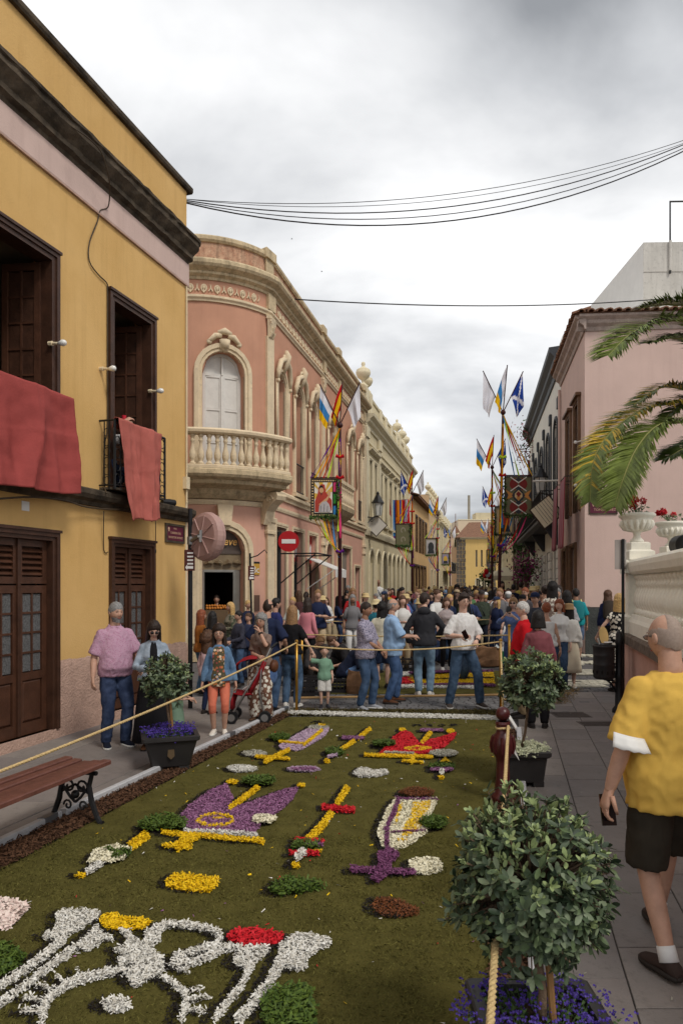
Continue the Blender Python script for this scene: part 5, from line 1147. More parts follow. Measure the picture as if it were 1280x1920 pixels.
def flag(kind,tip,base,parent,k=1.0,seed=0):
 """hangs limp from an inclined staff: hoist along the staff, fly falling"""
 rr=np.random.RandomState(seed);tip,base=Vector(tip),Vector(base);d_=(base-tip);hoist=1.0*k;d_=d_.normalized();W=1.25*k
 side=Vector((-1 if tip.x<base.x else 1,0,0))if abs(d_.x)>.12 else Vector((-3.2,0,0))
 nu,nv=20,14;vv=[];ph=rr.uniform(0,6,3)
 for j in range(nv+1):
  v=j/nv;p=tip+d_*(hoist*(.04+.96*v))
  for i in range(nu+1):
   u=i/nu;fall=u*W*.93;out=W*.16*u**.7*(1-.5*v)
   f=.06*k*u**.6*math.sin(9*v+ph[0]+u*2)+.03*k*u*math.sin(17*v+ph[1])
   gather=(1-.55*u**.7)
   pc=tip+d_*(hoist*.35)if True else p
   q=p*gather+pc*(1-gather)
   vv.append(q+Vector((side.x*out*.6,f,-fall*.85)))
 if kind=='canary':ml,ix=[FC['white'],FC['sky'],FC['yellow']],lambda u,v:min(2,int(u*3))
 elif kind=='spain':ml,ix=[FC['red'],FC['yellow']],lambda u,v:1 if .28<v<.72 else 0
 elif kind=='saltire':ml,ix=[FC['blue'],FC['white']],lambda u,v:1 if min(abs(u-v),abs(u-(1-v)))<.09 else 0
 else:ml,ix=[FC['white']],lambda u,v:0
 return cloth_obj('flag',ml,vv,nu,nv,ix,parent)
def ribbon(p0,p1,sag,wd,mt,parent,seed=0,flut=.0):
 p0,p1=Vector(p0),Vector(p1);n=14;vv=[];dr=(p1-p0);sd=Vector((1,0,0))if abs(dr.x)<abs(dr.z)*2.5 else Vector((0,0,1))
 rr=np.random.RandomState(seed)
 for i in range(n+1):
  t=i/n;p=p0+dr*t-Vector((0,0,sag*4*t*(1-t)));tw=rr.uniform(-.5,.5)*.0+1.2*math.sin(t*5+seed);s2=(sd*math.cos(tw)+Vector((0,1,0))*math.sin(tw))*wd/2
  vv+=[p-s2,p+s2]
 m=MB();m.add(vv,[(2*i,2*i+1,2*i+3,2*i+2)for i in range(n)]);return m.build('ribbon',mt,parent,smooth=True)
def leaf_quads(pts,size,seed=0):
 rr=np.random.RandomState(seed);m=MB()
 for p in pts:
  a=Vector(rr.normal(0,1,3)).normalized();b=a.orthogonal().normalized();L=size*rr.uniform(.6,1.3);c=Vector(p)
  m.add([c-a*L*.5,c+b*L*.28,c+a*L*.5,c-b*L*.28],[(0,1,2,3)])
 return m
def flagpole(px,d,sgn,kinds,pic,label,seed,topz=7.3,bw=.92,lean=0.0,k=1.0):
 topz*=k;bw*=k
 x=(px-CXP)/FPX*d;t_=thing('flag_pole',label,'flag pole',(x,d,0),group='decorated flag poles along the street');rr=np.random.RandomState(seed)
 X=lambda z:x+lean*z
 m=MB();zt_=(topz/k-CAMH)*k+CAMH;m.tube([(X(0),d,0),(X(3.8),d,3.8),(X(zt_),d,zt_)],[.06,.055,.04],8);m.build('pole',m_pole,t_)
 topz=(topz/k-CAMH)*k+CAMH;hub=Vector((X(topz),d,topz))
 m=MB();m.sphere(hub,.09,8,6);m.build('pole_hub',m_pole,t_)
 for i,(ang,kd)in enumerate(zip((-24,3,24),kinds)):
  tip=hub+Vector((math.sin(R(ang))*1.65*k,rr.uniform(-.25,.25),math.cos(R(ang))*1.5*k));m=MB();m.tube([hub,tip],.018,5);st=m.build('flag_staff',m_pole,t_)
  flag(kd,tip,hub,st,.98*k,seed*7+i)
 b0,b1=(X(4.8)-bw-.06,X(4.8)-.06)if sgn<0 else(X(4.8)+.10,X(4.8)+.10+bw)
 zb,zt=(4.16-CAMH)*k+CAMH,(5.48-CAMH)*k+CAMH
 m=MB();f=.04;y=d-.03
 m.box(b0,b1,y-.02,y+.02,zt-f,zt);m.box(b0,b1,y-.02,y+.02,zb,zb+f);m.box(b0,b0+f,y-.02,y+.02,zb+f,zt-f);m.box(b1-f,b1,y-.02,y+.02,zb+f,zt-f);bf=m.build('banner_frame',m_board,t_)
 arm=MB();arm.tube([(X(zt),d,zt+.03),(b0 if sgn<0 else b1,d,zt+.03)],.022,6);arm.build('banner_arm',m_pole,t_)
 def art(name,pl,mt,o=.024):m=MB();m.prism([(b0+(b1-b0)*u,zb+(zt-zb)*v)for u,v in pl],y-o,y-o+.006);return m.build(name,mt,bf)
 pic(art,bf)
 pts=[(rr.uniform(b0-.03,b1+.03),y-.03+rr.uniform(-.06,.04),zb+rr.normal(0,.045))for _ in range(150)]+[((b1 if sgn<0 else b0)+rr.normal(0,.035),y-.03+rr.uniform(-.05,.04),rr.uniform(zb,zt))for _ in range(120)]
 leaf_quads(pts,.10,seed).build('garland',m_vine,t_,kind='stuff')
 cols=[FC[k_]for k_ in('yellow','purple','yellow','orange','red','lime','sky','pink')]
 for i in range(5):ribbon(hub+Vector((0,-.05,-.1)),((b0 if sgn<0 else b1)-sgn*-.0+(-sgn)*bw*(i*.16),y,zt+.02),.03,.05,cols[(i+seed)%8],t_,seed+i)
 for i in range(5):ribbon((b0+bw*(.12+.17*i),y,zb),(X(3.0),d-.06,zb-.95-.05*i),.12+.05*i,.05,cols[(i*3+seed+1)%8],t_,seed+i+9)
 for i in range(4):ribbon((X(5.4),d-.08,zt-.03),(X(4)+rr.uniform(-.06,.06),d-.09,zb-.2*i),.0,.07,cols[(i*2+seed)%8],t_,seed+i+20)
 for i in range(2):ribbon((X(6.8),d-.06,topz-.4-.1*i),(X(5.4),d-.07,zt),.0,.06,cols[(i+seed)%8],t_,seed+i+30)
 for z_,c_ in((zt,'red'),(zb-1.0,'purple'),(zt+.6,'lime' if sgn>0 else 'red')):
  m=MB();m.tube([(X(z_)-.11,d-.08,z_+.05),(X(z_),d-.09,z_),(X(z_)+.11,d-.08,z_+.05)],[.06,.03,.06],6);m.build('bow',FC[c_],t_)
 return t_
PA={k_:smat('paint_'+k_,v_,rough=.6,var=.06)for k_,v_ in dict(black=(30,26,24),white=(226,218,204),gold=(214,172,70),red=(176,62,48),skin=(206,160,116),grey=(184,178,178),green=(112,108,78),brown=(92,44,34),orange=(206,140,72),dred=(130,40,36),cream=(220,190,140),slate=(56,58,62),lil=(150,140,170),stone=(150,140,120)).items()}
def circ(u,v,r,n=12,k=1.0,a0=0,a1=6.2832):return[(u+r*math.cos(a),v+r*k*math.sin(a))for a in np.linspace(a0,a1,n,endpoint=a1<6.28)]
def pic_shepherd(art,bf):
 art('painting',[(.03,.02),(.97,.02),(.97,.98),(.03,.98)],PA['black'],.012)
 for i in range(11):
  for v0 in(.05,.93):art('border_mark',[(.06+i*.083,v0),(.11+i*.083,v0),(.11+i*.083,v0+.03),(.06+i*.083,v0+.03)],PA['cream'],.018)
 for i in range(12):art('border_mark',[(.05,.10+i*.07),(.10,.10+i*.07),(.10,.13+i*.07),(.05,.13+i*.07)],PA['cream'],.018)
 art('painted_sky',[(.14,.12),(.80,.12),(.80,.90),(.14,.90)],PA['white'],.018)
 for i in range(9):
  a=R(5+i*21.5);a2=a+R(10);rr_=.9
  def cl(a):return(max(.14,min(.80,.47+rr_*math.cos(a))),max(.12,min(.90,.58+rr_*math.sin(a))))
  art('painted_ray',[(.47,.58),cl(a),cl(a2)],PA['gold'],.021)
 art('painted_robe',[(.16,.14),(.16,.42),(.26,.60),(.30,.78),(.40,.86),(.52,.84),(.56,.66),(.66,.55),(.78,.45),(.78,.2),(.7,.14)],PA['red'],.025)
 art('painted_face',circ(.40,.70,.085,10,1.0),PA['skin'],.029);art('painted_hair',[(.31,.72),(.34,.82),(.45,.82),(.49,.70),(.45,.76),(.38,.77)],PA['black'],.032);art('painted_beard',[(.34,.66),(.40,.56),(.46,.66),(.40,.62)],PA['brown'],.032)
 art('painted_arm',[(.30,.34),(.58,.50),(.70,.62),(.74,.58),(.62,.44),(.36,.28)],PA['skin'],.029);art('painted_hand',circ(.68,.62,.06,8),PA['skin'],.031)
 art('painted_lamb',[(.30,.14),(.32,.30),(.44,.40),(.58,.42),(.68,.34),(.74,.22),(.74,.14)],PA['grey'],.031)
 for q2 in([(.36,.15),(.37,.30),(.385,.30),(.375,.15)],[(.48,.15),(.50,.34),(.515,.34),(.495,.15)],[(.60,.15),(.62,.30),(.635,.30),(.615,.15)]):art('painted_line',q2,PA['slate'],.034)
 for i in range(3):art('painted_border',[(.84,.06+i*.3),(.95,.06+i*.3),(.95,.30+i*.3),(.84,.30+i*.3)],(FC['sky'],FC['green'],FC['pink'])[i],.018)
def pic_petals(art,bf):
 art('painting',[(.03,.02),(.97,.02),(.97,.98),(.03,.98)],PA['green'],.012)
 for cv_ in(.80,.22):
  for sg in(-1,1):
   art('painted_petal',[(.5+sg*.02,cv_)]+[(.5+sg*(.02+.30*math.sin(t)),cv_+.17*math.cos(t)*(1 if t<1.57 else 1))for t in np.linspace(.35,2.8,9)],PA['dred'],.018)
   art('painted_blade',[(.5,cv_+.17*sg),(.5-.14,cv_+.10*sg),(.5-.03,cv_+.02*sg),(.5+.03,cv_+.02*sg),(.5+.14,cv_+.10*sg)],PA['slate'],.022)
   art('painted_edge',[(.5,cv_+.02),(.5+sg*.30,cv_+.165),(.5+sg*.28,cv_+.185),(.5,cv_+.05)],PA['white'],.025);art('painted_edge',[(.5,cv_-.02),(.5+sg*.30,cv_-.165),(.5+sg*.28,cv_-.185),(.5,cv_-.05)],PA['white'],.025)
 for sg in(-1,1):
  art('painted_leaf',[(.5+sg*.05,.52),(.5+sg*.25,.57),(.5+sg*.46,.66),(.5+sg*.36,.52),(.5+sg*.46,.38),(.5+sg*.25,.47)],PA['orange'],.021)
  art('painted_leaf',[(.5+sg*.18,.52),(.5+sg*.46,.60),(.5+sg*.46,.44)],PA['slate'],.018)
 art('painted_flower',[(.5,.70),(.34,.60),(.26,.52),(.34,.42),(.5,.33),(.66,.42),(.74,.52),(.66,.60)],PA['slate'],.026);art('painted_flower',[(.5,.65),(.37,.56),(.36,.48),(.5,.38),(.64,.48),(.63,.56)],PA['cream'],.030)
 art('painted_heart',[(.5,.62),(.40,.55),(.5,.47),(.60,.55)],PA['dred'],.034);art('painted_heart',circ(.5,.46,.07,9),PA['orange'],.033)
def pic_scroll(art,bf):
 art('painting',[(.03,.02),(.97,.02),(.97,.98),(.03,.98)],PA['green'],.012)
 for v0 in(.72,.30):art('painted_scroll',[(.5+.16*math.cos(a)*(1.0),v0+.14*math.sin(a))for a in np.linspace(-.5,4.2,10)]+[(.5+.09*math.cos(a),v0+.08*math.sin(a))for a in np.linspace(4.2,-.5,10)],PA['stone'],.018)
def pic_plain(c1,c2):
 def f(art,bf):
  art('painting',[(.03,.02),(.97,.02),(.97,.98),(.03,.98)],PA['stone'],.012);art('painted_field',[(.12,.10),(.88,.10),(.88,.90),(.12,.90)],PA[c1],.018)
  art('painted_figure',circ(.5,.5,.26,10,1.1),PA[c2],.022);art('painted_base',[(.2,.12),(.8,.12),(.7,.36),(.3,.36)],PA['slate'],.025)
 return f
flagpole(637,20.0,-1,('canary','spain','white'),pic_shepherd,'maroon flag pole with the shepherd painting beside the salmon building',1,k=.85)
flagpole(933,23.0,1,('white','canary','saltire'),pic_petals,'maroon flag pole with the red petal painting on the right',2,topz=7.6,lean=.022)
flagpole(772,35,-1,('saltire','spain','white'),pic_scroll,'maroon flag pole with the dull green scroll board by the cream building',3,k=.85)
flagpole(922,32,1,('canary','spain','saltire'),pic_plain('cream','red'),'maroon flag pole with ship painting just behind the red petal one',4)
flagpole(820,46,-1,('canary','spain','white'),pic_plain('grey','slate'),'flag pole with grey portrait board by the tan house',5,k=.85)
flagpole(843,68,-1,('saltire','canary','white'),pic_plain('lil','gold'),'flag pole with lilac board near the end of the street on the left',6,k=.85)
flagpole(921,48,1,('saltire','spain','white'),pic_plain('cream','green'),'third flag pole on the right half hidden by nearer ones',7)
flagpole(914,72,1,('canary','white','spain'),pic_plain('cream','red'),'farthest flag pole on the right near the convent',8)
def lantern(c,name,label,k=1.0,arm=None):
 t_=thing(name,label,'street lamp',c);c=Vector(c)
 m=MB();m.lathe([(.03,0),(.14*k,.03),(.2*k,.5*k),(.19*k,.52*k)],c,6);m.build('lantern_glass',smat('lantern_glass',(196,196,190),rough=.15,var=.05),t_)
 m=MB();m.lathe([(.25*k,.5*k),(.24*k,.54*k),(.16*k,.66*k),(.09*k,.80*k),(.05*k,.84*k),(.06*k,.90*k),(.0,.98*k)],c,8);m.build('lantern_roof',m_black,t_)
 for i in range(6):a=math.pi/3*i;m=MB();m.tube([c+Vector((.14*k*math.cos(a),.14*k*math.sin(a),.03)),c+Vector((.2*k*math.cos(a),.2*k*math.sin(a),.5*k))],.012,4);m.build('lantern_bar',m_black,t_)
 if arm is not None:
  a=Vector(arm);m=MB();m.tube([a,(a+c)/2+Vector((0,0,-.05)),c],.025,6);m.tube([a-Vector((0,0,.35)),(a*.6+c*.4)-Vector((0,0,.15)),(a*.3+c*.7)],.018,5)
  md=(a+c)/2-Vector((0,0,.16));m.tube([md+Vector((.1*math.cos(q2)*(1-q2/12),0,.1*math.sin(q2)*(1-q2/12)))for q2 in np.linspace(0,9,16)],.014,4);m.build('bracket',m_black,t_)
 return t_
s=CF.s(684.5);c=P(708,968,31.0);lantern(c,'wall_lantern','black wall lantern on an iron bracket at the corner of the cream building',1.15,arm=CF.T(s,.02,c.z-.05))
c=P(1013,925,25);lantern(c,'wall_lantern','black lantern in front of the white house balcony',1.1,arm=(RF.T(RF.s(1045),.02,c.z)))
def lozenge(c,half,label,mt,lines=0,tilt=0.0):
 c=Vector(c);t_=thing('lozenge_board',label,'board',c);y=c.y
 def rot(p):a=tilt;return(c.x+p[0]*math.cos(a)-p[1]*math.sin(a),c.z+p[0]*math.sin(a)+p[1]*math.cos(a))
 q=[rot(p)for p in((0,-half),(half,0),(0,half),(-half,0))];q2=[rot((p[0]*.9,p[1]*.9))for p in((0,-half),(half,0),(0,half),(-half,0))]
 m=MB();m.prism(q,y,y+.03);m.build('board_back',m_board,t_);m=MB();m.prism(q2,y-.008,y-.001);m.build('board_face',mt,t_)
 for i in range(lines):
  v=-.3+.13*i;p0,p1=rot(((-.45)*half+v*half*.9,.45*half+v*half*.9)),rot(((.40)*half+v*half*.9,-.40*half+v*half*.9))
  m=MB();m.tube([(p0[0],y-.012,p0[1]),(p1[0],y-.012,p1[1])],.006,4);m.build('text_line',PA['black'],t_)
lozenge(P(705,985,31.2),.52,'white lozenge board hanging under the lantern',smat('board_white',(206,200,190),rough=.7,var=.05))
lozenge(P(1024,960,22.5),.58,'cream lozenge board with lines of writing by the white house balcony',smat('board_cream',(222,210,178),rough=.7,var=.05),6,tilt=-.12)
fs=thing('clothes_festoon','colourful clothes and ribbons strung out in front of the cream building','festoon',P(725,1010,38));rr=np.random.RandomState(4)
p0,p1=P(704,930,37),P(762,936,40)
m=MB();m.tube([p0+(p1-p0)*t-Vector((0,0,.5*t*(1-t)))for t in np.linspace(0,1,9)],.012,4);m.build('line',m_cable,fs)
for i in range(22):
 t=(i+.5)/22;p=p0+(p1-p0)*t-Vector((0,0,.5*t*(1-t)));L=rr.uniform(.9,2.4);wd=rr.uniform(.12,.34);nu,nv=5,8;vv=[]
 for j in range(nv+1):
  for k2 in range(nu+1):u=k2/nu-.5;v=j/nv;vv.append((p.x+u*wd*(1+.5*v*(i%2)),p.y+.06*math.sin(u*9+i)+.05*v,p.z-L*v))
 cloth_obj('hanging_cloth',[FC[FKEY[rr.choice([0,5,5,1,3,9,0,8,4,2])]]],vv,nu,nv,lambda u,v:0,fs)
# convex mirror seen from behind, with its pole and finger signs
m_mirback=smat('mirror_back',(176,142,134),rough=.55,var=.07,vscale=6)
d=10.6;c=G(357,1328);pole=thing('mirror_post','black post with a round pinkish mirror seen from behind','traffic mirror',(c.x,c.y,0))
m=MB();m.tube([(c.x,c.y,0),(c.x,c.y,3.05)],.035,10);m.build('post',m_black,pole)
mc=P(383,1006,10.45);ax=Vector((-.66,-.75,.03)).normalized();sx=ax.cross(Vector((0,0,1))).normalized();sy=sx.cross(ax)
m=MB();prof_=[(.0,.06),(.30,.05),(.355,.02),(.37,-.02),(.375,-.06),(.36,-.09),(.35,-.13),(.34,-.14)]
rings=[[mc+ax*z+sx*(r*math.cos(a))+sy*(r*math.sin(a))for a in np.linspace(0,2*math.pi,32,endpoint=False)]for r,z in prof_];m.loft(rings);m.build('mirror_shell',m_mirback,pole,smooth=False)
for i in range(8):a=math.pi/4*i+.2;dv=sx*math.cos(a)+sy*math.sin(a);m=MB();m.tube([mc+ax*.062+dv*.05,mc+ax*.055+dv*.32],.012,5);m.build('rib',m_mirback,pole)
m_galv=smat('galvanised',(150,148,146),rough=.4,var=.1,metal=.7)
m=MB();m.tube([Vector((c.x,c.y,2.55)),mc+ax*.1,mc+ax*.05],.03,6);m.tube([mc+ax*.06+sy*.09,mc+ax*.06-sy*.09],.035,6);m.tube([(c.x,c.y,2.50),(c.x,c.y,2.62)],.05,8);m.build('bracket',m_galv,pole)
m_fing=smat('finger_brown',(84,40,34),rough=.5,var=.08)
def finger(cx_,cy_,z0_,z1_,wd,par,yaw=0):
 T_=lambda x,y,z:(cx_+x*math.cos(yaw)-y*math.sin(yaw),cy_+x*math.sin(yaw)+y*math.cos(yaw),z)
 m=MB(T_);m.cbox(-wd/2,wd/2,-.06,-.04,z0_,z1_,.006);o=m.build('finger_sign',m_fing,par);n=4;h_=(z1_-z0_)
 for i in range(n):m=MB(T_);z=z1_-h_*(.16+.17*i);m.box(-wd*.2,wd*.36,-.066,-.0605,z-.012,z+.012);m.build('sign_text',m_white,o)
 z=z0_+h_*.16;m=MB(T_);m.prism([(-wd*.4,z),(-wd*.2,z+.04),(-wd*.2,z+.02),(wd*.36,z+.02),(wd*.36,z-.02),(-wd*.2,z-.02),(-wd*.2,z-.04)],-.066,-.0605);m.build('sign_arrow',m_white,o)
finger(c.x,c.y,2.10,2.42,.16,pole)
c2=P(474,1140,14.6);c2.z=0;p2=thing('tourist_sign_post','thin black post with a small brown finger sign outside the bakery','sign post',c2)
m=MB();m.tube([(c2.x,c2.y,0),(c2.x-.06,c2.y,2.55)],.022,8);m.tube([(c2.x-.06,c2.y,2.45),(c2.x+.1,c2.y,2.5),(c2.x+.25,c2.y,2.62),(c2.x+.3,c2.y,2.55)],.012,5);m.build('post',m_black,p2)
finger(c2.x-.05,c2.y,1.98,2.28,.14,p2,yaw=.5)
c3=G(523,1236);c3=Vector(((523-CXP)/FPX*16.6,16.6,0));ne=thing('no_entry_sign','round red no entry sign with white bar on a dark post','traffic sign',c3)
m=MB();m.tube([(c3.x,c3.y,0),(c3.x,c3.y,3.15)],.05,8);m.build('post',m_black,ne)
cs_=P(541,1015,16.5);m=MB();m.tube([cs_+Vector((0,.015,0)),cs_],[.25,.25],28);dsk=m.build('sign_disc',smat('sign_red',(176,14,22),rough=.35,var=.04),ne)
m=MB();m.cbox(cs_.x-.165,cs_.x+.165,cs_.y-.006,cs_.y-.001,cs_.z-.05,cs_.z+.05,.004);m.build('white_bar',m_white,ne);m=MB();m.tube([cs_+Vector((0,.05,0)),(c3.x,c3.y,cs_.z)],.025,6);m.build('bracket',m_galv,ne)
# brass posts, ropes, rails
def post(px,pyb,h_,label):
 c=G(px,pyb);t_=thing('rope_post',label,'rope post',c,group='brass rope posts')
 m=MB();m.tube([(c.x,c.y,0),(c.x,c.y,h_)],.022,10);m.build('post',m_brass,t_,smooth=True);m=MB();m.lathe([(.10,0),(.10,.015),(.03,.03)],c,14);m.build('foot',m_brass,t_);m=MB();m.sphere((c.x,c.y,h_+.01),.028,8,6);m.build('cap',m_brass,t_)
 return c
pA=post(556,1336,1.04,'brass rope post at the corner beside the little boy');pB=post(938,1334,1.05,'brass rope post at the right corner beside the maroon bollard')
pC=post(954,1312,1.2,'second brass rope post behind the round bush');pD=post(566,1290,1.0,'brass rope post half hidden behind the woman in black')
pE=Vector((-2.75,4.05,0));
def rope(p0,p1,sag,label,r=.012):
 p0,p1=Vector(p0),Vector(p1);n=26;L=(p1-p0).length;pts=[p0+(p1-p0)*t-Vector((0,0,sag*4*t*(1-t)))for t in np.linspace(0,1,n)]
 m=MB()
 ns=int(L/.02);core=[]
 tv=(p1-p0).normalized();a_=tv.cross(Vector((0,0,1))).normalized();b_=tv.cross(a_)
 for k2 in range(3):
  st=[]
  for i in range(min(ns,420)+1):
   t=i/min(ns,420);p=p0+(p1-p0)*t-Vector((0,0,sag*4*t*(1-t)));an=t*L/.09*2*math.pi+k2*2.094;st.append(p+(a_*math.cos(an)+b_*math.sin(an))*r*.5)
  m.tube(st,r*.62,5)
 o=m.build('barrier_rope',m_rope,smooth=True);return tag(o,label,'rope',group='barrier ropes round the carpets')
top=lambda c,z:Vector((c.x,c.y,z))
rope(top(pA,1.03),P(-60,1470,4.25),.05,'jute rope running along the left pavement to the corner post')
rope(top(pA,1.0),top(pB,1.04),.10,'jute rope sagging in front of the standing men')
rope(top(pD,.98),top(pC,1.06),.03,'second jute rope behind the standing men')
rope(P(560,1163,17),P(947,1160,17.5),.06,'far jute rope in front of the crowd')
bollard_c=G(942,1503);
rope(top(pB,1.04),Vector((bollard_c.x+.02,bollard_c.y+.06,.66)),.02,'jute rope from the corner post down to the maroon bollard')
rope(Vector((bollard_c.x+.03,bollard_c.y-.07,.67)),P(913,2010,1.75),.03,'near jute rope from the bollard towards the camera',r=.013)
rope(P(640,1245,13.9),P(690,1246,14.2),.0,'short rope end lying by the crates')if False else None
m=MB();q0,q1=G(556,1312),G(940,1306);m.tube([q0+Vector((0,0,.03)),q1+Vector((0,0,.03))],.02,7);o=m.build('bamboo_rod',smat('bamboo',(168,132,84),rough=.6,var=.15));tag(o,'long bamboo rod lying along the edge of the second carpet','rod')
m_rail=smat('white_rail',(188,188,190),rough=.55,var=.08,vscale=5,dirt=.35);m_tape=smat('silver_tape',(126,128,132),rough=.35,var=.1,metal=.5)
segs=[(3.0,5.6,0),(5.65,7.2,.0),(7.24,8.7,0),(8.74,10.45,0)]
for i,(ya,yb,dx)in enumerate(segs):
 t_=thing('edging_rail',('nearest white edging rail on the left of the carpet','second white edging rail under the left planter','third white edging rail beside the girl','farthest white edging rail by the pushchair')[i],'edging rail',(LX(RAILL,ya),ya,0),group='white edging rails on the left')
 T_=lambda x,y,z:(LX(RAILL,y)+x+rs.normal(0,.0)+.004*math.sin(y*3),y,z)
 m=MB(T_);m.loft([[(-.03,y,0),(.03,y,0),(.03,y,.055),(.022,y,.062),(-.022,y,.062),(-.03,y,.055)]for y in np.linspace(ya,yb,5)]);m.build('beam',m_rail,t_)
 m=MB(T_);yj=yb-.12;m.loft([[(-.033,y,0),(.033,y,0),(.033,y,.066),(-.033,y,.066)]for y in(yj-.07,yj+.07)]);m.build('tape',m_tape,t_)
for i,(ya,yb)in enumerate(((2.2,4.3),(4.34,6.4),(6.44,8.9))):
 T_=lambda x,y,z:(LX(RAILR,y)+x,y,z);m=MB(T_);m.loft([[(-.03,y,0),(.03,y,0),(.03,y,.055),(.022,y,.062),(-.022,y,.062),(-.03,y,.055)]for y in np.linspace(ya,yb,4)])
 o=m.build('edging_rail',m_rail);tag(o,('white edging rail beside the nearest round bush','white edging rail between the two right planters','white edging rail behind the far right planter')[i],'edging rail',group='white edging rails on the right')
# maroon bollard
bo=thing('bollard','maroon turned bollard with ball top at the corner of the carpet','bollard',bollard_c)
m=MB();m.lathe([(.10,0),(.10,.06),(.075,.08),(.07,.12),(.06,.2),(.055,.34),(.06,.38),(.085,.42),(.10,.47),(.10,.52),(.085,.57),(.06,.60),(.052,.63),(.06,.66),(.05,.68),(.048,.70)],bollard_c,20);m.build('shaft',m_mar,bo,smooth=True)
for i in range(10):a=math.pi/5*i;m=MB();m.tube([bollard_c+Vector((.098*math.cos(a)*k_,.098*math.sin(a)*k_,z))for z,k_ in((.43,.9),(.48,1.03),(.52,1.03),(.57,.88))],.014,5);m.build('gadroon',m_mar,bo)
m=MB();m.sphere((bollard_c.x,bollard_c.y,.765),.062,16,10);m.build('ball',m_mar,bo,smooth=True);m=MB();m.lathe([(.058,.66),(.065,.68),(.058,.70)],bollard_c,16);m.build('collar',m_mar,bo)
m=MB();m.tube([(bollard_c.x+.056*math.cos(a),bollard_c.y+.056*math.sin(a),.645+.004*math.sin(3*a))for a in np.linspace(0,6.283,18)],.011,5);o=m.build('rope_loop',m_rope);tag(o,'jute rope loop tied round the neck of the bollard','rope')
m=MB();q=[bollard_c+Vector(v)for v in((.03,.0,.62),(.07,-.01,.56),(.14,-.02,.36),(.10,-.015,.42))];m.add(q+[p+Vector((0,.004,0))for p in q],[(0,1,2,3),(4,5,6,7)]);o=m.build('paper_tag',m_white);tag(o,'white paper tag hanging from the rope at the bollard','tag')
q0,q1=P(944,1328,9.6),G(975,1378);m=MB();m.cbox(-.02,.02,-.012,.012,0,(q1-q0).length,.003);o=m.build('leaning_lath',m_white);o.location=q1;o.rotation_euler=(q0-q1).to_track_quat('Z','Y').to_euler();tag(o,'white lath leaning behind the bollard','lath')
# bench
m_slat=smat('bench_wood',(104,66,56),rough=.5,var=.2,vscale=12,bump=.3,bscale=40)
be=thing('bench','backless street bench with brown slats and black cast iron legs','bench',(-2.1,5.58,0));bz=.45
fe=Vector((-2.10,5.58,0));ur=Vector((-.29,-.957,0)).normalized();vr=Vector((.957,-.29,0)).normalized()
wid=.46
for i in range(5):
 off=(i-2)*wid/5;p=fe+vr*off;z=bz+.012*(abs(i-2));th_=.035
 T_=lambda x,y,zz:tuple(p+ur*x+vr*y+Vector((0,0,zz)));m=MB(T_);m.cbox(-.10,1.6,-.040,.040,z-th_,z,.008);m.build('slat',m_slat,be)
for k2,a in enumerate((.06,1.4)):
 q=fe+ur*a;T_=lambda x,y,zz:tuple(q+ur*x+vr*y+Vector((0,0,zz)));m=MB()
 for sg in(-1,1):
  m.tube([T_(0,sg*.16,bz-.04),T_(0,sg*.13,.30),T_(0,sg*.15,.18),T_(0,sg*.20,.06),T_(0,sg*.23,.015),T_(0,sg*.26,.015)],[.018,.02,.024,.022,.022,.018],6)
  m.tube([T_(0,sg*(.06+.055*math.cos(t)*(1-t/10)),.28+.06*math.sin(t)*(1-t/10))for t in np.linspace(0,7,14)],.010,5);m.tube([T_(0,sg*.13,.3),T_(0,sg*.05,.20),T_(0,0,.16)],.012,5)
  m.tube([T_(0,sg*(.07+.04*math.cos(t)*(1-t/10)),.13+.045*math.sin(t)*(1-t/10))for t in np.linspace(0,7,12)],.009,5)
 m.tube([T_(0,-.2,bz-.05),T_(0,.2,bz-.05)],.018,6);m.sphere(T_(0,0,.22),.035,8,6);m.tube([T_(0,-.12,.24),T_(0,0,.30),T_(0,.12,.24)],.011,5);m.build('leg',m_black,be,label='black openwork cast iron leg')
# PLANTS IN TUBS
LEAFS={k_:smat('leaf_'+k_,v_,rough=.5,var=.22,vscale=25,spec=.35)for k_,v_ in dict(old=(66,80,56),dark=(44,58,40),mid=(88,104,70),young=(144,158,106),shine=(108,120,92)).items()}
m_bark3=smat('trunk_bark',(116,96,78),rough=.9,var=.3,vscale=20,bump=.6,bscale=40);m_tub=smat('black_tub',(44,42,42),rough=.5,var=.15,vscale=6,spec=.4);m_soil=smat('soil',(52,38,30),rough=.95,var=.4,vscale=40,bump=1,bscale=60)
def leaf_mesh(L,W,curl):
 m=MB();pts=[(0,0),(.25,.8),(.6,1.0),(.88,.62),(1,0)];vv=[]
 for t,w_ in pts:z=curl*t*t*L;vv+=[(t*L,-W/2*w_,z+W*.12*w_),(t*L,0,z),(t*L,W/2*w_,z+W*.12*w_)]
 m.add(vv,[f for i in range(4)for f in((3*i,3*i+3,3*i+4,3*i+1),(3*i+1,3*i+4,3*i+5,3*i+2))]);return m
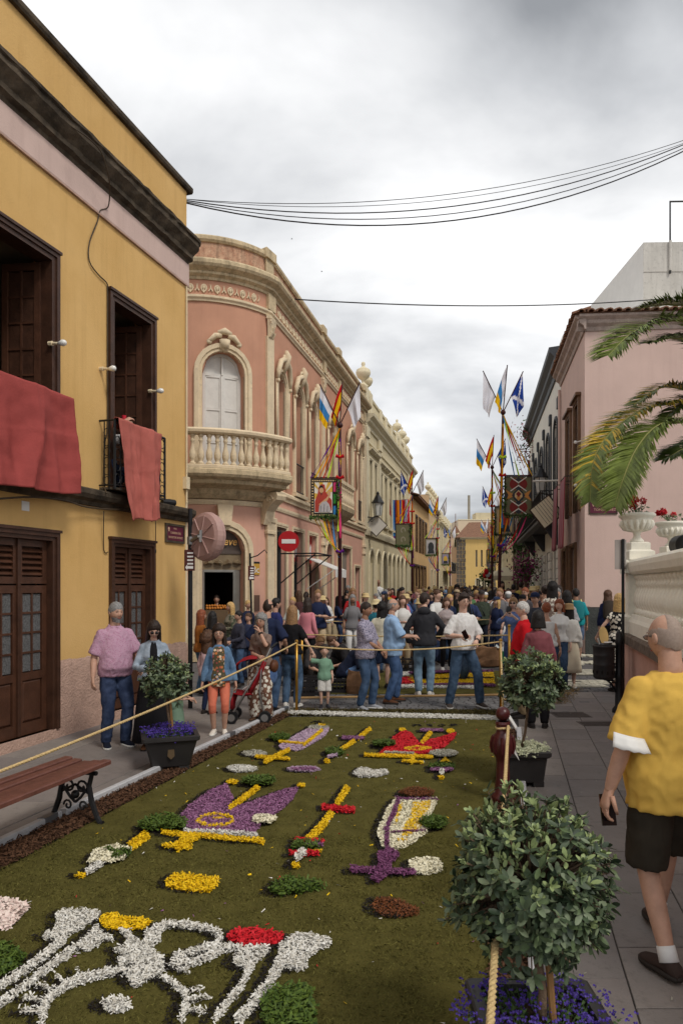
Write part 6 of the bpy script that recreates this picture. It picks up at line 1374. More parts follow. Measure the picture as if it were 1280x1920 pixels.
def bush(root,c,rad,ncl,leaf,seed,single=0,young=.35,nleaf=7,stem_mat=None):
 """ball of leaf whorls round twig tips; the nearest leaves are objects of their own"""
 rr=np.random.RandomState(seed);c=Vector(c);protos=[leaf_mesh(leaf,leaf*.42,cu)for cu in(-.12,.10,.25)]
 allL=[];tw=MB()
 for i in range(ncl):
  z=rr.uniform(-.85,1);a=rr.uniform(0,6.283);q=math.sqrt(1-z*z);dr=Vector((q*math.cos(a),q*math.sin(a),z));k_=rr.uniform(.55,1.0)**.6*(1+.34*mnoise.noise(dr*2.3+Vector((seed,0,0)))+(.16 if rr.rand()<.08 else 0))
  p=c+Vector((dr.x*rad[0],dr.y*rad[1],dr.z*rad[2]))*k_
  tw.tube([c+(p-c)*.35+Vector((0,0,-.02)),p],[.005,.003],3)
  ax=(dr*1.0+Vector((0,0,.75))+Vector(rr.normal(0,.35,3))).normalized();X=ax.orthogonal().normalized();Y=ax.cross(X)
  yg=(dr.z>.25 and rr.rand()<young)or rr.rand()<.06
  n=nleaf+rr.randint(-1,2)
  for j in range(n):
   an=2.4*j+rr.uniform(-.3,.3);el=R(rr.uniform(-22,38)if not yg else rr.uniform(20,65));dl=(X*math.cos(an)+Y*math.sin(an))*math.cos(el)+ax*math.sin(el)
   up=(ax-dl*ax.dot(dl)).normalized();sd_=up.cross(dl);sc_=rr.uniform(.65,1.15)*(.8 if yg else 1)
   key='young' if yg and j>1 else rr.choice(['old','old','dark','mid','shine'])
   pp=p+ax*(rr.uniform(-.02,.01))
   allL.append((pp,dl,sd_,up,sc_,key,rr.randint(3)))
 cam_v=Vector((0,0,CAMH));order=sorted(range(len(allL)),key=lambda i:(allL[i][0]-cam_v).length)
 meshes={}
 def put(i):
  p,dl,sd_,up,sc_,key,k_=allL[i]
  if(key,k_)not in meshes:me=protos[k_].mesh('leaf');me.materials.append(LEAFS[key]);me.shade_smooth();meshes[(key,k_)]=me
  o=link('leaf',meshes[(key,k_)],root,loc=(0,0,0))
  o.matrix_parent_inverse=PINV.get(root.name,Matrix());o.matrix_basis=Matrix(((dl.x*sc_,sd_.x*sc_,up.x*sc_,p.x),(dl.y*sc_,sd_.y*sc_,up.y*sc_,p.y),(dl.z*sc_,sd_.z*sc_,up.z*sc_,p.z),(0,0,0,1)))
 for i in order[:single]:put(i)
 bykey={}
 for i in order[single:]:bykey.setdefault(allL[i][5],[]).append(i)
 m=MB();mats=[]
 for key,ids in bykey.items():
  mats.append(LEAFS[key]);m.cm=len(mats)-1
  for i in ids:
   p,dl,sd_,up,sc_,key,k_=allL[i]
   m.add([p+dl*(v[0]*sc_)+sd_*(v[1]*sc_)+up*(v[2]*sc_)for v in protos[k_].v],protos[k_].f)
 cr_=m.build('crown',mats,root,smooth=True,kind='stuff');tw.build('twigs',m_bark3,root,kind='stuff')
 return cr_
def tub(c,w0,w1,h_,label,crest=False,rz=0.0):
 t_=thing('planter',label,'planter',c,rz=0);c=Vector(c)
 T_=lambda x,y,z:(c.x+x*math.cos(rz)-y*math.sin(rz),c.y+x*math.sin(rz)+y*math.cos(rz),c.z+z)
 def ring(a,z,bv=.02):return[(-a+bv,-a,z),(a-bv,-a,z),(a,-a+bv,z),(a,a-bv,z),(a-bv,a,z),(-a+bv,a,z),(-a,a-bv,z),(-a,-a+bv,z)]
 m=MB(T_);m.loft([ring(w0*.96,.04),ring(w0,.05),ring(w1,h_-.06),ring(w1+.02,h_-.05),ring(w1+.03,h_-.04),ring(w1+.03,h_-.005),ring(w1+.02,h_),ring(w1-.02,h_),ring(w1-.03,h_-.05)],caps=True);m.build('tub',m_tub,t_)
 for sx_ in(-1,1):
  for sy_ in(-1,1):m=MB(T_);m.box(sx_*w0*.7-.05,sx_*w0*.7+.05,sy_*w0*.7-.05,sy_*w0*.7+.05,0,.05);m.build('foot',m_tub,t_)
 m=MB(T_);m.box(-w1+.035,w1-.035,-w1+.035,w1-.035,h_-.10,h_-.045);m.build('soil',m_soil,t_)
 if crest:
  m=MB(T_);y=-(w0+w1)/2-.008;m.prism([(.03,h_*.65),(-.03,h_*.65),(-.035,h_*.45),(0,h_*.36),(.035,h_*.45)],y-.006,y+.012);m.build('crest',smat('dull_bronze',(110,92,70),rough=.5,metal=.5),t_)
 return t_,T_
def trunk(root,p0,p1,r,stake=False):
 p0,p1=Vector(p0),Vector(p1);m=MB();m.tube([p0,p0*.66+p1*.34+Vector((.01,0,0)),p0*.33+p1*.67+Vector((-.006,0,0)),p1],[r,r*.9,r*.9,r*.75],8);m.build('trunk',m_bark3,root,smooth=True)
 if stake:m=MB();m.tube([p0+Vector((.04,-.01,0)),p1*.92+p0*.08+Vector((.03,-.01,0))],.013,7);m.build('stake',smat('cane_stake',(150,112,70),rough=.7,var=.2),root)
def lobelia(c,rx,ry,n,label,seed,z0,col=((50,34,112),(84,62,160)),green=(70,92,50),h=(.05,.16),sz=.03,name='lobelia_flowers'):
 rr=np.random.RandomState(seed);t_=thing(name,label,'flowers',c);c=Vector(c);m=MB();g=MB()
 for i in range(n):
  a,q=rr.uniform(0,6.283),math.sqrt(rr.rand());x,y=rx*q*math.cos(a),ry*q*math.sin(a);hh=rr.uniform(*h)*(1-.3*q);lean=Vector((x*.35,y*.35,0));b=c+Vector((x,y,z0));tp=b+lean+Vector((rr.normal(0,.015),rr.normal(0,.015),hh))
  g.add([b+Vector((-.003,0,0)),b+Vector((.003,0,0)),tp],[(0,1,2)])
  for k2 in range(4):
   lp=b+(tp-b)*rr.uniform(.1,.8);dv=Vector(rr.normal(0,1,3)).normalized()*.02;e_=dv.orthogonal().normalized()*.006;g.add([lp-e_,lp+dv,lp+e_],[(0,1,2)])
  for k2 in range(3):
   fp=tp+Vector(rr.normal(0,.014,3))
   for j in range(4):
    an=rr.uniform(0,6.28);dv=Vector((math.cos(an),math.sin(an),rr.uniform(-.2,.5)))*sz*.55;e_=dv.orthogonal().normalized()*sz*.25;m.add([fp,fp+dv*.6+e_,fp+dv,fp+dv*.6-e_],[(0,1,2,3)])
 m.build('petals',mat('flower_'+name+str(seed),s2l(col[0]),rough=.6,var=0,vscale=60,col2=s2l(col[1])),t_,kind='stuff');g.build('stems',smat('flower_green'+str(seed),green,rough=.7,var=.3,vscale=30),t_,kind='stuff')
 return t_
c=Vector(((1016-CXP)/FPX*2.5,2.5,0))
tub(c,.17,.21,.34,'near black planter tub at the bottom edge of the picture')
b1=thing('round_bush','nearest clipped round bush with grey green leaves and pale young tips','bush',c+Vector((0,0,.3)))
cc=P(993,1655,2.5);trunk(b1,c+Vector((0,0,.28)),cc+Vector((.02,0,-.1)),.018,True)
bush(b1,cc,(.265,.26,.315),720,.046,3,single=300,young=.6,nleaf=8)
lobelia(c,.22,.20,260,'violet blue lobelia at the bottom right under the nearest bush',1,.29,sz=.018,h=(.03,.10))
c=G(985,1478)+Vector((0,.2,0));tub(c,.175,.20,.33,'black square planter under the second round bush on the right',rz=.05)
b2=thing('round_bush','second round bush with bright green leaves behind the bollard','bush',c+Vector((0,0,.3)))
cc=P(996,1278,c.y);trunk(b2,c+Vector((.0,0,.28)),cc+Vector((0,0,-.12)),.014)
bush(b2,cc,(.29,.28,.29),430,.064,5,single=150,young=.5)
lobelia(c,.19,.18,300,'pale silvery ground plants in the second right planter',2,.28,col=((206,206,180),(170,178,140)),green=(110,122,84),h=(.02,.10),sz=.035,name='silver_plants')
c=G(313,1443)+Vector((0,.12,0));tub(c,.19,.255,.36,'black tapered planter with a small crest beside the left rail',crest=True,rz=.30)
b3=thing('round_bush','left round bush in front of the woman with sunglasses','bush',c+Vector((0,0,.3)))
cc=P(313,1274,c.y);trunk(b3,c+Vector((0,0,.28)),cc+Vector((0,0,-.1)),.016,True)
bush(b3,cc,(.24,.24,.25),430,.052,9,single=120,young=.4)
lobelia(c,.20,.19,240,'violet blue lobelia in the left planter',3,.30,sz=.028)
# BALUSTRADE WALL, URNS, PALM
WO=Vector((4.472,10.97));WF2=Frame(WO,(.2615,1),-1);T=WF2.T
m_ivory=smat('ivory_stone',(240,234,218),rough=.7,var=.05,vscale=4,bump=.12,bscale=60,dirt=.12);m_cope=smat('brown_coping',(112,98,86),rough=.9,var=.3,vscale=8,bump=.6,bscale=30,dirt=.3)
m_pwall=smat('rose_render',(200,156,140),rough=.9,var=.08,vscale=2,bump=.3,bscale=50,dirt=.15)
gw=thing('garden_wall','rose garden wall with brown coping and ivory balustrade','wall',T(0,0,0))
m=MB(T);m.box(-9.5,0,-.3,0,0,1.0);m.build('wall',m_pwall,gw)
XF=Frame(WO,(1,-.2),1);m=MB(XF.T);m.box(.02,6,-.3,-.02,0,1.0);m.build('return_wall',m_pwall,gw)
for i in range(8):m=MB(T);a=-9.4+i*1.18;m.cbox(a,min(a+1.17,.05),-.36,.07,1.0+rs.uniform(-.003,.003),1.15,.03);m.build('coping_stone',m_cope,gw)
m=MB(T);m.mould([(-.30,1.15),(.0,1.15),(.0,1.33),(-.03,1.38),(-.05,1.44),(-.25,1.44),(-.27,1.38),(-.30,1.33)],-9.4,-.40);m.build('balustrade_base',m_ivory,gw)
m=MB(T);m.mould([(-.30,2.08),(-.26,2.04),(-.04,2.04),(.0,2.08),(.02,2.16),(.02,2.22),(-.02,2.26),(-.28,2.26),(-.32,2.22),(-.32,2.16)],-9.4,-.40);m.build('handrail',m_ivory,gw)
m=MB(T);m.cbox(-.42,.0,-.34,.04,1.15,1.42,.03);m.cbox(-.38,-.04,-.31,.0,1.42,2.06,.015);m.cbox(-.45,.03,-.38,.07,2.06,2.27,.03);m.build('corner_pier',m_ivory,gw)
bm2=MB();bm2.lathe([(.085,0),(.085,.06),(.06,.08),(.055,.10),(.09,.16),(.10,.22),(.085,.30),(.055,.38),(.05,.42),(.08,.45),(.06,.48),(.06,.52),(.085,.55),(.085,.60)],n=12);bme2=bm2.mesh('baluster');bme2.materials.append(m_ivory);bme2.shade_smooth()
for i in range(40):place(bme2,'baluster',T,-.52-i*.215,-.15,1.44,gw)
m=MB(XF.T);m.mould([(-.30,2.08),(-.26,2.04),(-.04,2.04),(.0,2.08),(.02,2.16),(.02,2.22),(-.02,2.26),(-.28,2.26),(-.32,2.22),(-.32,2.16)],.45,5);m.build('handrail',m_ivory,gw)
for i in range(16):place(bme2,'baluster',XF.T,.5+i*.23,-.15,1.44,gw)
m=MB(XF.T);m.mould([(-.30,1.15),(0,1.15),(0,1.4),(-.05,1.44),(-.3,1.44)],.45,5);m.build('balustrade_base',m_ivory,gw)
def stone_urn(c,k,label,flabel,seed):
 c=Vector(c);t_=thing('stone_urn',label,'urn',c,group='ivory urns on the balustrade')
 m=MB();z=0
 def sq(a,z):return[(c.x-a,c.y-a,c.z+z),(c.x+a,c.y-a,c.z+z),(c.x+a,c.y+a,c.z+z),(c.x-a,c.y+a,c.z+z)]
 m.loft([sq(.20*k,0),sq(.20*k,.13*k),sq(.15*k,.16*k),sq(.15*k,.26*k),sq(.12*k,.28*k)]);m.build('pedestal',m_ivory,t_)
 m=MB();m.lathe([(r*k,z_*k)for r,z_ in((.11,.28),(.10,.31),(.06,.35),(.05,.40),(.07,.44),(.16,.47),(.22,.54),(.235,.60),(.22,.63),(.24,.66),(.27,.68),(.28,.71),(.26,.73),(.22,.73),(.20,.66),(.0,.66))],c,24);m.build('bowl',m_ivory,t_,smooth=True)
 for i in range(16):a=2*math.pi*i/16;m=MB();m.tube([c+Vector((r*k*math.cos(a),r*k*math.sin(a),z_*k))for r,z_ in((.10,.455),(.19,.49),(.236,.56),(.23,.62))],[.016*k,.03*k,.034*k,.018*k],6);m.build('gadroon',m_ivory,t_,smooth=True)
 rr=np.random.RandomState(seed);g=thing('geranium',flabel,'flowers',c+Vector((0,0,.7*k)),group='red geraniums in the urns')
 pts=[c+Vector((rr.normal(0,.10)*k,rr.normal(0,.08)*k,(.72+rr.uniform(0,.14))*k))for _ in range(70)];leaf_quads(pts,.07*k,seed).build('leaves',LEAFS['mid'],g,kind='stuff')
 for i in range(6):
  h_=c+Vector((rr.uniform(-.22,.22)*k,rr.uniform(-.1,.1)*k,(.84+rr.uniform(0,.16))*k));m=MB();m.tube([c+Vector((0,0,.7*k)),h_],.006,4);m.build('stem',LEAFS['mid'],g)
  q=[]
  for _ in range(60):v=Vector(rr.normal(0,1,3)).normalized();q.append(h_+v*.055*k*rr.uniform(.6,1))
  leaf_quads(q,.055*k,seed+i).build('flower_head',PM['red'],g)
stone_urn(Vector(T(-.21,-.15,2.27)),.98,'ivory stone urn on the corner pier of the balustrade','red geraniums in the corner urn',3)
stone_urn(Vector(XF.T(.72,-.15,2.26)),.85,'second ivory urn cut by the right edge of the picture','red geraniums in the urn at the right edge',4)
c=P(1278,1022,10.2);m=MB();m.tube([c+Vector((-.02,-.16,0)),c+Vector((0,-.1,0)),c+Vector((0,.1,0)),c+Vector((.02,.16,0))],[.14,.15,.15,.10],16);o=m.build('spotlight',m_black,smooth=True);m=MB();m.tube([c,c+Vector((0,0,-.25))],.02,6);m.build('spotlight_arm',m_black,o);tag(o,'round black spotlight on the balustrade at the right edge','spotlight')
# palm: trunk outside the frame, fronds reaching in
m_fg=smat('palm_green',(108,122,50),rough=.45,var=.3,vscale=8,spec=.4);m_fy=smat('palm_yellow',(196,164,58),rough=.55,var=.25,vscale=8);m_fd=smat('palm_dark',(84,100,42),rough=.45,var=.3,vscale=8,spec=.4);m_fr=smat('palm_rachis',(150,148,86),rough=.5,var=.15)
PD=10.4;crown=P(1400,740,PD+.6)
pt=thing('palm_tree','palm with arching feathery fronds, some turning yellow, at the right edge','palm tree',(crown.x,crown.y,0))
m=MB();m.tube([(crown.x,crown.y,0),(crown.x+.05,crown.y,2.2),(crown.x,crown.y,crown.z-.1)],[.26,.22,.24],12);m.build('trunk',m_bark3,pt)
def frond(ctrl,L0,mats,seed,dens=1.0):
 rr=np.random.RandomState(seed);v_=[crown+Vector((rr.normal(0,.05),rr.normal(0,.05),rr.normal(0,.05)))]+[P(x+22,y-6,d_)for x,y,d_ in ctrl];pts=[]
 for i in range(len(v_)-1):
  p0,p1,p2,p3=v_[max(i-1,0)],v_[i],v_[i+1],v_[min(i+2,len(v_)-1)]
  for t in np.linspace(0,1,10,endpoint=False):pts.append(.5*((2*p1)+(p2-p0)*t+(2*p0-5*p1+4*p2-p3)*t*t+(3*p1-p0-3*p2+p3)*t**3))
 pts.append(v_[-1]);n=len(pts)
 m=MB();m.tube(pts,[.022*(1-i/n)+.004 for i in range(n)],5);fr_=m.build('frond',m_fr,pt,smooth=True)
 ms=[MB()for _ in mats];tot=sum((pts[i+1]-pts[i]).length for i in range(n-1));nl=int(tot/.0125*dens)
 for i in range(nl):
  t=(i+.5)/nl
  if t<.12:continue
  f=t*(n-1);k_=min(int(f),n-2);p=pts[k_]+(pts[k_+1]-pts[k_])*(f-k_);tg=(pts[k_+1]-pts[k_]).normalized()
  up=Vector((0,-.25,1));sd_=tg.cross(up).normalized();up2=sd_.cross(tg).normalized()
  for sg in(-1,1):
   L=L0*(.55+.45*math.sin(math.pi*min(1,t*1.05)**.8))*(1 if t<.9 else(1-t)*4+.6)*rr.uniform(.82,1.1);fw=rr.uniform(.6,.78)
   dv=(sd_*sg*rr.uniform(.8,1.0)+tg*fw+up2*rr.uniform(.12,.42)).normalized();w_=.015
   mid=p+dv*L*.5+Vector((0,0,-.02*L));tip=p+dv*L+Vector((0,0,-.18*L*rr.uniform(.4,1.4)));wv=dv.cross(up2).normalized()*w_
   mm=ms[(rr.rand()<(.5+.5*mnoise.noise((t*9,seed,sg*2))if t<.8 else .12))*1 if len(ms)>1 else 0]
   mm.add([p-wv*.5,p+wv*.5,mid+wv,tip,mid-wv],[(0,1,2,4),(4,2,3)])
 for mm,mt in zip(ms,mats):
  if mm.v:mm.build('leaflets',mt,fr_,kind='stuff')
frond([(1285,622,10.6),(1215,610,10.3),(1160,632,10.1),(1118,672,10.0)],.70,[m_fg],1)
frond([(1290,600,11.2),(1235,578,11.2),(1180,584,11.2)],.60,[m_fg],2)
frond([(1285,655,10.2),(1240,640,9.9),(1190,650,9.7)],.45,[m_fd],12)
frond([(1280,792,10.0),(1213,803,9.7),(1172,845,9.6),(1147,900,9.5),(1130,955,9.5)],.52,[m_fg],3)
frond([(1285,742,10.9),(1220,732,10.8),(1165,765,10.7)],.42,[m_fg,m_fy],4)
frond([(1250,758,10.5),(1180,775,10.3),(1120,820,10.1),(1090,872,10.0),(1083,945,10.0)],.46,[m_fg,m_fy],5)
frond([(1290,830,10.2),(1250,852,10.0),(1222,868,10.0)],.40,[m_fd],6)
frond([(1300,770,10.6),(1262,758,10.5),(1215,800,10.4)],.36,[m_fd],7)
frond([(1460,600,11.5),(1540,640,11.9),(1600,760,12)],.5,[m_fg],9);frond([(1480,740,11),(1560,790,11),(1610,900,11)],.5,[m_fg],10);frond([(1380,640,10),(1350,560,9.2),(1345,540,8.6)],.5,[m_fg],11)
# litter bin and sign post
c=G(1160,1336);lb=thing('litter_bin','black litter bin on an ornate post beside the garden wall','litter bin',c)
m=MB();m.lathe([(.10,0),(.10,.05),(.06,.10),(.055,.5),(.07,.54),(.055,.58),(.05,1.0),(.065,1.04),(.05,1.08),(.05,1.16),(.03,1.2)],c,14);m.build('post',m_black,lb,smooth=True)
bc2=Vector((c.x-.235,c.y-.02,.50));m=MB();m.lathe([(.12,0),(.145,.02),(.15,.05),(.15,.20),(.154,.21),(.15,.22),(.15,.34),(.154,.35),(.15,.36),(.15,.46),(.16,.47),(.16,.50),(.145,.50),(.14,.42)],bc2,24);m.build('bin',m_tub,lb,smooth=True)
for i in range(12):a=2*math.pi*i/12;m=MB();q=bc2+Vector((.149*math.cos(a),.149*math.sin(a),.08));m.tube([q,q+Vector((0,0,.05))],.010,5);m.build('drain_slot',PM['dark'],lb)
m=MB();m.tube([bc2+Vector((.02,0,.0)),bc2+Vector((.1,0,-.06)),Vector((c.x,c.y,.22))],.016,6);m.tube([(bc2.x+.14+.05*math.cos(t),bc2.y,.40+.05*math.sin(t))for t in np.linspace(0,6.28,12)],.008,4);m.tube([bc2+Vector((.14,0,.46)),Vector((c.x,c.y,.96))],.015,6);m.build('bracket',m_black,lb)
m=MB();m.sphere(bc2+Vector((.02,0,.5)),(.11,.1,.03),9,5);o=m.build('rubbish_bag',m_tub);tag(o,'black rubbish bag edge and litter filling the bin','rubbish')
m=MB();m.tube([bc2+Vector((-.06,-.02,.48)),bc2+Vector((-.10,-.02,.60))],.008,5);o=m.build('drinking_stick',m_white);tag(o,'pale stick poking out of the litter bin','litter')
m=MB();m.add([bc2+Vector(v)for v in((.0,-.06,.535),(.12,-.05,.54),(.13,.03,.55),(.0,.03,.545))],[(0,1,2,3)]);o=m.build('paper_sheet',m_white);tag(o,'white paper lying on top of the litter bin','litter')
c=G(1167,1330);sp_=thing('sign_post','slim black post with a flat sign seen from behind','sign post',c);m=MB();m.tube([(c.x,c.y,0),(c.x,c.y,2.58)],.024,8);m.build('post',m_black,sp_)
m=MB();m.cbox(c.x-.115,c.x+.06,c.y+.02,c.y+.03,2.12,2.57,.004);m.build('sign_plate',smat('sign_back_grey',(168,158,152),rough=.5,var=.05),sp_)
# overhead wires and birds
m_wire=smat('wire',(34,30,32),rough=.6,var=.1)
def wire(p0,p1,sag,r,label):
 p0,p1=Vector(p0),Vector(p1);m=MB();m.tube([p0+(p1-p0)*t-Vector((0,0,sag*4*t*(1-t)))for t in np.linspace(0,1,24)],r,5);o=m.build('overhead_cable',m_wire,smooth=True);tag(o,label,'cable',group='overhead cables')
e_=Vector(YF.T(.08,-.1,8.42))
for i,(dz,sag,r)in enumerate(((-.02,.55,.006),(-.04,.75,.010),(-.06,.85,.008),(-.08,.95,.012),(-.02,.62,.005))):
 wire(e_+Vector((0,0,dz)),P(1345,(240,243,247,250,244)[i],13.2),sag,r,('topmost thin cable of the bundle crossing the sky','second cable of the bundle crossing the sky','third cable of the bundle crossing the sky','lowest thick cable of the bundle crossing the sky','fine cable between the upper ones of the bundle')[i])
up_=P(1345,245,13.2);t_=thing('utility_pole','wooden utility pole carrying the cable bundle beyond the right edge','utility pole',(up_.x,up_.y,0));m=MB();m.tube([(up_.x,up_.y,0),(up_.x,up_.y,up_.z+.4)],[.13,.10],10);m.build('mast',m_bark3,t_);m=MB();m.box(up_.x-.4,up_.x+.4,up_.y-.05,up_.y+.05,up_.z-.05,up_.z+.06);m.build('crossarm',m_bark3,t_)
wire(Vector(SF.T(1.2,.3,9.75)),P(1330,552,24),.28,.018,'single lower cable crossing from the salmon building to the white block')
for px_,py_,d_,lab in((547,448,60,'small dark bird high in the sky, the upper one'),(603,509,60,'small dark bird in the sky, the lower one')):
 c=P(px_,py_,d_);m=MB();m.tube([c+Vector((-.07,0,0)),c,c+Vector((.08,0,0))],[.01,.03,.01],5);m.add([c+Vector((-.03,0,.01)),c+Vector((.03,0,.01)),c+Vector((-.02,.1,.16)),c+Vector((-.03,-.1,-.12))],[(0,1,2),(0,1,3)]);o=m.build('bird',m_black);tag(o,lab,'bird')
# bougainvillea, tent, balloons, right side greenery
m_boug=smat('bougainvillea_bract',(130,40,92),rough=.7,var=.35,vscale=10)
def climber(pxs,d,n,mt,sz,label,seed,name='bougainvillea',cat='climbing plant'):
 rr=np.random.RandomState(seed);t_=thing(name,label,cat,P(pxs[0][0],pxs[0][1],d));P3=[P(x,y,d)for x,y in pxs];m=MB();m.tube([Vector((P3[0].x,P3[0].y,0))]+P3,.03,5);m.build('stem',m_bark3,t_)
 pts=[]
 for i in range(n):k_=rr.randint(len(P3)-1);q=P3[k_]+(P3[k_+1]-P3[k_])*rr.rand();pts.append(q+Vector(rr.normal(0,.28,3)))
 leaf_quads(pts[:int(n*.6)],sz,seed).build('bracts',mt,t_,kind='stuff');leaf_quads(pts[int(n*.6):],sz,seed+1).build('leaves',m_vine,t_,kind='stuff')
climber([(985,1085),(978,1065),(988,1050),(992,1085)],30,700,m_boug,.16,'purple bougainvillea hanging beside the white house',1)
climber([(990,870),(983,850),(992,830),(988,810),(980,800)],36,500,smat('pink_bloom',(150,60,70),rough=.7,var=.4,vscale=10),.14,'flowering garland hanging from the white house roof',2,name='flower_garland',cat='garland')
climber([(962,1000),(970,1035),(978,1010),(985,1030)],40,500,m_vine,.18,'leafy creeper on the stone house',3,name='creeper')
climber([(905,1085),(915,1075),(912,1085)],60,300,m_vine,.3,'small green tree beside the convent',5,name='small_tree',cat='tree')
tc=P(945,1083,45);tn=thing('party_tent','cream peaked tent over the crowd on the right','tent',(tc.x,tc.y,0));tw_=1.1
m=MB();z1,z2=2.45,3.05
m.add([(tc.x-tw_,tc.y-1.1,z1),(tc.x+tw_,tc.y-1.1,z1),(tc.x+tw_,tc.y+1.1,z1),(tc.x-tw_,tc.y+1.1,z1),(tc.x,tc.y,z2),(tc.x-tw_,tc.y-1.1,z1-.28),(tc.x+tw_,tc.y-1.1,z1-.28),(tc.x+tw_,tc.y+1.1,z1-.28),(tc.x-tw_,tc.y+1.1,z1-.28)],[(0,1,4),(1,2,4),(2,3,4),(3,0,4),(0,1,6,5),(1,2,7,6),(2,3,8,7),(3,0,5,8)]);m.build('canopy',smat('tent_cloth',(222,208,176),rough=.8,var=.05),tn)
for a in(-1,1):
 for b in(-1,1):m=MB();m.tube([(tc.x+a*1.05,tc.y+b*1.05,0),(tc.x+a*1.05,tc.y+b*1.05,2.4)],.03,6);m.build('leg',m_galv,tn)
for i,(x,y,k_)in enumerate(((911,1072,'red'),(914,1077,'white'),(909,1079,'red'),(917,1081,'red'))):
 c=P(x,y,42+.2*i);m=MB();m.sphere(c,(.15,.15,.18),10,7);o=m.build('balloon',FC[k_],smooth=True);m=MB();m.tube([c+Vector((0,0,-.17)),c+Vector((0,0,-.9))],.006,4);m.build('string',m_wire,o);tag(o,('topmost red balloon of the bunch beside the right flag poles','white balloon of the bunch beside the right flag poles','left red balloon of the bunch','lowest red balloon of the bunch')[i],'balloon',group='bunch of balloons')
# crates and bags round the second carpet
m_crate=smat('black_crate',(38,36,38),rough=.6,var=.15);m_bag=smat('paper_bag',(132,98,70),rough=.85,var=.2,vscale=6,bump=.5,bscale=12);m_bag2=smat('plastic_bag',(206,210,208),rough=.45,var=.08,vscale=6,bump=.6,bscale=14)
def crate(px,py,wx,wy,h_,label,rz=0.0):
 c=G(px,py)+Vector((0,wy/2,0));t_=thing('crate',label,'crate',c,group='black plastic crates');T_=lambda x,y,z:(c.x+x*math.cos(rz)-y*math.sin(rz),c.y+x*math.sin(rz)+y*math.cos(rz),z)
 m=MB(T_);m.box(-wx/2,wx/2,-wy/2,wy/2,.005,.02);m.build('floor',m_crate,t_)
 for z in(0.02,h_*.5,h_-.04):
  m=MB(T_);m.box(-wx/2,wx/2,-wy/2,-wy/2+.012,z,z+.035);m.box(-wx/2,wx/2,wy/2-.012,wy/2,z,z+.035);m.box(-wx/2,-wx/2+.012,-wy/2+.012,wy/2-.012,z,z+.035);m.box(wx/2-.012,wx/2,-wy/2+.012,wy/2-.012,z,z+.035);m.build('band',m_crate,t_)
 for i in range(9):m=MB(T_);x=-wx/2+wx*i/8;m.box(x-.009,x+.009,-wy/2-.002,-wy/2+.01,.02,h_);m.build('slat',m_crate,t_)
crate(590,1304,.52,.36,.30,'black plastic crate behind the little boy');crate(638,1300,.50,.36,.26,'black plastic crate right of the little boy');crate(568,1306,.4,.3,.22,'grey black crate by the rope post')
crate(760,1260,.55,.36,.30,'black crate behind the man in the light blue shirt')
def bag(px,py,wx,h_,mt,label,seed,name='paper_bag'):
 c=G(px,py);rr=np.random.RandomState(seed);rings=[]
 for z,k_ in((0,.92),(.1,1.0),(.35,1.02),(.6,.95),(.85,.85),(1.0,.8)):rings.append([(c.x+wx/2*k_*math.cos(a)*(1+.08*rr.normal())*(1.1 if abs(math.cos(a))>.6 else 1),c.y+wx*.32*k_*math.sin(a)*(1+.08*rr.normal()),h_*z+(rr.normal(0,.02)if z>.8 else 0))for a in np.linspace(0,6.283,14,endpoint=False)])
 m=MB();m.loft(rings);o=m.build(name,mt);tag(o,label,'bag')
 return c
bag(912,1248,.62,.42,m_bag,'brown paper sack left of the green and white bag',1);c=bag(935,1247,.40,.40,m_bag2,'green and white shopping bag in front of the crowd',2,'shopping_bag')
m=MB();m.box(c.x+.02,c.x+.17,c.y-.155,c.y-.148,.06,.34);o=m.build('bag_print',smat('bag_green',(36,110,70),rough=.5));o.parent=bpy.data.objects['shopping_bag']
bag(668,1300,.34,.40,m_bag,'brown paper sack beside the crouching helper',3);bag(765,1238,.5,.5,m_bag,'open brown sack on the crate behind the blue shirt',4);bag(850,1240,.3,.35,m_bag,'small brown sack by the trainers',5)
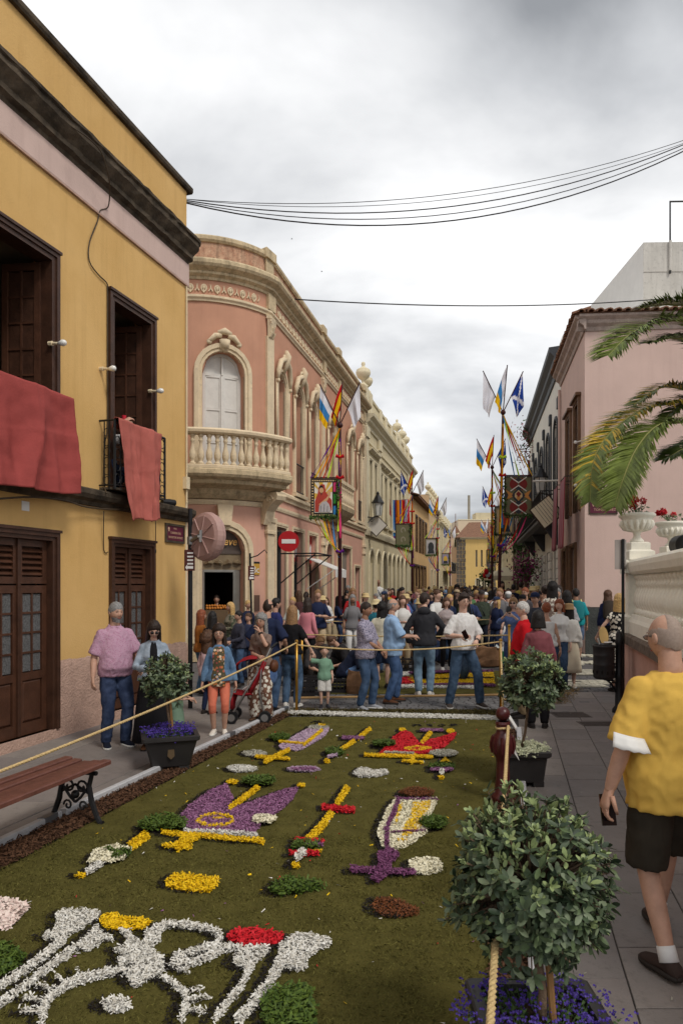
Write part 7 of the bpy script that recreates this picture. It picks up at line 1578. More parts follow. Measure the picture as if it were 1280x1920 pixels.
# PEOPLE
TMP=bpy.data.scenes.new('tmp');PENDING=[]
def later(o,voxel,it,fold=0.0,fs=14.0,seed=0,join=None):
 """union and smooth this mesh later, in one go; join: finer geometry rooted in it"""
 PENDING.append((o,voxel,it,fold,fs,seed,join));return o
def flush():
 tmp=[]
 for o,voxel,it,fold,fs,seed,join in PENDING:
  t_=bpy.data.objects.new('t',o.data);TMP.collection.objects.link(t_)
  r_=t_.modifiers.new('r','REMESH');r_.mode='VOXEL';r_.voxel_size=voxel;s_=t_.modifiers.new('s','SMOOTH');s_.iterations=it;s_.factor=.5;tmp.append(t_)
 vl=TMP.view_layers[0];vl.update();dg=vl.depsgraph
 for t_,(o,voxel,it,fold,fs,seed,join)in zip(tmp,PENDING):
  me=bpy.data.meshes.new_from_object(t_.evaluated_get(dg));me.name=o.data.name
  me.materials.clear()
  for m_ in o.data.materials:me.materials.append(m_)
  if fold:
   n=len(me.vertices);co=np.empty(n*3);me.vertices.foreach_get('co',co);co=co.reshape(-1,3);no=np.empty(n*3);me.vertices.foreach_get('normal',no);no=no.reshape(-1,3);off=Vector((seed*1.7,seed*.9,0))
   dsp=np.array([.5*mnoise.noise(Vector((c[0]*fs,c[1]*fs,c[2]*fs*.55+c[0]*4))+off)+1.5*(.22-abs(mnoise.noise(Vector((c[0]*fs*1.1+c[2]*3,c[1]*fs*1.1,c[2]*fs*.8-c[0]*5))+off)))+.5*(.2-abs(mnoise.noise(Vector((c[0]*fs*2.3,c[1]*fs*2.3,c[2]*fs*2+c[0]*9))+off)))for c in co])
   co=co+no*(dsp*fold+fold*.25)[:,None];me.vertices.foreach_set('co',co.ravel())
  if join is not None:
   bm=bmesh.new();bm.from_mesh(me);vv=[bm.verts.new(v)for v in join.v]
   for f in join.f:
    try:bm.faces.new([vv[i]for i in f])
    except ValueError:pass
   bm.to_mesh(me);bm.free()
  me.shade_smooth();o.data=me
 for t_ in tmp:bpy.data.objects.remove(t_)
 bpy.data.scenes.remove(TMP)
def cloth(rgb,kind='plain'):
 nm='fabric_%s_%d_%d_%d'%((kind,)+tuple(rgb));
 if nm in MATS:return MATS[nm]
 if kind=='denim':return smat(nm,rgb,rough=.85,var=.22,vscale=9,bump=.2,bscale=300,col2=s2l(tuple(min(255,v+26)for v in rgb)),spec=.15)
 m_=smat(nm,rgb,rough=.85,var=.06,vscale=7,bump=.15,bscale=220,spec=.15)
 t=m_.node_tree;b=t.nodes['Principled BSDF'];src=b.inputs['Base Color'].links[0].from_socket
 def overlay(fac,col):
  mm=N(t,'ShaderNodeMix',data_type='RGBA');LK(t,fac,mm.inputs[0]);LK(t,src,mm.inputs[6]);mm.inputs[7].default_value=(*s2l(col),1);LK(t,mm.outputs[2],b.inputs['Base Color'])
 tcn=N(t,'ShaderNodeTexCoord')
 if kind in('dots','floral','spots','camo','leafy'):
  sc_=dict(dots=75,floral=26,spots=55,camo=16,leafy=20)[kind];v=N(t,'ShaderNodeTexVoronoi',Scale=sc_);LK(t,tcn.outputs['Object'],v.inputs['Vector'])
  r_=N(t,'ShaderNodeValToRGB');LK(t,v.outputs['Distance'],r_.inputs[0]);e=r_.color_ramp.elements;th=dict(dots=.26,floral=.45,spots=.36,camo=.5,leafy=.5)[kind];e[0].position=th-.04;e[0].color=(1,1,1,1);e[1].position=th+.04;e[1].color=(0,0,0,1)
  if kind=='floral':LK(t,v.outputs['Color'],N(t,'ShaderNodeMix').inputs[0]);mm=N(t,'ShaderNodeMix',data_type='RGBA');LK(t,r_.outputs[0],mm.inputs[0]);LK(t,src,mm.inputs[6]);m2=N(t,'ShaderNodeValToRGB');LK(t,v.outputs['Color'],m2.inputs[0]);el=m2.color_ramp.elements;el[0].color=(*s2l((196,120,70)),1);el[0].position=.3;el[1].color=(*s2l((222,200,170)),1);el[1].position=.7;k_=el.new(.5);k_.color=(*s2l((160,70,80)),1);LK(t,m2.outputs[0],mm.inputs[7]);LK(t,mm.outputs[2],b.inputs['Base Color'])
  else:overlay(r_.outputs[0],dict(dots=(150,70,110),spots=(44,50,80),camo=(70,76,60),leafy=(226,220,206))[kind])
 if kind in('plaid','stripe'):
  w_=N(t,'ShaderNodeTexWave',Scale=14 if kind=='plaid' else 22,bands_direction='Z');LK(t,tcn.outputs['Object'],w_.inputs['Vector']);f=w_.outputs['Fac']
  if kind=='plaid':w2=N(t,'ShaderNodeTexWave',Scale=14,bands_direction='X');LK(t,tcn.outputs['Object'],w2.inputs['Vector']);mt_=N(t,'ShaderNodeMath',operation='MULTIPLY');LK(t,f,mt_.inputs[0]);LK(t,w2.outputs['Fac'],mt_.inputs[1]);f=mt_.outputs[0]
  overlay(f,(110,96,110)if kind=='plaid' else(226,222,222))
 return m_
SKIN=[smat('skin_'+k_,v_,rough=.55,var=.10,vscale=18,sss=.06,spec=.3,bump=.15,bscale=90)for k_,v_ in(('light',(212,172,152)),('tan',(192,150,128)),('brown',(160,120,98)))]
HAIRM={k_:smat('hair_'+k_,v_,rough=.55,var=.45,vscale=60,bump=.25,bscale=220,spec=.3)for k_,v_ in dict(black=(30,26,25),dark=(48,36,30),brown=(86,60,44),light=(140,106,72),blond=(196,160,104),grey=(132,130,128),white=(186,182,178),red=(134,72,44)).items()}
HAIRM['cropped']=smat('hair_cropped',(158,140,128),rough=.7,var=.12,vscale=80,bump=.15,bscale=300,spec=.2)
m_lens=smat('dark_lens',(20,18,20),rough=.1,var=.05,spec=.6);m_lip=smat('lip',(160,88,80),rough=.5,var=.05);m_eye=smat('eye_dark',(38,28,24),rough=.2,var=.1);m_rubber=smat('sole_white',(214,212,206),rough=.6,var=.05);m_soled=smat('sole_dark',(46,40,36),rough=.7,var=.1);m_leather=smat('leather_brown',(92,56,36),rough=.5,var=.2)
def ik(a,b,l1,l2,pole):
 a,b=Vector(a),Vector(b);d=b-a;L=d.length
 if L>(l1+l2)*.995:b=a+d.normalized()*(l1+l2)*.995;d=b-a;L=d.length
 x=(l1*l1-l2*l2+L*L)/(2*L);h=math.sqrt(max(1e-6,l1*l1-x*x));u=d.normalized();p=Vector(pole);p=(p-u*p.dot(u)).normalized()
 return a+u*x+p*h,b
def head_mesh(m,c,k,fine,M):
 nu,nv=(34,26)if fine else(20,15);vs=[];fs=[]
 for i in range(nv+1):
  ph=math.pi*i/nv
  for j in range(nu):
   th=2*math.pi*j/nu;x=math.sin(ph)*math.sin(th);y=-math.sin(ph)*math.cos(th);z=math.cos(ph)
   X,Y,Z=x*.076,y*.094,z*.118
   if z<0:t=-z;X*=1-.30*t*t;Y=Y*(1-.10*t)if y<0 else Y*(1-.30*t)
   else:Y+=.006*z
   if y<-.1:
    fz=lambda c_,w_:math.exp(-((Z-c_)/w_)**2);fx=lambda c_,w_:math.exp(-((abs(X)-c_)/w_)**2);fr=min(1,-y*1.4)
    Y-=fr*(.024*fx(0,.012)*(fz(-.022,.020))+.010*fx(0,.010)*fz(.005,.02)-.010*fx(.030,.014)*fz(.012,.013)+.006*fx(.028,.022)*fz(.034,.010)+.007*fx(0,.022)*fz(-.062,.012)+.009*fx(0,.026)*fz(-.100,.016)+.005*fx(.040,.018)*fz(-.030,.02))
   vs.append(M@(Vector((X,Y,Z))*k+Vector(c)))
 for i in range(nv):
  for j in range(nu):k2=(j+1)%nu;fs.append((i*nu+j,(i+1)*nu+j,(i+1)*nu+k2,i*nu+k2))
 m.add(vs,fs)
 for sg in(-1,1):
  e=MB();e.sphere((sg*.078,.012,-.004),(.010,.020,.030),8,6);m.add([M@(Vector(v)*k+Vector(c))for v in e.v],e.f)
def hand(m,w,d,nrm,k,side,grip=.5,fine=True):
 """palm and five fingers; d hand direction, nrm palm normal (fingers curl towards it)"""
 d=Vector(d).normalized();nrm=Vector(nrm);nrm=(nrm-d*nrm.dot(d)).normalized();s=d.cross(nrm)*side
 w=Vector(w);P_=lambda a,b,c:w+(d*a+s*b+nrm*c)*k
 rings=[]
 for a,hw,hh in((-.05,.026,.024),(-.02,.026,.023),(.02,.032,.020),(.06,.042,.017),(.092,.042,.013)):
  rings.append([P_(a,hw*math.cos(t),hh*math.sin(t))for t in np.linspace(0,6.283,8,endpoint=False)])
 m.loft(rings)
 for i,(b,L)in enumerate(((.032,.072),(.011,.082),(-.011,.076),(-.031,.058))):
  pts=[P_(.082,b,0)];an=0.0;p=Vector((.082,0))
  for q in range(3):
   an+=grip*(.75 if q else .55)+.05*i*grip;p=p+Vector((math.cos(an),math.sin(an)))*L*(.45,.32,.26)[q];pts.append(P_(p.x,b*(1+.1*q),p.y))
  m.tube(pts,[.0095*k,.009*k,.0082*k,.006*k],6)
 m.tube([P_(.012,.030,.006),P_(.045,.052,.018),P_(.070,.052+.01*(1-grip),.034),P_(.09,.044,.046+.01*grip)],[.013*k,.012*k,.010*k,.007*k],6)
PCOUNT=[0]
def person(label,px,py,H=1.72,yaw=0,d=None,fine=0,z0=0.0,skin=0,hair=('short','dark'),top=None,bottom=None,shoes=((50,44,42),'dark'),legs=None,lean=0,side=0,twist=0,arms=('down','down'),head=(0,0),girth=1.0,belly=0.0,fem=False,child=False,face=True,glasses=None,extras=(),sit=False,group=None,cat='person',name='person'):
 """fine 0: far figure, 1: mid, 2: near. legs: ((x,y,z),(x,y,z)) ankle spots; arms: 'down' or wrist spots, person space for 1.75 m"""
 PCOUNT[0]+=1;seed=PCOUNT[0];rr=np.random.RandomState(seed*3+1)
 g=G(px,py,z0)if d is None else Vector(((px-CXP)/FPX*d,d,z0))
 k=H/1.75;hk=k*(1.0 if not child else 1.0/(H/1.75)**.55 if False else 1.0)
 hs=1.0 if not child else 1.75/H*min(1.0,.80+(H-.9)*.2)*.98 if H<1.5 else 1.0
 root=thing(name,label,cat,(g.x,g.y,z0),rz=R(yaw),group=group,pin=False)
 W=lambda v:Vector(v)*k
 lo=fine==0;ns=8 if lo else 12 if fine==1 else 16
 def put(m,nm,mt,par=None,smooth=True,**kw):
  o=m.build(nm,mt,None,smooth=smooth,**kw);o.parent=par or root;return o
 piv=Vector((0,0,.93));UB=Matrix.Translation(piv)@Matrix.Rotation(R(lean),4,'X')@Matrix.Rotation(R(side),4,'Y')@Matrix.Rotation(R(twist),4,'Z')@Matrix.Translation(-piv)
 hipd=Vector((0,0,0))
 if sit:hipd=Vector((0,0,-.93+sit));UB=Matrix.Translation(hipd)@UB
 shw=(.128 if fem else .147)*(.6+.4*girth)
 hipw=.088
 ank=legs or((-.095,0.0,.085),(.095,.02,.085))
 knees=[];ankles=[]
 for i,sg in enumerate((-1,1)):
  hp_=Vector((sg*hipw,0,.90))+hipd;kn,an=ik(hp_,ank[i],.425,.415,(sg*.18,-1,.12));knees.append((hp_,kn,an));ankles.append(an)
 A=[]
 for i,sg in enumerate((-1,1)):
  sh=UB@Vector((sg*shw,.005,1.372));tgt=arms[i]
  if tgt=='down':tgt=UB@Vector((sg*(shw+.095+.16*(girth-1)),-.045,.86));pole=(sg*.35,.9,0)
  elif tgt=='hip':tgt=UB@Vector((sg*.20,-.06,1.0));pole=(sg*1,.3,0)
  elif len(tgt)==2:tgt,pole=tgt
  else:pole=(sg*.7,.5,-.6)
  el,wr=ik(sh,tgt,.285,.255,pole);A.append((sh,el,wr))
 gi=girth;hw_=1.06 if fem else 1.0;bl=belly
 SEC=[(.84,.150*hw_,.112,0),(.90,.170*hw_,.125,-.002),(.97,.168*hw_*(.4+.6*gi),.122+bl*.45,-bl*.4),(1.06,(.126 if fem else .144)*gi,.102+bl*.55,-bl*.55),(1.16,(.126 if fem else .147)*gi,.105+bl*.42,-bl*.42),(1.27,(.138 if fem else .150)*(.4+.6*gi),.116+(.018 if fem and not child else 0)+bl*.1,-(.02 if fem and not child else 0)-bl*.1),(1.35,(.136 if fem else .150)*(.6+.4*gi),.102,.004),(1.41,(.104 if fem else .118)*(.6+.4*gi),.080,.008),(1.455,.074,.060,.012),(1.50,.056,.056,.012)]
 def trunk_rings(z0_,z1_,inf,flare=0.0):
  out=[];zs=sorted({z0_,z1_}|{s_[0]for s_ in SEC if z0_<s_[0]<z1_})
  for z in zs:
   i=max(0,min(len(SEC)-2,sum(1 for s_ in SEC if s_[0]<=z)-1));a,b=SEC[i],SEC[i+1];t=(z-a[0])/(b[0]-a[0]);rx,ry,fy=(a[q]+(b[q]-a[q])*t for q in(1,2,3))
   if z<SEC[0][0]:rx,ry,fy=SEC[0][1:]
   e=inf+flare*max(0,(1.1-z));up=z>1.43
   M_=UB if z>.93 else(Matrix.Translation(hipd)if sit else Matrix())
   out.append([M_@Vector(((rx+e*(.6 if up else 1))*math.cos(a_)*(1),(ry+e*(.5 if up else 1))*math.sin(a_)+fy,z))for a_ in np.linspace(0,6.283,16 if not lo else 10,endpoint=False)])
  return[[p*k for p in r_]for r_ in out]
 def limb(m,pts,rad,inf=0.0,n=None):
  """pts joints; a tapered tube with extra sections"""
  q=[];rq=[]
  for i in range(len(pts)-1):
   for t in((0,.33,.66)if not lo else(0,.5)):
    q.append((pts[i]+(pts[i+1]-pts[i])*t)*k);j=i*2;r0,rm,r1=rad[i*2],rad[i*2+1],rad[i*2+2];rq.append(((r0+(rm-r0)*t*2 if t<.5 else rm+(r1-rm)*(t-.5)*2)+inf)*k)
  q.append(pts[-1]*k);rq.append((rad[-1]+inf)*k);m.tube(q,rq,n or ns)
 fat=.65+.35*gi;ARM=[.050*fat,.047*fat,.041,.042,.028]if not fem else[.042*fat,.039*fat,.035,.036,.024];LEG=[.088*fat,.080*fat,.056,.057,.038]
 b=MB();b.loft(trunk_rings(.86,1.50,-.024))
 neck0,neck1=UB@Vector((0,.015,1.46)),UB@Vector((0,-.002,1.585));b.tube([neck0*k,((neck0+neck1)/2)*k,neck1*k],[.060*k*(.9 if fem else 1.05),.053*k*(.88 if fem else 1.08),.054*k*(.88 if fem else 1.05)],ns)
 for sh,el,wr in A:limb(b,[sh,el,wr],ARM)
 for hp_,kn,an in knees:limb(b,[hp_,kn,an],[LEG[0]-.03,LEG[1]-.022]+LEG[2:],-.003)
 hc=Vector((0,-.012,1.635));HM=Matrix.Scale(k,4)@UB@Matrix.Translation(Vector((0,.0,1.53)))@Matrix.Rotation(R(head[0]),4,'Z')@Matrix.Rotation(R(head[1]),4,'X')@Matrix.Scale(hs,4)@Matrix.Translation(Vector((0,0,-1.53)))
 if fine:
  body=put(b,'body',SKIN[skin]);hb=MB();later(body,.017*k if fine==2 else .030*k,2,join=hb)
 else:hb=b
 head_mesh(hb,hc,1.0,fine==2,HM)
 for i,(sh,el,wr)in enumerate(A):
  sg=(-1,1)[i];dv=(wr-el).normalized();nr=Vector((-sg,0,0))if abs(dv.z)>.6 else Vector((0,-.3,-1))if False else Vector((-sg*.6,.2,-.6))
  hand(hb,wr*k,dv,nr,k*(1 if not child else 1.05),sg,.55+.2*rr.rand(),fine)if fine else hb.tube([wr*k,(wr+dv*.09)*k,(wr+dv*.16)*k],[.03*k,.038*k,.015*k],6)
 if not fine:put(b,'body',SKIN[skin])
 hp3=lambda x,y,z:HM@(hc+Vector((x,y,z)))
 if fine and face:
  for sg in(-1,1):
   m=MB();m.sphere(hp3(sg*.030,-.081,.012),(.0075*k,.005*k,.0042*k),8,5);put(m,'eye',m_eye)
   m=MB();m.tube([hp3(sg*.014,-.096,.031),hp3(sg*.030,-.094,.036),hp3(sg*.046,-.083,.030)],[.002*k,.003*k,.0014*k],5);put(m,'eyebrow',HAIRM.get(hair[1],HAIRM['dark']))
  m=MB();m.tube([hp3(-.022,-.089,-.060),hp3(0,-.100,-.058),hp3(.022,-.089,-.060)],[.003*k,.0055*k,.003*k],5);put(m,'mouth',m_lip)
 if glasses:
  for sg in(-1,1):
   m=MB();m.sphere(hp3(sg*.031,-.098,.010),((.024 if glasses=='sun' else .018)*k,.004*k,(.018 if glasses=='sun' else .012)*k),10,6);put(m,'lens',m_lens if glasses=='sun' else smat('clear_lens',(176,146,128),rough=.1,var=.05,spec=.6))
   m=MB();m.tube([hp3(sg*.030+(.024 if glasses=='sun' else .018)*math.cos(t),-.101,.010+(.018 if glasses=='sun' else .013)*math.sin(t))for t in np.linspace(0,6.283,12)]+[hp3(sg*.055,-.098,.014),hp3(sg*.076,-.05,.014),hp3(sg*.08,.012,.012)],.0020*k,4);put(m,'glasses_frame',m_lens)
 hk_,hm_=hair[0],HAIRM.get(hair[1],HAIRM['dark'])
 if hk_ in('beard','bald'):pass
 if hk_!='none':
  m=MB();nu,nv=(30,18)if fine else(16,9);vs=[];cover={'bald':.30,'balding':.2}.get(hk_,1.0)
  thick={'short':.012,'bald':.003,'balding':.0025,'curly':.035,'long':.016,'bob':.018,'bun':.013,'pony':.013,'quiff':.018,'wavy':.022}.get(hk_,.012)*(1.7 if child else 1.25 if hk_ in('short','long','bob')else 1)
  for i in range(nv+1):
   t=i/nv
   for j in range(nu):
    th=2*math.pi*j/nu;fr=-math.cos(th)
    lim=R(67+29*(fr+1)+6*mnoise.noise((th*2.5,seed,3)))if hk_ not in('bob','long','curly','wavy')else R(68+32*(fr+1)+5*mnoise.noise((th*2.5,seed,3)));ph=lim*t
    x,y,z=math.sin(ph)*math.sin(th),-math.sin(ph)*math.cos(th),math.cos(ph);tt=thick*(1-t**6*.85)*(1+.35*mnoise.noise((x*6+seed,y*6,z*6))*(2 if hk_=='curly' else 1))
    if hk_ in('bald','balding')and z>.42 and fr<.75:tt=-.006
    if hk_=='quiff' and fr<-.3 and z>.5:tt+=.018
    q=hc+Vector((x*(.076+tt),y*(.094+tt)+.006*max(z,0),z*(.118+tt*.9)));vs.append(HM@q)
  m.add(vs,[(i*nu+j,(i+1)*nu+j,(i+1)*nu+(j+1)%nu,i*nu+(j+1)%nu)for i in range(nv)for j in range(nu)])
  if hk_ in('long','bob','curly','wavy'):
   L={'bob':.17,'long':.40,'curly':.30,'wavy':.36}[hk_];rings=[];amp={'curly':.030,'wavy':.014}.get(hk_,.006)
   for t in np.linspace(0,1,9 if fine else 5):
    ring=[];
    for a_ in np.linspace(R(-34),R(214),18 if fine else 10):
     sp_=1+.25*t;n_=amp*mnoise.noise((a_*3,t*8,seed));ring.append(HM@(hc+Vector((math.cos(a_)*(.086*sp_+n_+.01),math.sin(a_)*(.098+n_)*(1-.10*t)+.012+.02*t,.03-L*t))))
    inner=[HM@(hc+Vector((math.cos(a_)*(.086*(1+.15*t)-.03),math.sin(a_)*.066+.02,.03-L*t*.97)))for a_ in np.linspace(R(214),R(-34),18 if fine else 10)]
    rings.append(ring+inner)
   m.loft(rings)
  if hk_=='pony':m.tube([hp3(0,.10,.05),hp3(0,.15,.02),hp3(0,.15,-.12),hp3(0,.12,-.25)],[.03*k,.04*k,.032*k,.008*k],8)
  if hk_=='bun':m.sphere(hp3(0,.11,.05),.05*k,9,7)
  put(m,'hair',hm_)
  if 'beard' in hair:
   m=MB();vs=[];nb_=9
   for i in range(4):
    for j in range(nb_):a_=R(-78+156*j/(nb_-1));z=-.052-.020*i;w_=.073*(1-.12*i);vs.append(hp3(math.sin(a_)*w_,-math.cos(a_)*(.092-.004*i)-.002,z-.006*abs(math.cos(a_))))
   m.add(vs,[(i*nb_+j,i*nb_+j+1,(i+1)*nb_+j+1,(i+1)*nb_+j)for i in range(3)for j in range(nb_)]);put(m,'beard',hm_)
 bt,bm_,bl_=(bottom[0],bottom[1],bottom[2]if len(bottom)>2 else None)
 m=MB()
 if bt=='skirt':
  hem=bl_ or .45;rr_=[]
  for z in np.linspace(1.04,hem,8):t=(1.04-z)/(1.04-hem);w_=.150+.03*min(1,t*3)+(.10 if bl_ and bl_<.3 else .08)*t;rr_.append([Vector((w_*math.cos(a_)*(1+.03*math.sin(a_*7)*t),(w_*.80)*math.sin(a_)*(1+.03*math.sin(a_*7)*t),z))*k for a_ in np.linspace(0,6.283,28,endpoint=False)])
  m.loft(rr_);put(m,'skirt',bm_)
 else:
  inf={'leggings':.006,'trousers':.016,'jeans':.014,'shorts':.030,'wide':.045}.get(bt,.014);hem=bl_ if bl_ is not None else{'shorts':.50}.get(bt,.05)
  m.loft(trunk_rings(.84,1.0,.007 if bt!='leggings' else .004))
  for i,(hp_,kn,an)in enumerate(knees):
   foot=an+Vector((0,0,-.03));L=LEG
   if hem>=.45:
    q=hp_+(kn-hp_)*min(1.0,max(.2,(.90-hem)/(.90-.48)));pts=[hp_,q];m.tube([p*k for p in(hp_,hp_+(q-hp_)*.5,q)],[(.084*fat+inf*.3)*k,(.082*fat+inf*.8)*k,(.066*fat+inf*1.15)*k],ns)
   else:
    f_=max(0,(hem-.05)/.43);an2=an+(kn-an)*f_+Vector((0,0,-.02 if f_<.05 else 0));limb(m,[hp_,kn,an2],[.084*fat+inf*.4,.078*fat+inf,.060+inf*.8,.060+inf*.9,(.044 if f_<.2 else .052)+inf*(1.2 if bt!='leggings' else .6)])
   m.sphere(hp_*k,(.080*fat+inf*.4)*k,ns,8)
  o=put(m,'trousers' if bt not in('shorts','leggings')else bt,bm_)
  if fine:later(o,(.016 if fine==2 else .024)*k,3,(.010 if bt!='leggings' else .004)*k,14,seed)
 tt,tm_,sl=top[0],top[1],top[2];hem=top[3]if len(top)>3 else .90;inf=top[4]if len(top)>4 else .018
 m=MB();m.loft(trunk_rings(hem,1.462 if tt!='tank' else 1.39,inf,flare=.06 if hem<.95 else 0))
 if sl>0:
  for sh,el,wr in A:
   ri=inf*.35+.004
   if sl<=.55:q=sh+(el-sh)*min(1,sl*2);m.tube([sh*k,(sh+(q-sh)*.5)*k,q*k],[(ARM[0]+ri)*k,(ARM[1]+ri*1.6+.004)*k,(ARM[1]+ri*1.8+.010)*k],ns)
   else:q=el+(wr-el)*min(1,(sl-.5)*2);m.tube([sh*k,(sh+(el-sh)*.5)*k,el*k,(el+(q-el)*.5)*k,q*k],[(ARM[0]+ri)*k,(ARM[1]+ri)*k,(ARM[2]+ri*1.1)*k,(ARM[3]+ri)*k,(ARM[4]+ri*1.1)*k],ns)
   m.sphere(sh*k,(ARM[0]+ri)*k,ns,8)
 nm={'tee':'t_shirt','shirt':'shirt','tank':'tank_top','jacket':'jacket','blouse':'blouse','dress':'dress','hoodie':'hoodie','vest':'padded_vest'}.get(tt,'top');o=put(m,nm,tm_)
 if fine:later(o,(.013 if fine==2 else .020)*k,3,(.009 if fine==2 else .012)*k,16 if fine==2 else 12,seed+50)
 if tt in('shirt','jacket','hoodie')and fine:
  cm_=MB();c0,c1=UB@Vector((0,.012,1.440)),UB@Vector((0,.010,1.490));rings=[]
  for cc_,rx,ry in((c0,.098,.080),(c1,.072,.070),(c1,.066,.064),(c0,.085,.07)):rings.append([(cc_+(UB.to_3x3()@Vector((rx*math.cos(a_),ry*math.sin(a_),.0-.02*(a_>3.2)*(1 if rx<.08 else 0)))))*k for a_ in np.linspace(0,6.283,14,endpoint=False)])
  cm_.loft(rings);put(cm_,'collar',tm_)
 if tt=='hoodie':
  m=MB();m.sphere((UB@Vector((0,.10,1.45)))*k,(.11*k,.06*k,.075*k),12,8);put(m,'hood',tm_)
 if shoes:
  sm_=cloth(shoes[0])if not hasattr(shoes[0],'name')else shoes[0]
  for i,an in enumerate(ankles):
   sg=(-1,1)[i];kn=knees[i][1];dirf=Vector((sg*.22,-1,0)).normalized();pit=-.9*max(0,an.z-.085)*3 if an.z>.1 else 0
   X=dirf.cross(Vector((0,0,1)));F_=(dirf*math.cos(pit)+Vector((0,0,math.sin(pit)))).normalized();U_=X.cross(F_);base=an-U_*.085
   def shoe(hs_):
    r_=[]
    for f,w_,h_ in((-.075,.022,.045),(-.06,.034,.075),(-.02,.038,.10),(.03,.040,.085),(.08,.046,.062),(.13,.046,.048),(.165,.034,.038),(.185,.014,.024)):r_.append([(base+F_*f+X*(w_*math.cos(a_))+U_*(max(.012,h_*hs_*(.5+.5*math.sin(a_)))))*k for a_ in np.linspace(0,6.283,10,endpoint=False)])
    return r_
   m=MB();m.loft(shoe(1.0));so=put(m,'shoe',sm_)
   m=MB();ol=[(-.08,.0),(-.07,.03),(-.02,.042),(.04,.042),(.09,.050),(.14,.046),(.175,.03),(.19,0)];ol=ol+[(f,-w_)for f,w_ in ol[-2:0:-1]]
   m.loft([[(base+F_*f+X*w_+U_*z)*k for f,w_ in ol]for z in(0,.022)]);put(m,'sole',m_rubber if shoes[1]=='white' else m_soled,so)
 for e_ in extras:
  kd=e_[0]
  if kd=='belt':m=MB();m.loft(trunk_rings(.985,1.02,.026));put(m,'belt',m_soled)
  elif kd=='watch':i=e_[1];sh,el,wr=A[i];q=wr+(el-wr)*.10;dv=(wr-el).normalized();m=MB();m.tube([(q-dv*.014)*k,(q+dv*.014)*k],.036*k,12);put(m,'wristwatch',m_soled)
  elif kd=='cap':
   m=MB();m.loft([[hp3(math.cos(a_)*r_,math.sin(a_)*r_*1.2,z)for a_ in np.linspace(0,6.283,16,endpoint=False)]for r_,z in((.086,.045),(.088,.07),(.075,.115),(.03,.138))]);m.loft([[hp3(x,y,z+dz)for x,y,z in((-.07,-.07,.05),(-.06,-.15,.04),(0,-.175,.038),(.06,-.15,.04),(.07,-.07,.05))]for dz in(0,.008)]);put(m,'cap',e_[1])
  elif kd=='hat':
   br=e_[2]if len(e_)>2 else .15;m=MB();m.loft([[hp3(math.cos(a_)*r_,math.sin(a_)*r_*1.12,z)for a_ in np.linspace(0,6.283,18,endpoint=False)]for r_,z in((br,.02),(br,.028),(.098,.05),(.095,.10),(.085,.14),(.03,.150))]);put(m,'hat',e_[1])
  elif kd=='backpack':
   bx=MB();bx.loft([[(UB@Vector((x*s_,.115+y,z)))*k for x,y in((-.14,0),(.14,0),(.14,.10),(.08,.15),(-.08,.15),(-.14,.10))]for s_,z in((.85,1.0),(1,1.06),(1,1.3),(.8,1.42),(.5,1.45))]);put(bx,'backpack',e_[1])
   for sg in(-1,1):m=MB();m.tube([(UB@Vector(v))*k for v in((sg*.10,.12,1.42),(sg*.11,.03,1.485),(sg*.12,-.10,1.38),(sg*.14,-.09,1.15),(sg*.16,.08,1.05))],.016*k,5);put(m,'strap',e_[2]if len(e_)>2 else e_[1])
  elif kd=='strap':
   m=MB();m.tube([(UB@Vector(v))*k for v in((-.12,.10,1.40),(-.10,.02,1.49),(-.04,-.13,1.32),(.06,-.16-belly*.8,1.12),(.17,-.04,.95))],.014*k,5);put(m,'bag_strap',e_[1])
   m=MB();m.sphere((UB@Vector((.22,.0,.90)))*k,(.07*k,.12*k,.11*k),10,7);put(m,'shoulder_bag',e_[1])
  elif kd=='phone':
   i=e_[1];sh,el,wr=A[i];dv=(wr-el).normalized();q=wr+dv*.085+Vector(e_[2]if len(e_)>2 else(0,-.03,0));upv=Vector(e_[3])if len(e_)>3 else Vector((0,0,1));s_=upv.cross(Vector((0,1,0))).normalized();n_=s_.cross(upv)
   m=MB();m.add([(q+s_*a*.037+upv*b2*.075+n_*c2*.005)*k for c2 in(-1,1)for a,b2 in((-1,-1),(1,-1),(1,1),(-1,1))],[(0,1,2,3),(7,6,5,4),(0,4,5,1),(1,5,6,2),(2,6,7,3),(3,7,4,0)])
   o=m.build('phone',m_lens);o.matrix_world=Matrix.Translation((g.x,g.y,z0))@Matrix.Rotation(R(yaw),4,'Z');tag(o,'dark phone held by the '+e_[4],'phone')
  elif kd=='socks':
   for hp_,kn,an in knees:m=MB();m.tube([(an+Vector((0,.01,-.02)))*k,(an+(kn-an)*.06)*k,(an+(kn-an)*.12)*k],[.046*k,.044*k,.043*k],12);put(m,'sock',WHT)
  elif kd=='panel':
   m=MB();vs=[];rg=trunk_rings(e_[2],e_[3],inf+.012);
   for r_ in rg:
    n_=len(r_);c_=sum(r_,Vector())/n_
    for q in range(7):
     a_=(270-e_[4]+e_[4]*q/3)/360*n_;i0=int(a_);f_=a_-i0;vs.append(r_[i0%n_]*(1-f_)+r_[(i0+1)%n_]*f_)
   m.add(vs,[(i*7+j,i*7+j+1,(i+1)*7+j+1,(i+1)*7+j)for i in range(len(rg)-1)for j in range(6)]);put(m,e_[5],e_[1])
 return root
J=lambda r_,g_,b_:cloth((r_,g_,b_),'denim');C_=lambda r_,g_,b_,k_='plain':cloth((r_,g_,b_),k_)
JB,JD,JL=J(52,74,104),J(38,50,78),J(104,130,152);BLK=C_(26,25,28);WHT=C_(222,220,218);NAV=C_(34,42,68)
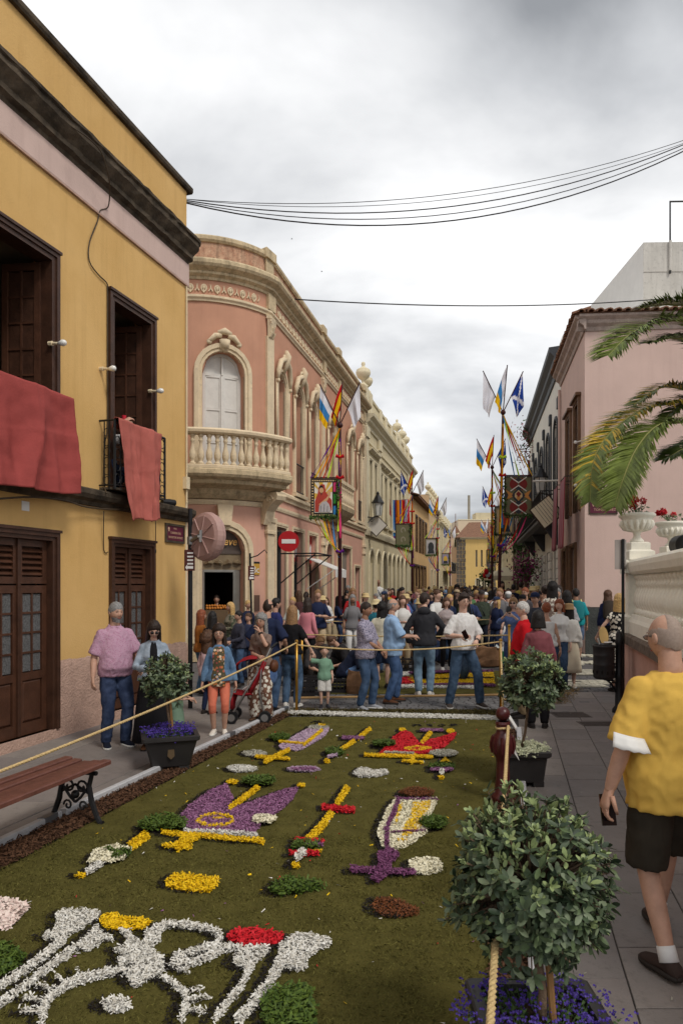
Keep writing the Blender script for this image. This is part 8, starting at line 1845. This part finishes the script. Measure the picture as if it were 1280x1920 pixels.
# who stands where
def HH(py,head):return CAMH*(py-head)/(py-HOR)
SH_W,SH_D,SH_B=((206,202,196),'white'),((44,40,40),'dark'),((92,60,42),'dark')
person('man in a yellow t-shirt and dark shorts walking away at the right edge',1254,0,1.735,-175,d=3.5,fine=2,skin=1,hair=('balding','cropped'),top=('tee',C_(222,180,86),.50,.78,.042),bottom=('shorts',C_(56,50,42),.47),shoes=((62,50,46),'dark'),legs=((-.10,-.30,.085),(.10,.16,.10)),arms=(((-.30,-.12,.90)),((.33,.0,.83),(.5,.9,0))),head=(12,8),girth=1.07,belly=.05,glasses='clear',extras=(('phone',1,(-.03,-.02,-.02),(0,-.25,1),'man in the yellow t-shirt'),('socks',)))
person('grey haired man in a pink checked shirt and jeans by the ochre wall',216,1399,HH(1399,1130),38,fine=2,skin=1,hair=('short','grey','beard'),top=('shirt',C_(184,146,166,'dots'),.45,.86,.024),bottom=('jeans',JD),shoes=((26,30,44),'white'),legs=((-.10,.02,.085),(.12,-.02,.085)),arms=('down',((.20,-.30,1.00),(.6,.6,-.5))),head=(8,6),girth=1.18,belly=.07,extras=(('watch',1),))
person('woman in sunglasses and pale denim jacket looking down behind the left bush',288,1402,HH(1402,1160),16,fine=2,skin=0,hair=('long','dark'),top=('jacket',J(140,152,166),1.0,.92,.026),bottom=('skirt',BLK,.10),shoes=((120,84,60),'dark'),arms=((-.08,-.30,1.10),(.10,-.30,1.12)),head=(4,24),lean=6,fem=True,glasses='sun',extras=(('phone',0,(.06,-.03,0),(0,-.5,.86),'woman in sunglasses'),('panel',BLK,1.0,1.45,16,'dark_top')))
person('small child in a green dress gripping the rope behind the left planter',330,1392,.85,75,fine=1,skin=1,hair=('short','dark'),top=('tee',C_(116,140,120),.4,.75,.03),bottom=('skirt',C_(116,140,120),.45),arms=((-.06,-.40,1.10),(.10,-.42,1.06)),child=True,lean=14,fem=True)
person('girl in a denim jacket and coral leggings beside the pushchair',411,1376,HH(1376,1176),6,fine=2,skin=1,hair=('wavy','dark'),top=('jacket',J(88,118,150),.97,.88,.030),bottom=('leggings',C_(222,124,98),.34),shoes=((226,218,206),'white'),legs=((-.085,0,.085),(.085,0,.085)),arms=(((-.27,-.03,.84)),((.27,-.03,.84))),fem=True,child=True,glasses='clear',extras=(('panel',C_(86,80,60,'floral'),.80,1.44,34,'flowered_top'),))
person('woman with curly grey hair and hand to her mouth behind the pushchair',490,1350,HH(1350,1152),-14,fine=2,skin=1,hair=('curly','grey'),top=('blouse',C_(122,102,92),.42,.92,.022),bottom=('wide',C_(120,86,70,'leafy'),.06),shoes=((90,66,50),'dark'),arms=((.06,-.26,1.08),((.05,-.20,1.47),(.5,-.3,-.9))),fem=True,glasses='clear',extras=(('strap',m_leather),('watch',1)))
person('bald man in a navy t-shirt seen from behind near the pushchair',502,1334,HH(1334,1124),158,fine=1,skin=1,hair=('bald','dark'),top=('tee',NAV,.5,.88,.026),bottom=('jeans',JB),shoes=SH_D,girth=1.1,arms=((-.24,-.16,1.0),(.24,-.14,1.0)))
person('woman in black with long light brown hair holding the little boy',546,1325,HH(1325,1136),165,fine=1,skin=0,hair=('long','light'),top=('tee',BLK,.4,.92,.02),bottom=('jeans',J(66,90,118)),shoes=SH_W,fem=True,arms=(((-.36,-.12,.92),(-.3,.9,0)),'down'),lean=4)
person('little boy in a green polo and white shorts reaching up',608,1326,HH(1326,1216),4,fine=1,skin=0,hair=('short','dark'),top=('shirt',C_(122,158,134),.45,.82,.03),bottom=('shorts',C_(206,202,196),.48),shoes=((44,44,50),'dark'),child=True,arms=(((-.42,-.10,1.62),(-.8,.3,-.5)),'down'))
person('man in a spotted grey shirt and jeans facing right',685,1329,HH(1329,1130),62,fine=1,skin=2,hair=('short','dark'),top=('shirt',C_(160,154,172,'spots'),.48,.84,.026),bottom=('jeans',JB),shoes=((150,152,158),'white'),girth=1.1,belly=.05,arms=((.02,-.28,.98),(.10,-.28,.96)),legs=((-.10,.06,.085),(.10,-.06,.085)))
person('balding man in a light blue shirt pointing forward',735,1317,HH(1317,1123),96,fine=1,skin=1,hair=('bald','grey'),top=('shirt',C_(150,180,214),.50,.80,.034),bottom=('jeans',J(54,78,116)),shoes=SH_B,girth=1.2,belly=.07,arms=((-.12,-.34,1.12),(.16,-.30,1.12)),legs=((-.10,.10,.085),(.10,-.08,.085)))
person('tall man in a charcoal hooded jacket and pale jeans from behind',795,1304,HH(1304,1112),172,fine=1,skin=0,hair=('short','dark'),top=('hoodie',C_(52,52,56),1.0,.86,.036),bottom=('jeans',JL),shoes=SH_W,arms=(((-.22,-.18,.98),(-1,.4,0)),((.26,-.06,.90),(1,.4,0))),head=(-40,0))
person('young man in a white t-shirt and jeans striding across the cobbles',868,1327,HH(1327,1114),14,fine=2,skin=0,hair=('quiff','dark'),top=('tee',WHT,.48,.90,.020),bottom=('jeans',J(56,78,104)),shoes=((70,62,58),'white'),legs=((-.20,.10,.085),(.26,-.05,.10)),arms=((-.12,-.22,1.12),(.12,-.22,1.04)),head=(0,0),glasses='clear',extras=(('watch',1),('phone',0,(-.05,-.05,.03),(-.5,-.2,.8),'young man in the white t-shirt')))
person('woman in a dusty maroon top with a dark bob behind the right bush',1008,1364,HH(1364,1146),172,fine=1,skin=0,hair=('bob','black'),top=('tee',C_(128,74,80),1.0,.84,.026),bottom=('trousers',BLK),shoes=SH_D,fem=True,girth=1.12)
person('grey haired man in a red polo facing left',980,1345,HH(1345,1129),-98,fine=1,skin=0,hair=('short','white'),top=('shirt',C_(190,24,34),.5,.86,.026),bottom=('trousers',C_(150,132,104)),shoes=SH_D,belly=.05,girth=1.1,glasses='clear')
person('woman in white blouse and cream skirt with a straw bucket hat',1066,1290,HH(1290,1134),168,fine=1,skin=0,hair=('long','black'),top=('blouse',C_(218,214,208),1.0,.98,.045),bottom=('skirt',C_(220,206,182),.34),shoes=((206,190,170),'white'),fem=True,arms=('down',((.24,-.02,1.0),(1,.3,0))),extras=(('hat',C_(176,144,104),.125),))
person('man in a teal t-shirt with a pale strapped backpack near the crossing',1079,1238,HH(1238,1104),176,fine=1,skin=2,hair=('short','black'),top=('tee',C_(34,138,146),.5,.86,.028),bottom=('shorts',J(70,90,120)),shoes=SH_D,girth=1.15,extras=(('backpack',C_(40,120,126),C_(220,214,150)),))
person('woman in a white tank top with cropped auburn hair',1024,1302,HH(1302,1130),160,fine=1,skin=1,hair=('short','red'),top=('tank',WHT,0,.92,.018),bottom=('jeans',JB),shoes=SH_W,fem=True,girth=1.1)
person('smiling woman with ginger hair in white top',1048,1290,HH(1290,1124),-30,fine=1,skin=0,hair=('bob','red'),top=('tee',WHT,.3,.92,.02),bottom=('jeans',JB),fem=True)
person('woman in blue striped shirt photographing with raised phone',962,1282,HH(1282,1121),-24,fine=1,skin=0,hair=('long','light'),top=('shirt',C_(104,124,172),.75,.84,.03),bottom=('jeans',J(46,62,100)),fem=True,glasses='sun',arms=(((-.10,-.32,1.42),(-.8,0,-.8)),((.04,-.32,1.40),(.8,0,-.8))),extras=(('phone',0,(.02,-.03,.04),(0,0,1),'woman in the blue striped shirt'),))
person('man in a navy cap in the right crowd',1003,1278,HH(1278,1112),-40,fine=1,skin=1,hair=('short','dark'),top=('tee',C_(60,62,70),.5,.88,.025),bottom=('jeans',JD),extras=(('cap',NAV),))
person('woman in a navy padded vest leaning by the pink house',1140,1238,1.75,165,fine=1,skin=0,hair=('curly','brown'),top=('vest',C_(34,40,72),1.0,.88,.045),bottom=('jeans',C_(30,30,36)),fem=True,lean=14,extras=(('backpack',C_(60,52,46)),))
person('woman in a black and white patterned dress holding a straw hat',1160,1296,HH(1296,1114),176,fine=1,skin=0,hair=('wavy','blond'),top=('dress',C_(30,30,34,'leafy'),0.18,.92,.026),bottom=('skirt',C_(30,30,34,'leafy'),.20),fem=True,arms=('down',((.34,-.16,.98),(.5,.9,0))))
c=P(1131,1192,12.1);m=MB();m.loft([[c+Vector((r_*math.cos(a)*.5+.05*z,-.03*0+r_*math.sin(a)*.35,r_*math.sin(a)+z*.0))+Vector((.0,z*.1,.0))for a in np.linspace(0,6.283,18,endpoint=False)]for r_,z in((.16,0),(.16,.03),(.09,.05),(.08,.7),(.03,.9))]);o=m.build('straw_hat',smat('straw',(206,172,112),rough=.8,var=.12));tag(o,'pale straw hat held beside the patterned dress','hat')
person('man in a black t-shirt with white print and grey hair',652,1200,HH(1200,1098),2,fine=1,skin=1,hair=('short','grey'),top=('tee',BLK,.5,.86,.028),bottom=('jeans',JL),shoes=SH_D,girth=1.1,glasses='sun')
person('woman in a white shirt and beige trousers by the salmon building',612,1212,HH(1212,1121),-8,fine=1,skin=0,hair=('bob','brown'),top=('shirt',WHT,.9,.86,.03),bottom=('trousers',C_(192,172,140)),fem=True)
person('woman in a pink top with black curls from behind',596,1195,HH(1195,1096),172,fine=1,skin=1,hair=('curly','black'),top=('tee',C_(214,92,112),.6,.82,.03),bottom=('trousers',WHT),fem=True)
person('man in a navy t-shirt left of the maroon pole',612,1187,HH(1187,1104),-30,fine=1,skin=1,hair=('short','grey'),top=('tee',C_(40,54,82),.5,.86,.03),bottom=('jeans',JD))
person('man in a pale blue shirt seen from behind up the street',680,1172,HH(1172,1092),178,fine=1,skin=1,hair=('short','dark'),top=('shirt',C_(126,160,196),.9,.88,.03),bottom=('trousers',C_(40,40,46)))
person('man in a white shirt with bag strap by the cream building',709,1168,HH(1168,1087),10,fine=1,skin=2,hair=('bald','grey'),top=('shirt',WHT,.7,.86,.03),bottom=('trousers',C_(44,50,74)),extras=(('strap',BLK),))
person('woman in a blue t-shirt with short dark hair beside the bald man',762,1228,HH(1228,1114),70,fine=1,skin=1,hair=('short','dark'),top=('tee',C_(80,104,156),.5,.84,.032),bottom=('jeans',J(116,128,140)),fem=True,girth=1.2)
person('boy in a white sleeveless top wearing a mask',752,1205,HH(1205,1102),60,fine=1,skin=1,hair=('quiff','black'),top=('tank',WHT,0,.88,.025),bottom=('shorts',BLK))
person('woman in a mustard top wearing a pale mask',728,1200,HH(1200,1104),20,fine=1,skin=1,hair=('bob','brown'),top=('tee',C_(190,150,60),.6,.84,.03),bottom=('trousers',C_(90,80,76)),fem=True)
person('person in a straw hat and teal top behind the spotted shirt',705,1262,HH(1262,1126),165,fine=1,skin=1,hair=('short','dark'),top=('tee',C_(40,104,120),.6,.86,.03),bottom=('jeans',JB),extras=(('hat',smat('straw2',(214,196,150),rough=.8,var=.1),.15),))
person('young man in an off white t-shirt with black hair from behind',716,1290,HH(1290,1130),170,fine=1,skin=0,hair=('curly','black'),top=('tee',C_(206,200,180),.5,.86,.03),bottom=('shorts',JD),shoes=SH_D)
person('woman in a plaid shirt behind the striding man',836,1256,HH(1256,1121),10,fine=1,skin=0,hair=('bob','brown'),top=('shirt',C_(190,176,172,'plaid'),.5,.76,.04),bottom=('leggings',BLK,.06),shoes=SH_W,fem=True)
person('woman in a bright green t-shirt',824,1222,HH(1222,1128),30,fine=1,skin=1,hair=('short','dark'),top=('tee',C_(84,160,60),.5,.84,.03),bottom=('jeans',JB),fem=True)
person('woman with curly hair in an orange t-shirt',856,1196,HH(1196,1097),0,fine=1,skin=2,hair=('curly','black'),top=('tee',C_(206,120,44),.45,.86,.026),bottom=('jeans',JD),fem=True)
person('man in an olive t-shirt and cap with a cross body strap',902,1230,HH(1230,1108),-6,fine=1,skin=2,hair=('short','grey'),top=('tee',C_(62,70,58),.55,.84,.034),bottom=('jeans',C_(30,34,46)),extras=(('cap',C_(66,60,58)),('strap',BLK)),girth=1.15,belly=.05,shoes=SH_D)
person('grey haired woman in a white t-shirt raising her hands to photograph',934,1222,HH(1222,1106),-10,fine=1,skin=0,hair=('short','grey'),top=('tee',WHT,.45,.86,.03),bottom=('jeans',JB),fem=True,arms=(((-.14,-.30,1.50),(-.9,0,-.7)),((.10,-.30,1.50),(.9,0,-.7))),extras=(('phone',1,(-.06,-.04,.04),(0,0,1),'grey haired woman'),('strap',m_leather)))
person('woman with long dark hair beside the olive t-shirt',919,1208,HH(1208,1108),160,fine=1,skin=1,hair=('wavy','black'),top=('tee',C_(206,200,196),.5,.86,.03),bottom=('jeans',JD),fem=True)
person('man crouching in navy with a grey cap at the crates',646,1296,1.70,75,fine=1,skin=1,hair=('short','dark'),top=('tee',C_(32,38,58),.5,.84,.03),bottom=('jeans',J(74,104,146)),sit=.36,lean=38,legs=((-.16,-.22,.085),(.14,-.02,.085)),arms=((-.1,-.55,.32),(.14,-.55,.32)),extras=(('cap',C_(90,82,78)),),shoes=SH_D)
person('helper in charcoal kneeling behind the little boy',576,1286,1.65,40,fine=1,skin=1,hair=('short','light'),top=('tee',C_(60,58,60),.6,.84,.03),bottom=('trousers',C_(60,56,54)),sit=.34,lean=35,legs=((-.14,-.24,.085),(.14,-.1,.085)),arms=((-.1,-.5,.35),(.14,-.5,.35)))
person('helper with bare arms kneeling beside the crates',660,1278,1.68,-60,fine=1,skin=1,hair=('short','brown'),top=('tee',C_(40,38,40),.4,.84,.03),bottom=('trousers',C_(50,46,46)),sit=.34,lean=42,legs=((-.14,-.22,.085),(.14,-.1,.085)),arms=((-.1,-.5,.30),(.14,-.5,.36)))
for lab,px_,py_,hd,yw,hr,tp,bt,fm in(('man in a black sweater in the bakery doorway',406,1234,1116,10,('short','dark'),('tee',BLK,1.0,.86,.024),('trousers',C_(50,46,46)),False),('blond woman in a camouflage top outside the bakery',433,1262,1130,-60,('wavy','blond'),('blouse',C_(120,112,96,'camo'),1.0,.84,.03),('jeans',JB),True),('boy in a grey vest looking at his hands outside the bakery',448,1285,1146,-50,('short','black'),('tee',C_(60,60,72),1.0,.88,.024),('jeans',JB),False),('fair haired woman in navy beside the finger sign',465,1245,1126,40,('short','blond'),('tee',C_(36,40,62),.8,.86,.03),('trousers',BLK),True),('woman with long auburn hair in a rust top',377,1300,1144,120,('long','red'),('tee',C_(156,96,44),.9,.88,.02),('jeans',J(84,116,150)),True),('woman in black with long black hair from behind',398,1305,1147,175,('long','black'),('tee',BLK,1.0,.88,.02),('trousers',BLK),True),('little girl with curly hair in a striped pink top',389,1338,1192,150,('curly','brown'),('tee',C_(206,132,140,'stripe'),1.0,.86,.03),('leggings',NAV,.06),True),('boy with dark hair behind the grey vest',466,1275,1150,-20,('short','brown'),('tee',C_(50,56,80),.5,.86,.03),('jeans',JD),False),('man in dark blue with black hair behind the bald man',517,1282,1122,120,('short','black'),('tee',C_(44,50,96),.5,.86,.03),('jeans',JD),False),('older woman with short blond hair in white',549,1240,1120,-30,('short','blond'),('tee',C_(200,206,200),.5,.86,.03),('trousers',C_(180,170,150)),True),('woman with long brown hair by the salmon pilaster',560,1222,1108,168,('long','brown'),('tee',C_(90,60,60),.5,.86,.03),('jeans',JB),True),('woman with a ponytail in a pale blue shirt',574,1222,1110,170,('pony','dark'),('shirt',C_(176,190,220),.8,.86,.03),('trousers',C_(40,40,46)),True),('person in black squatting low behind the rope',525,1262,1146,150,('short','black'),('tee',BLK,.6,.86,.03),('trousers',BLK),False),('person with dark curls in a blue shirt under the shepherd banner',617,1178,1092,160,('curly','black'),('shirt',C_(90,126,176),.8,.86,.03),('jeans',JD),False),('woman with big dark curls in the right crowd',1035,1255,1092,165,('curly','black'),('blouse',C_(150,130,120,'leafy'),.6,.86,.03),('trousers',BLK),True),('woman with bare shoulders and dark hair in the right crowd',1021,1250,1098,170,('bun','dark'),('tank',C_(60,50,50),0,.9,.02),('skirt',BLK,.4),True),('man in a white shirt with dark hair in the right crowd',1046,1252,1098,172,('short','dark'),('shirt',WHT,.5,.86,.03),('jeans',JB),False),('woman with black hair and striped top in the right crowd',1062,1262,1108,150,('bob','black'),('tee',C_(60,62,80,'stripe'),.5,.86,.03),('jeans',JB),True),('man in glasses with reddish hair in the right crowd',984,1240,1102,-40,('short','red'),('tee',C_(80,76,80),.5,.86,.03),('jeans',JB),False),('man with grey hair in a white cap behind the photographers',952,1228,1110,150,('short','grey'),('tee',C_(150,146,146),.5,.86,.03),('jeans',JB),False),('man with short dark hair in navy right of the poles',962,1190,1096,165,('short','black'),('tee',C_(36,40,60),.5,.86,.03),('jeans',JB),False),('person in a yellow and black top by the tent',975,1182,1092,170,('short','dark'),('tee',C_(190,168,90),.5,.86,.03),('jeans',JB),False),('woman with dark hair and red top near the poles',940,1180,1090,10,('wavy','dark'),('tee',C_(150,40,44),.4,.86,.03),('jeans',JB),True),('man in glasses with dark top behind the white t-shirt',880,1240,1112,-20,('short','dark'),('tee',C_(50,60,92),.5,.86,.03),('jeans',JD),False)):
 ex=()
 if 'white cap' in lab:ex=(('cap',WHT),)
 if 'squatting' in lab:person(lab,px_,py_+20,1.68,yw,fine=1,skin=1,hair=hr,top=tp,bottom=bt,sit=.5,lean=25,legs=((-.14,-.2,.085),(.14,-.1,.085)))
 else:person(lab,px_,py_,HH(py_,hd),yw,fine=1,skin=1,hair=hr,top=tp,bottom=bt,fem=fm,extras=ex,child='little' in lab,arms=random.choice((('down','down'),((-.1,-.28,1.05),(.1,-.28,1.05)),('down',(.12,-.28,1.1)))),glasses='clear' if 'glasses' in lab else None)
rf=np.random.RandomState(21);tops=[('white',(216,214,210)),('black',(28,28,30)),('navy',(36,44,72)),('red',(176,40,44)),('light blue',(126,156,196)),('grey',(120,118,120)),('green',(86,120,80)),('pink',(206,130,140)),('mustard',(190,150,70)),('maroon',(110,44,52)),('orange',(206,120,60)),('cream',(216,200,170))]
hairs=['black','dark','brown','light','blond','grey'];bots=[('jeans',JB),('dark jeans',JD),('black trousers',BLK),('beige trousers',C_(180,160,130)),('white trousers',WHT)]
spots=[]
for row,(d_,n)in enumerate(((14.8,4),(16.0,6),(17.4,7),(19.5,9),(22,10),(26,12),(30,13),(35,13),(41,13),(48,12),(57,12),(68,11),(82,9))):
 xl=-6.01+.23*d_+.9;xr=2.99+.192*d_-.9
 if d_<18:xl=-.9
 for i in range(n):
  x=xl+(xr-xl)*(i+.5+rf.uniform(-.4,.4))/n;spots.append((x,d_+rf.uniform(-1.3,1.3)))
used={};STRAW=smat('straw4',(206,182,132),rough=.8,var=.1)
for x,d_ in spots:
 for _ in range(30):
  px_=CXP+FPX*x/d_;(tn_,tc_)=tops[rf.choice(12,p=[.19,.20,.17,.05,.08,.13,.05,.04,.02,.04,.01,.02])];hn=hairs[rf.randint(6)];(bn,bm2_)=bots[rf.randint(5)];fm=rf.rand()<.5
  where='by the salmon building' if px_<690 else 'outside the cream building' if px_<760 else 'left in the far crowd' if px_<850 else 'mid far crowd' if px_<915 else 'right in the far crowd'
  lab='%s with %s hair, %s top, %s, %s'%('woman' if fm else 'man',hn,tn_,bn,where)
  if lab not in used:break
 used[lab]=1
 person(lab,px_,0,rf.uniform(1.55,1.82),rf.choice([0,180,35,-35,60,-60,90,-90,150,10]),d=d_,fine=0,skin=rf.randint(3),hair=('long' if fm else 'short',hn),top=('tee',cloth(tc_),rf.choice([.45,.5,.9]),.86,.026),bottom=('jeans',bm2_),fem=fm,girth=rf.uniform(.85,1.1),extras=((('backpack',bots[rf.randint(3)][1]),),(('cap',bots[rf.randint(5)][1]),),(('hat',STRAW,.14),),(),(),(),())[rf.randint(7)],arms=('down','down')if rf.rand()<.6 else((-.1,-.3,1.15),(.1,-.3,1.15)),group='people in the far crowd')
bp=YF.T(YF.s(228,.05)-.0,-.34,0);person('person crouched behind the second balcony rail holding a red cup',CXP+FPX*bp[0]/bp[1],0,1.66,70,d=bp[1],z0=Z_BELT1+.03,fine=1,skin=1,hair=('short','dark'),top=('tee',WHT,.5,.86,.026),bottom=('jeans',JD),sit=.42,lean=12,legs=((-.12,-.2,.085),(.12,-.1,.085)),arms=((-.02,-.50,1.06),(.08,-.50,1.0)))
c=P(233,786,9.75);m=MB();m.lathe([(.025,-.05),(.034,.05)],c,10);o=m.build('red_cup',smat('cup_red',(190,30,50),rough=.4));tag(o,'small red cup held above the second balcony rail','cup')
c=P(1177,1386,3.38);m=MB();nn_=16;vv=[]
for j in range(4):
 for i in range(nn_+1):u=i/nn_-.5;vv.append(c+Vector((u*.145+.012*j*(u),-.03*math.cos(u*3)-.012*j,.018-.022*j-.10*u*.35+.003*math.sin(i*1.4)*(j/3))))
m.add(vv,[(j*(nn_+1)+i,j*(nn_+1)+i+1,(j+1)*(nn_+1)+i+1,(j+1)*(nn_+1)+i)for j in range(3)for i in range(nn_)]);o=m.build('white_napkin',m_white,smooth=True);o.modifiers.new('t','SOLIDIFY').thickness=.006;tag(o,'white folded paper tucked under the yellow sleeve','napkin')
flush()
# RED PUSHCHAIR
m_pr=smat('pushchair_red',(150,26,36),rough=.8,var=.1);c=G(468,1352);pc=thing('pushchair','red folding pushchair with grey frame and double wheels','pushchair',c);Q=lambda x,y,z:tuple(c+Vector((x,y,z)))
for sg in(-1,1):
 m=MB();m.tube([Q(.30,.10+sg*.18,1.02),Q(.20,.05+sg*.19,.80),Q(-.02,sg*.20,.45),Q(-.22,-.02+sg*.18,.12)],.013,6);m.build('frame_tube',m_galv,pc)
 m=MB();m.tube([Q(.18,.04+sg*.19,.78),Q(.16,.02+sg*.2,.40),Q(.22,.06+sg*.2,.10)],.012,6);m.build('frame_tube',m_galv,pc)
 m=MB();m.tube([Q(.30,.10+sg*.18,1.02),Q(.36,.12+sg*.18,1.06)],.018,6);m.build('handle',m_black,pc)
 for wx,wz in((-.22,.085),(.23,.085)):
  for of in(-.028,.028):
   y=sg*.18+of;m=MB();m.tube([Q(wx,y-.014,wz),Q(wx,y+.014,wz)],.085,16);wo=m.build('wheel',m_black,pc);m=MB();m.tube([Q(wx,y-.016,wz),Q(wx,y+.016,wz)],.05,12);m.build('rim',m_galv,wo)
def sling(pts,hw,nm):
 m=MB();vv=[];n=len(pts)
 for x,z in pts:
  for j in range(7):u=j/6-.5;vv.append(Q(x+.05*(1-4*u*u)*.6,u*2*hw,z-.04*(1-4*u*u)))
 m.add(vv,[(i*7+j,i*7+j+1,(i+1)*7+j+1,(i+1)*7+j)for i in range(n-1)for j in range(6)]);o=m.build(nm,m_pr,pc,smooth=True);o.modifiers.new('t','SOLIDIFY').thickness=.015
sling([(.20,.86),(.14,.70),(.05,.52),(.0,.42)],.18,'backrest');sling([(.02,.42),(-.10,.40),(-.20,.42)],.18,'seat');sling([(-.20,.42),(-.24,.30),(-.25,.20)],.15,'footrest')
m=MB();vv=[]
for i in range(6):
 a=R(95-22*i)
 for j in range(7):u=j/6-.5;vv.append(Q(.16-.30*math.cos(a)*1.0-.06,u*.40,.72+.20*math.sin(a)*(1-.5*u*u*4*.3)))
m.add(vv,[(i*7+j,i*7+j+1,(i+1)*7+j+1,(i+1)*7+j)for i in range(5)for j in range(6)]);o=m.build('hood',m_pr,pc,smooth=True);o.modifiers.new('t','SOLIDIFY').thickness=.012
for sg in(-1,1):m=MB();m.tube([Q(.13,sg*.07,.72),Q(.03,sg*.08-.02,.52),Q(-.08,sg*.03,.44)],.014,5);m.build('harness',WHT,pc)
m=MB();m.sphere(Q(.28,.1,.62),(.10,.16,.16),10,8);o=m.build('denim_bundle',J(70,96,140),smooth=True);tag(o,'blue denim jacket hung over the pushchair handles','jacket')
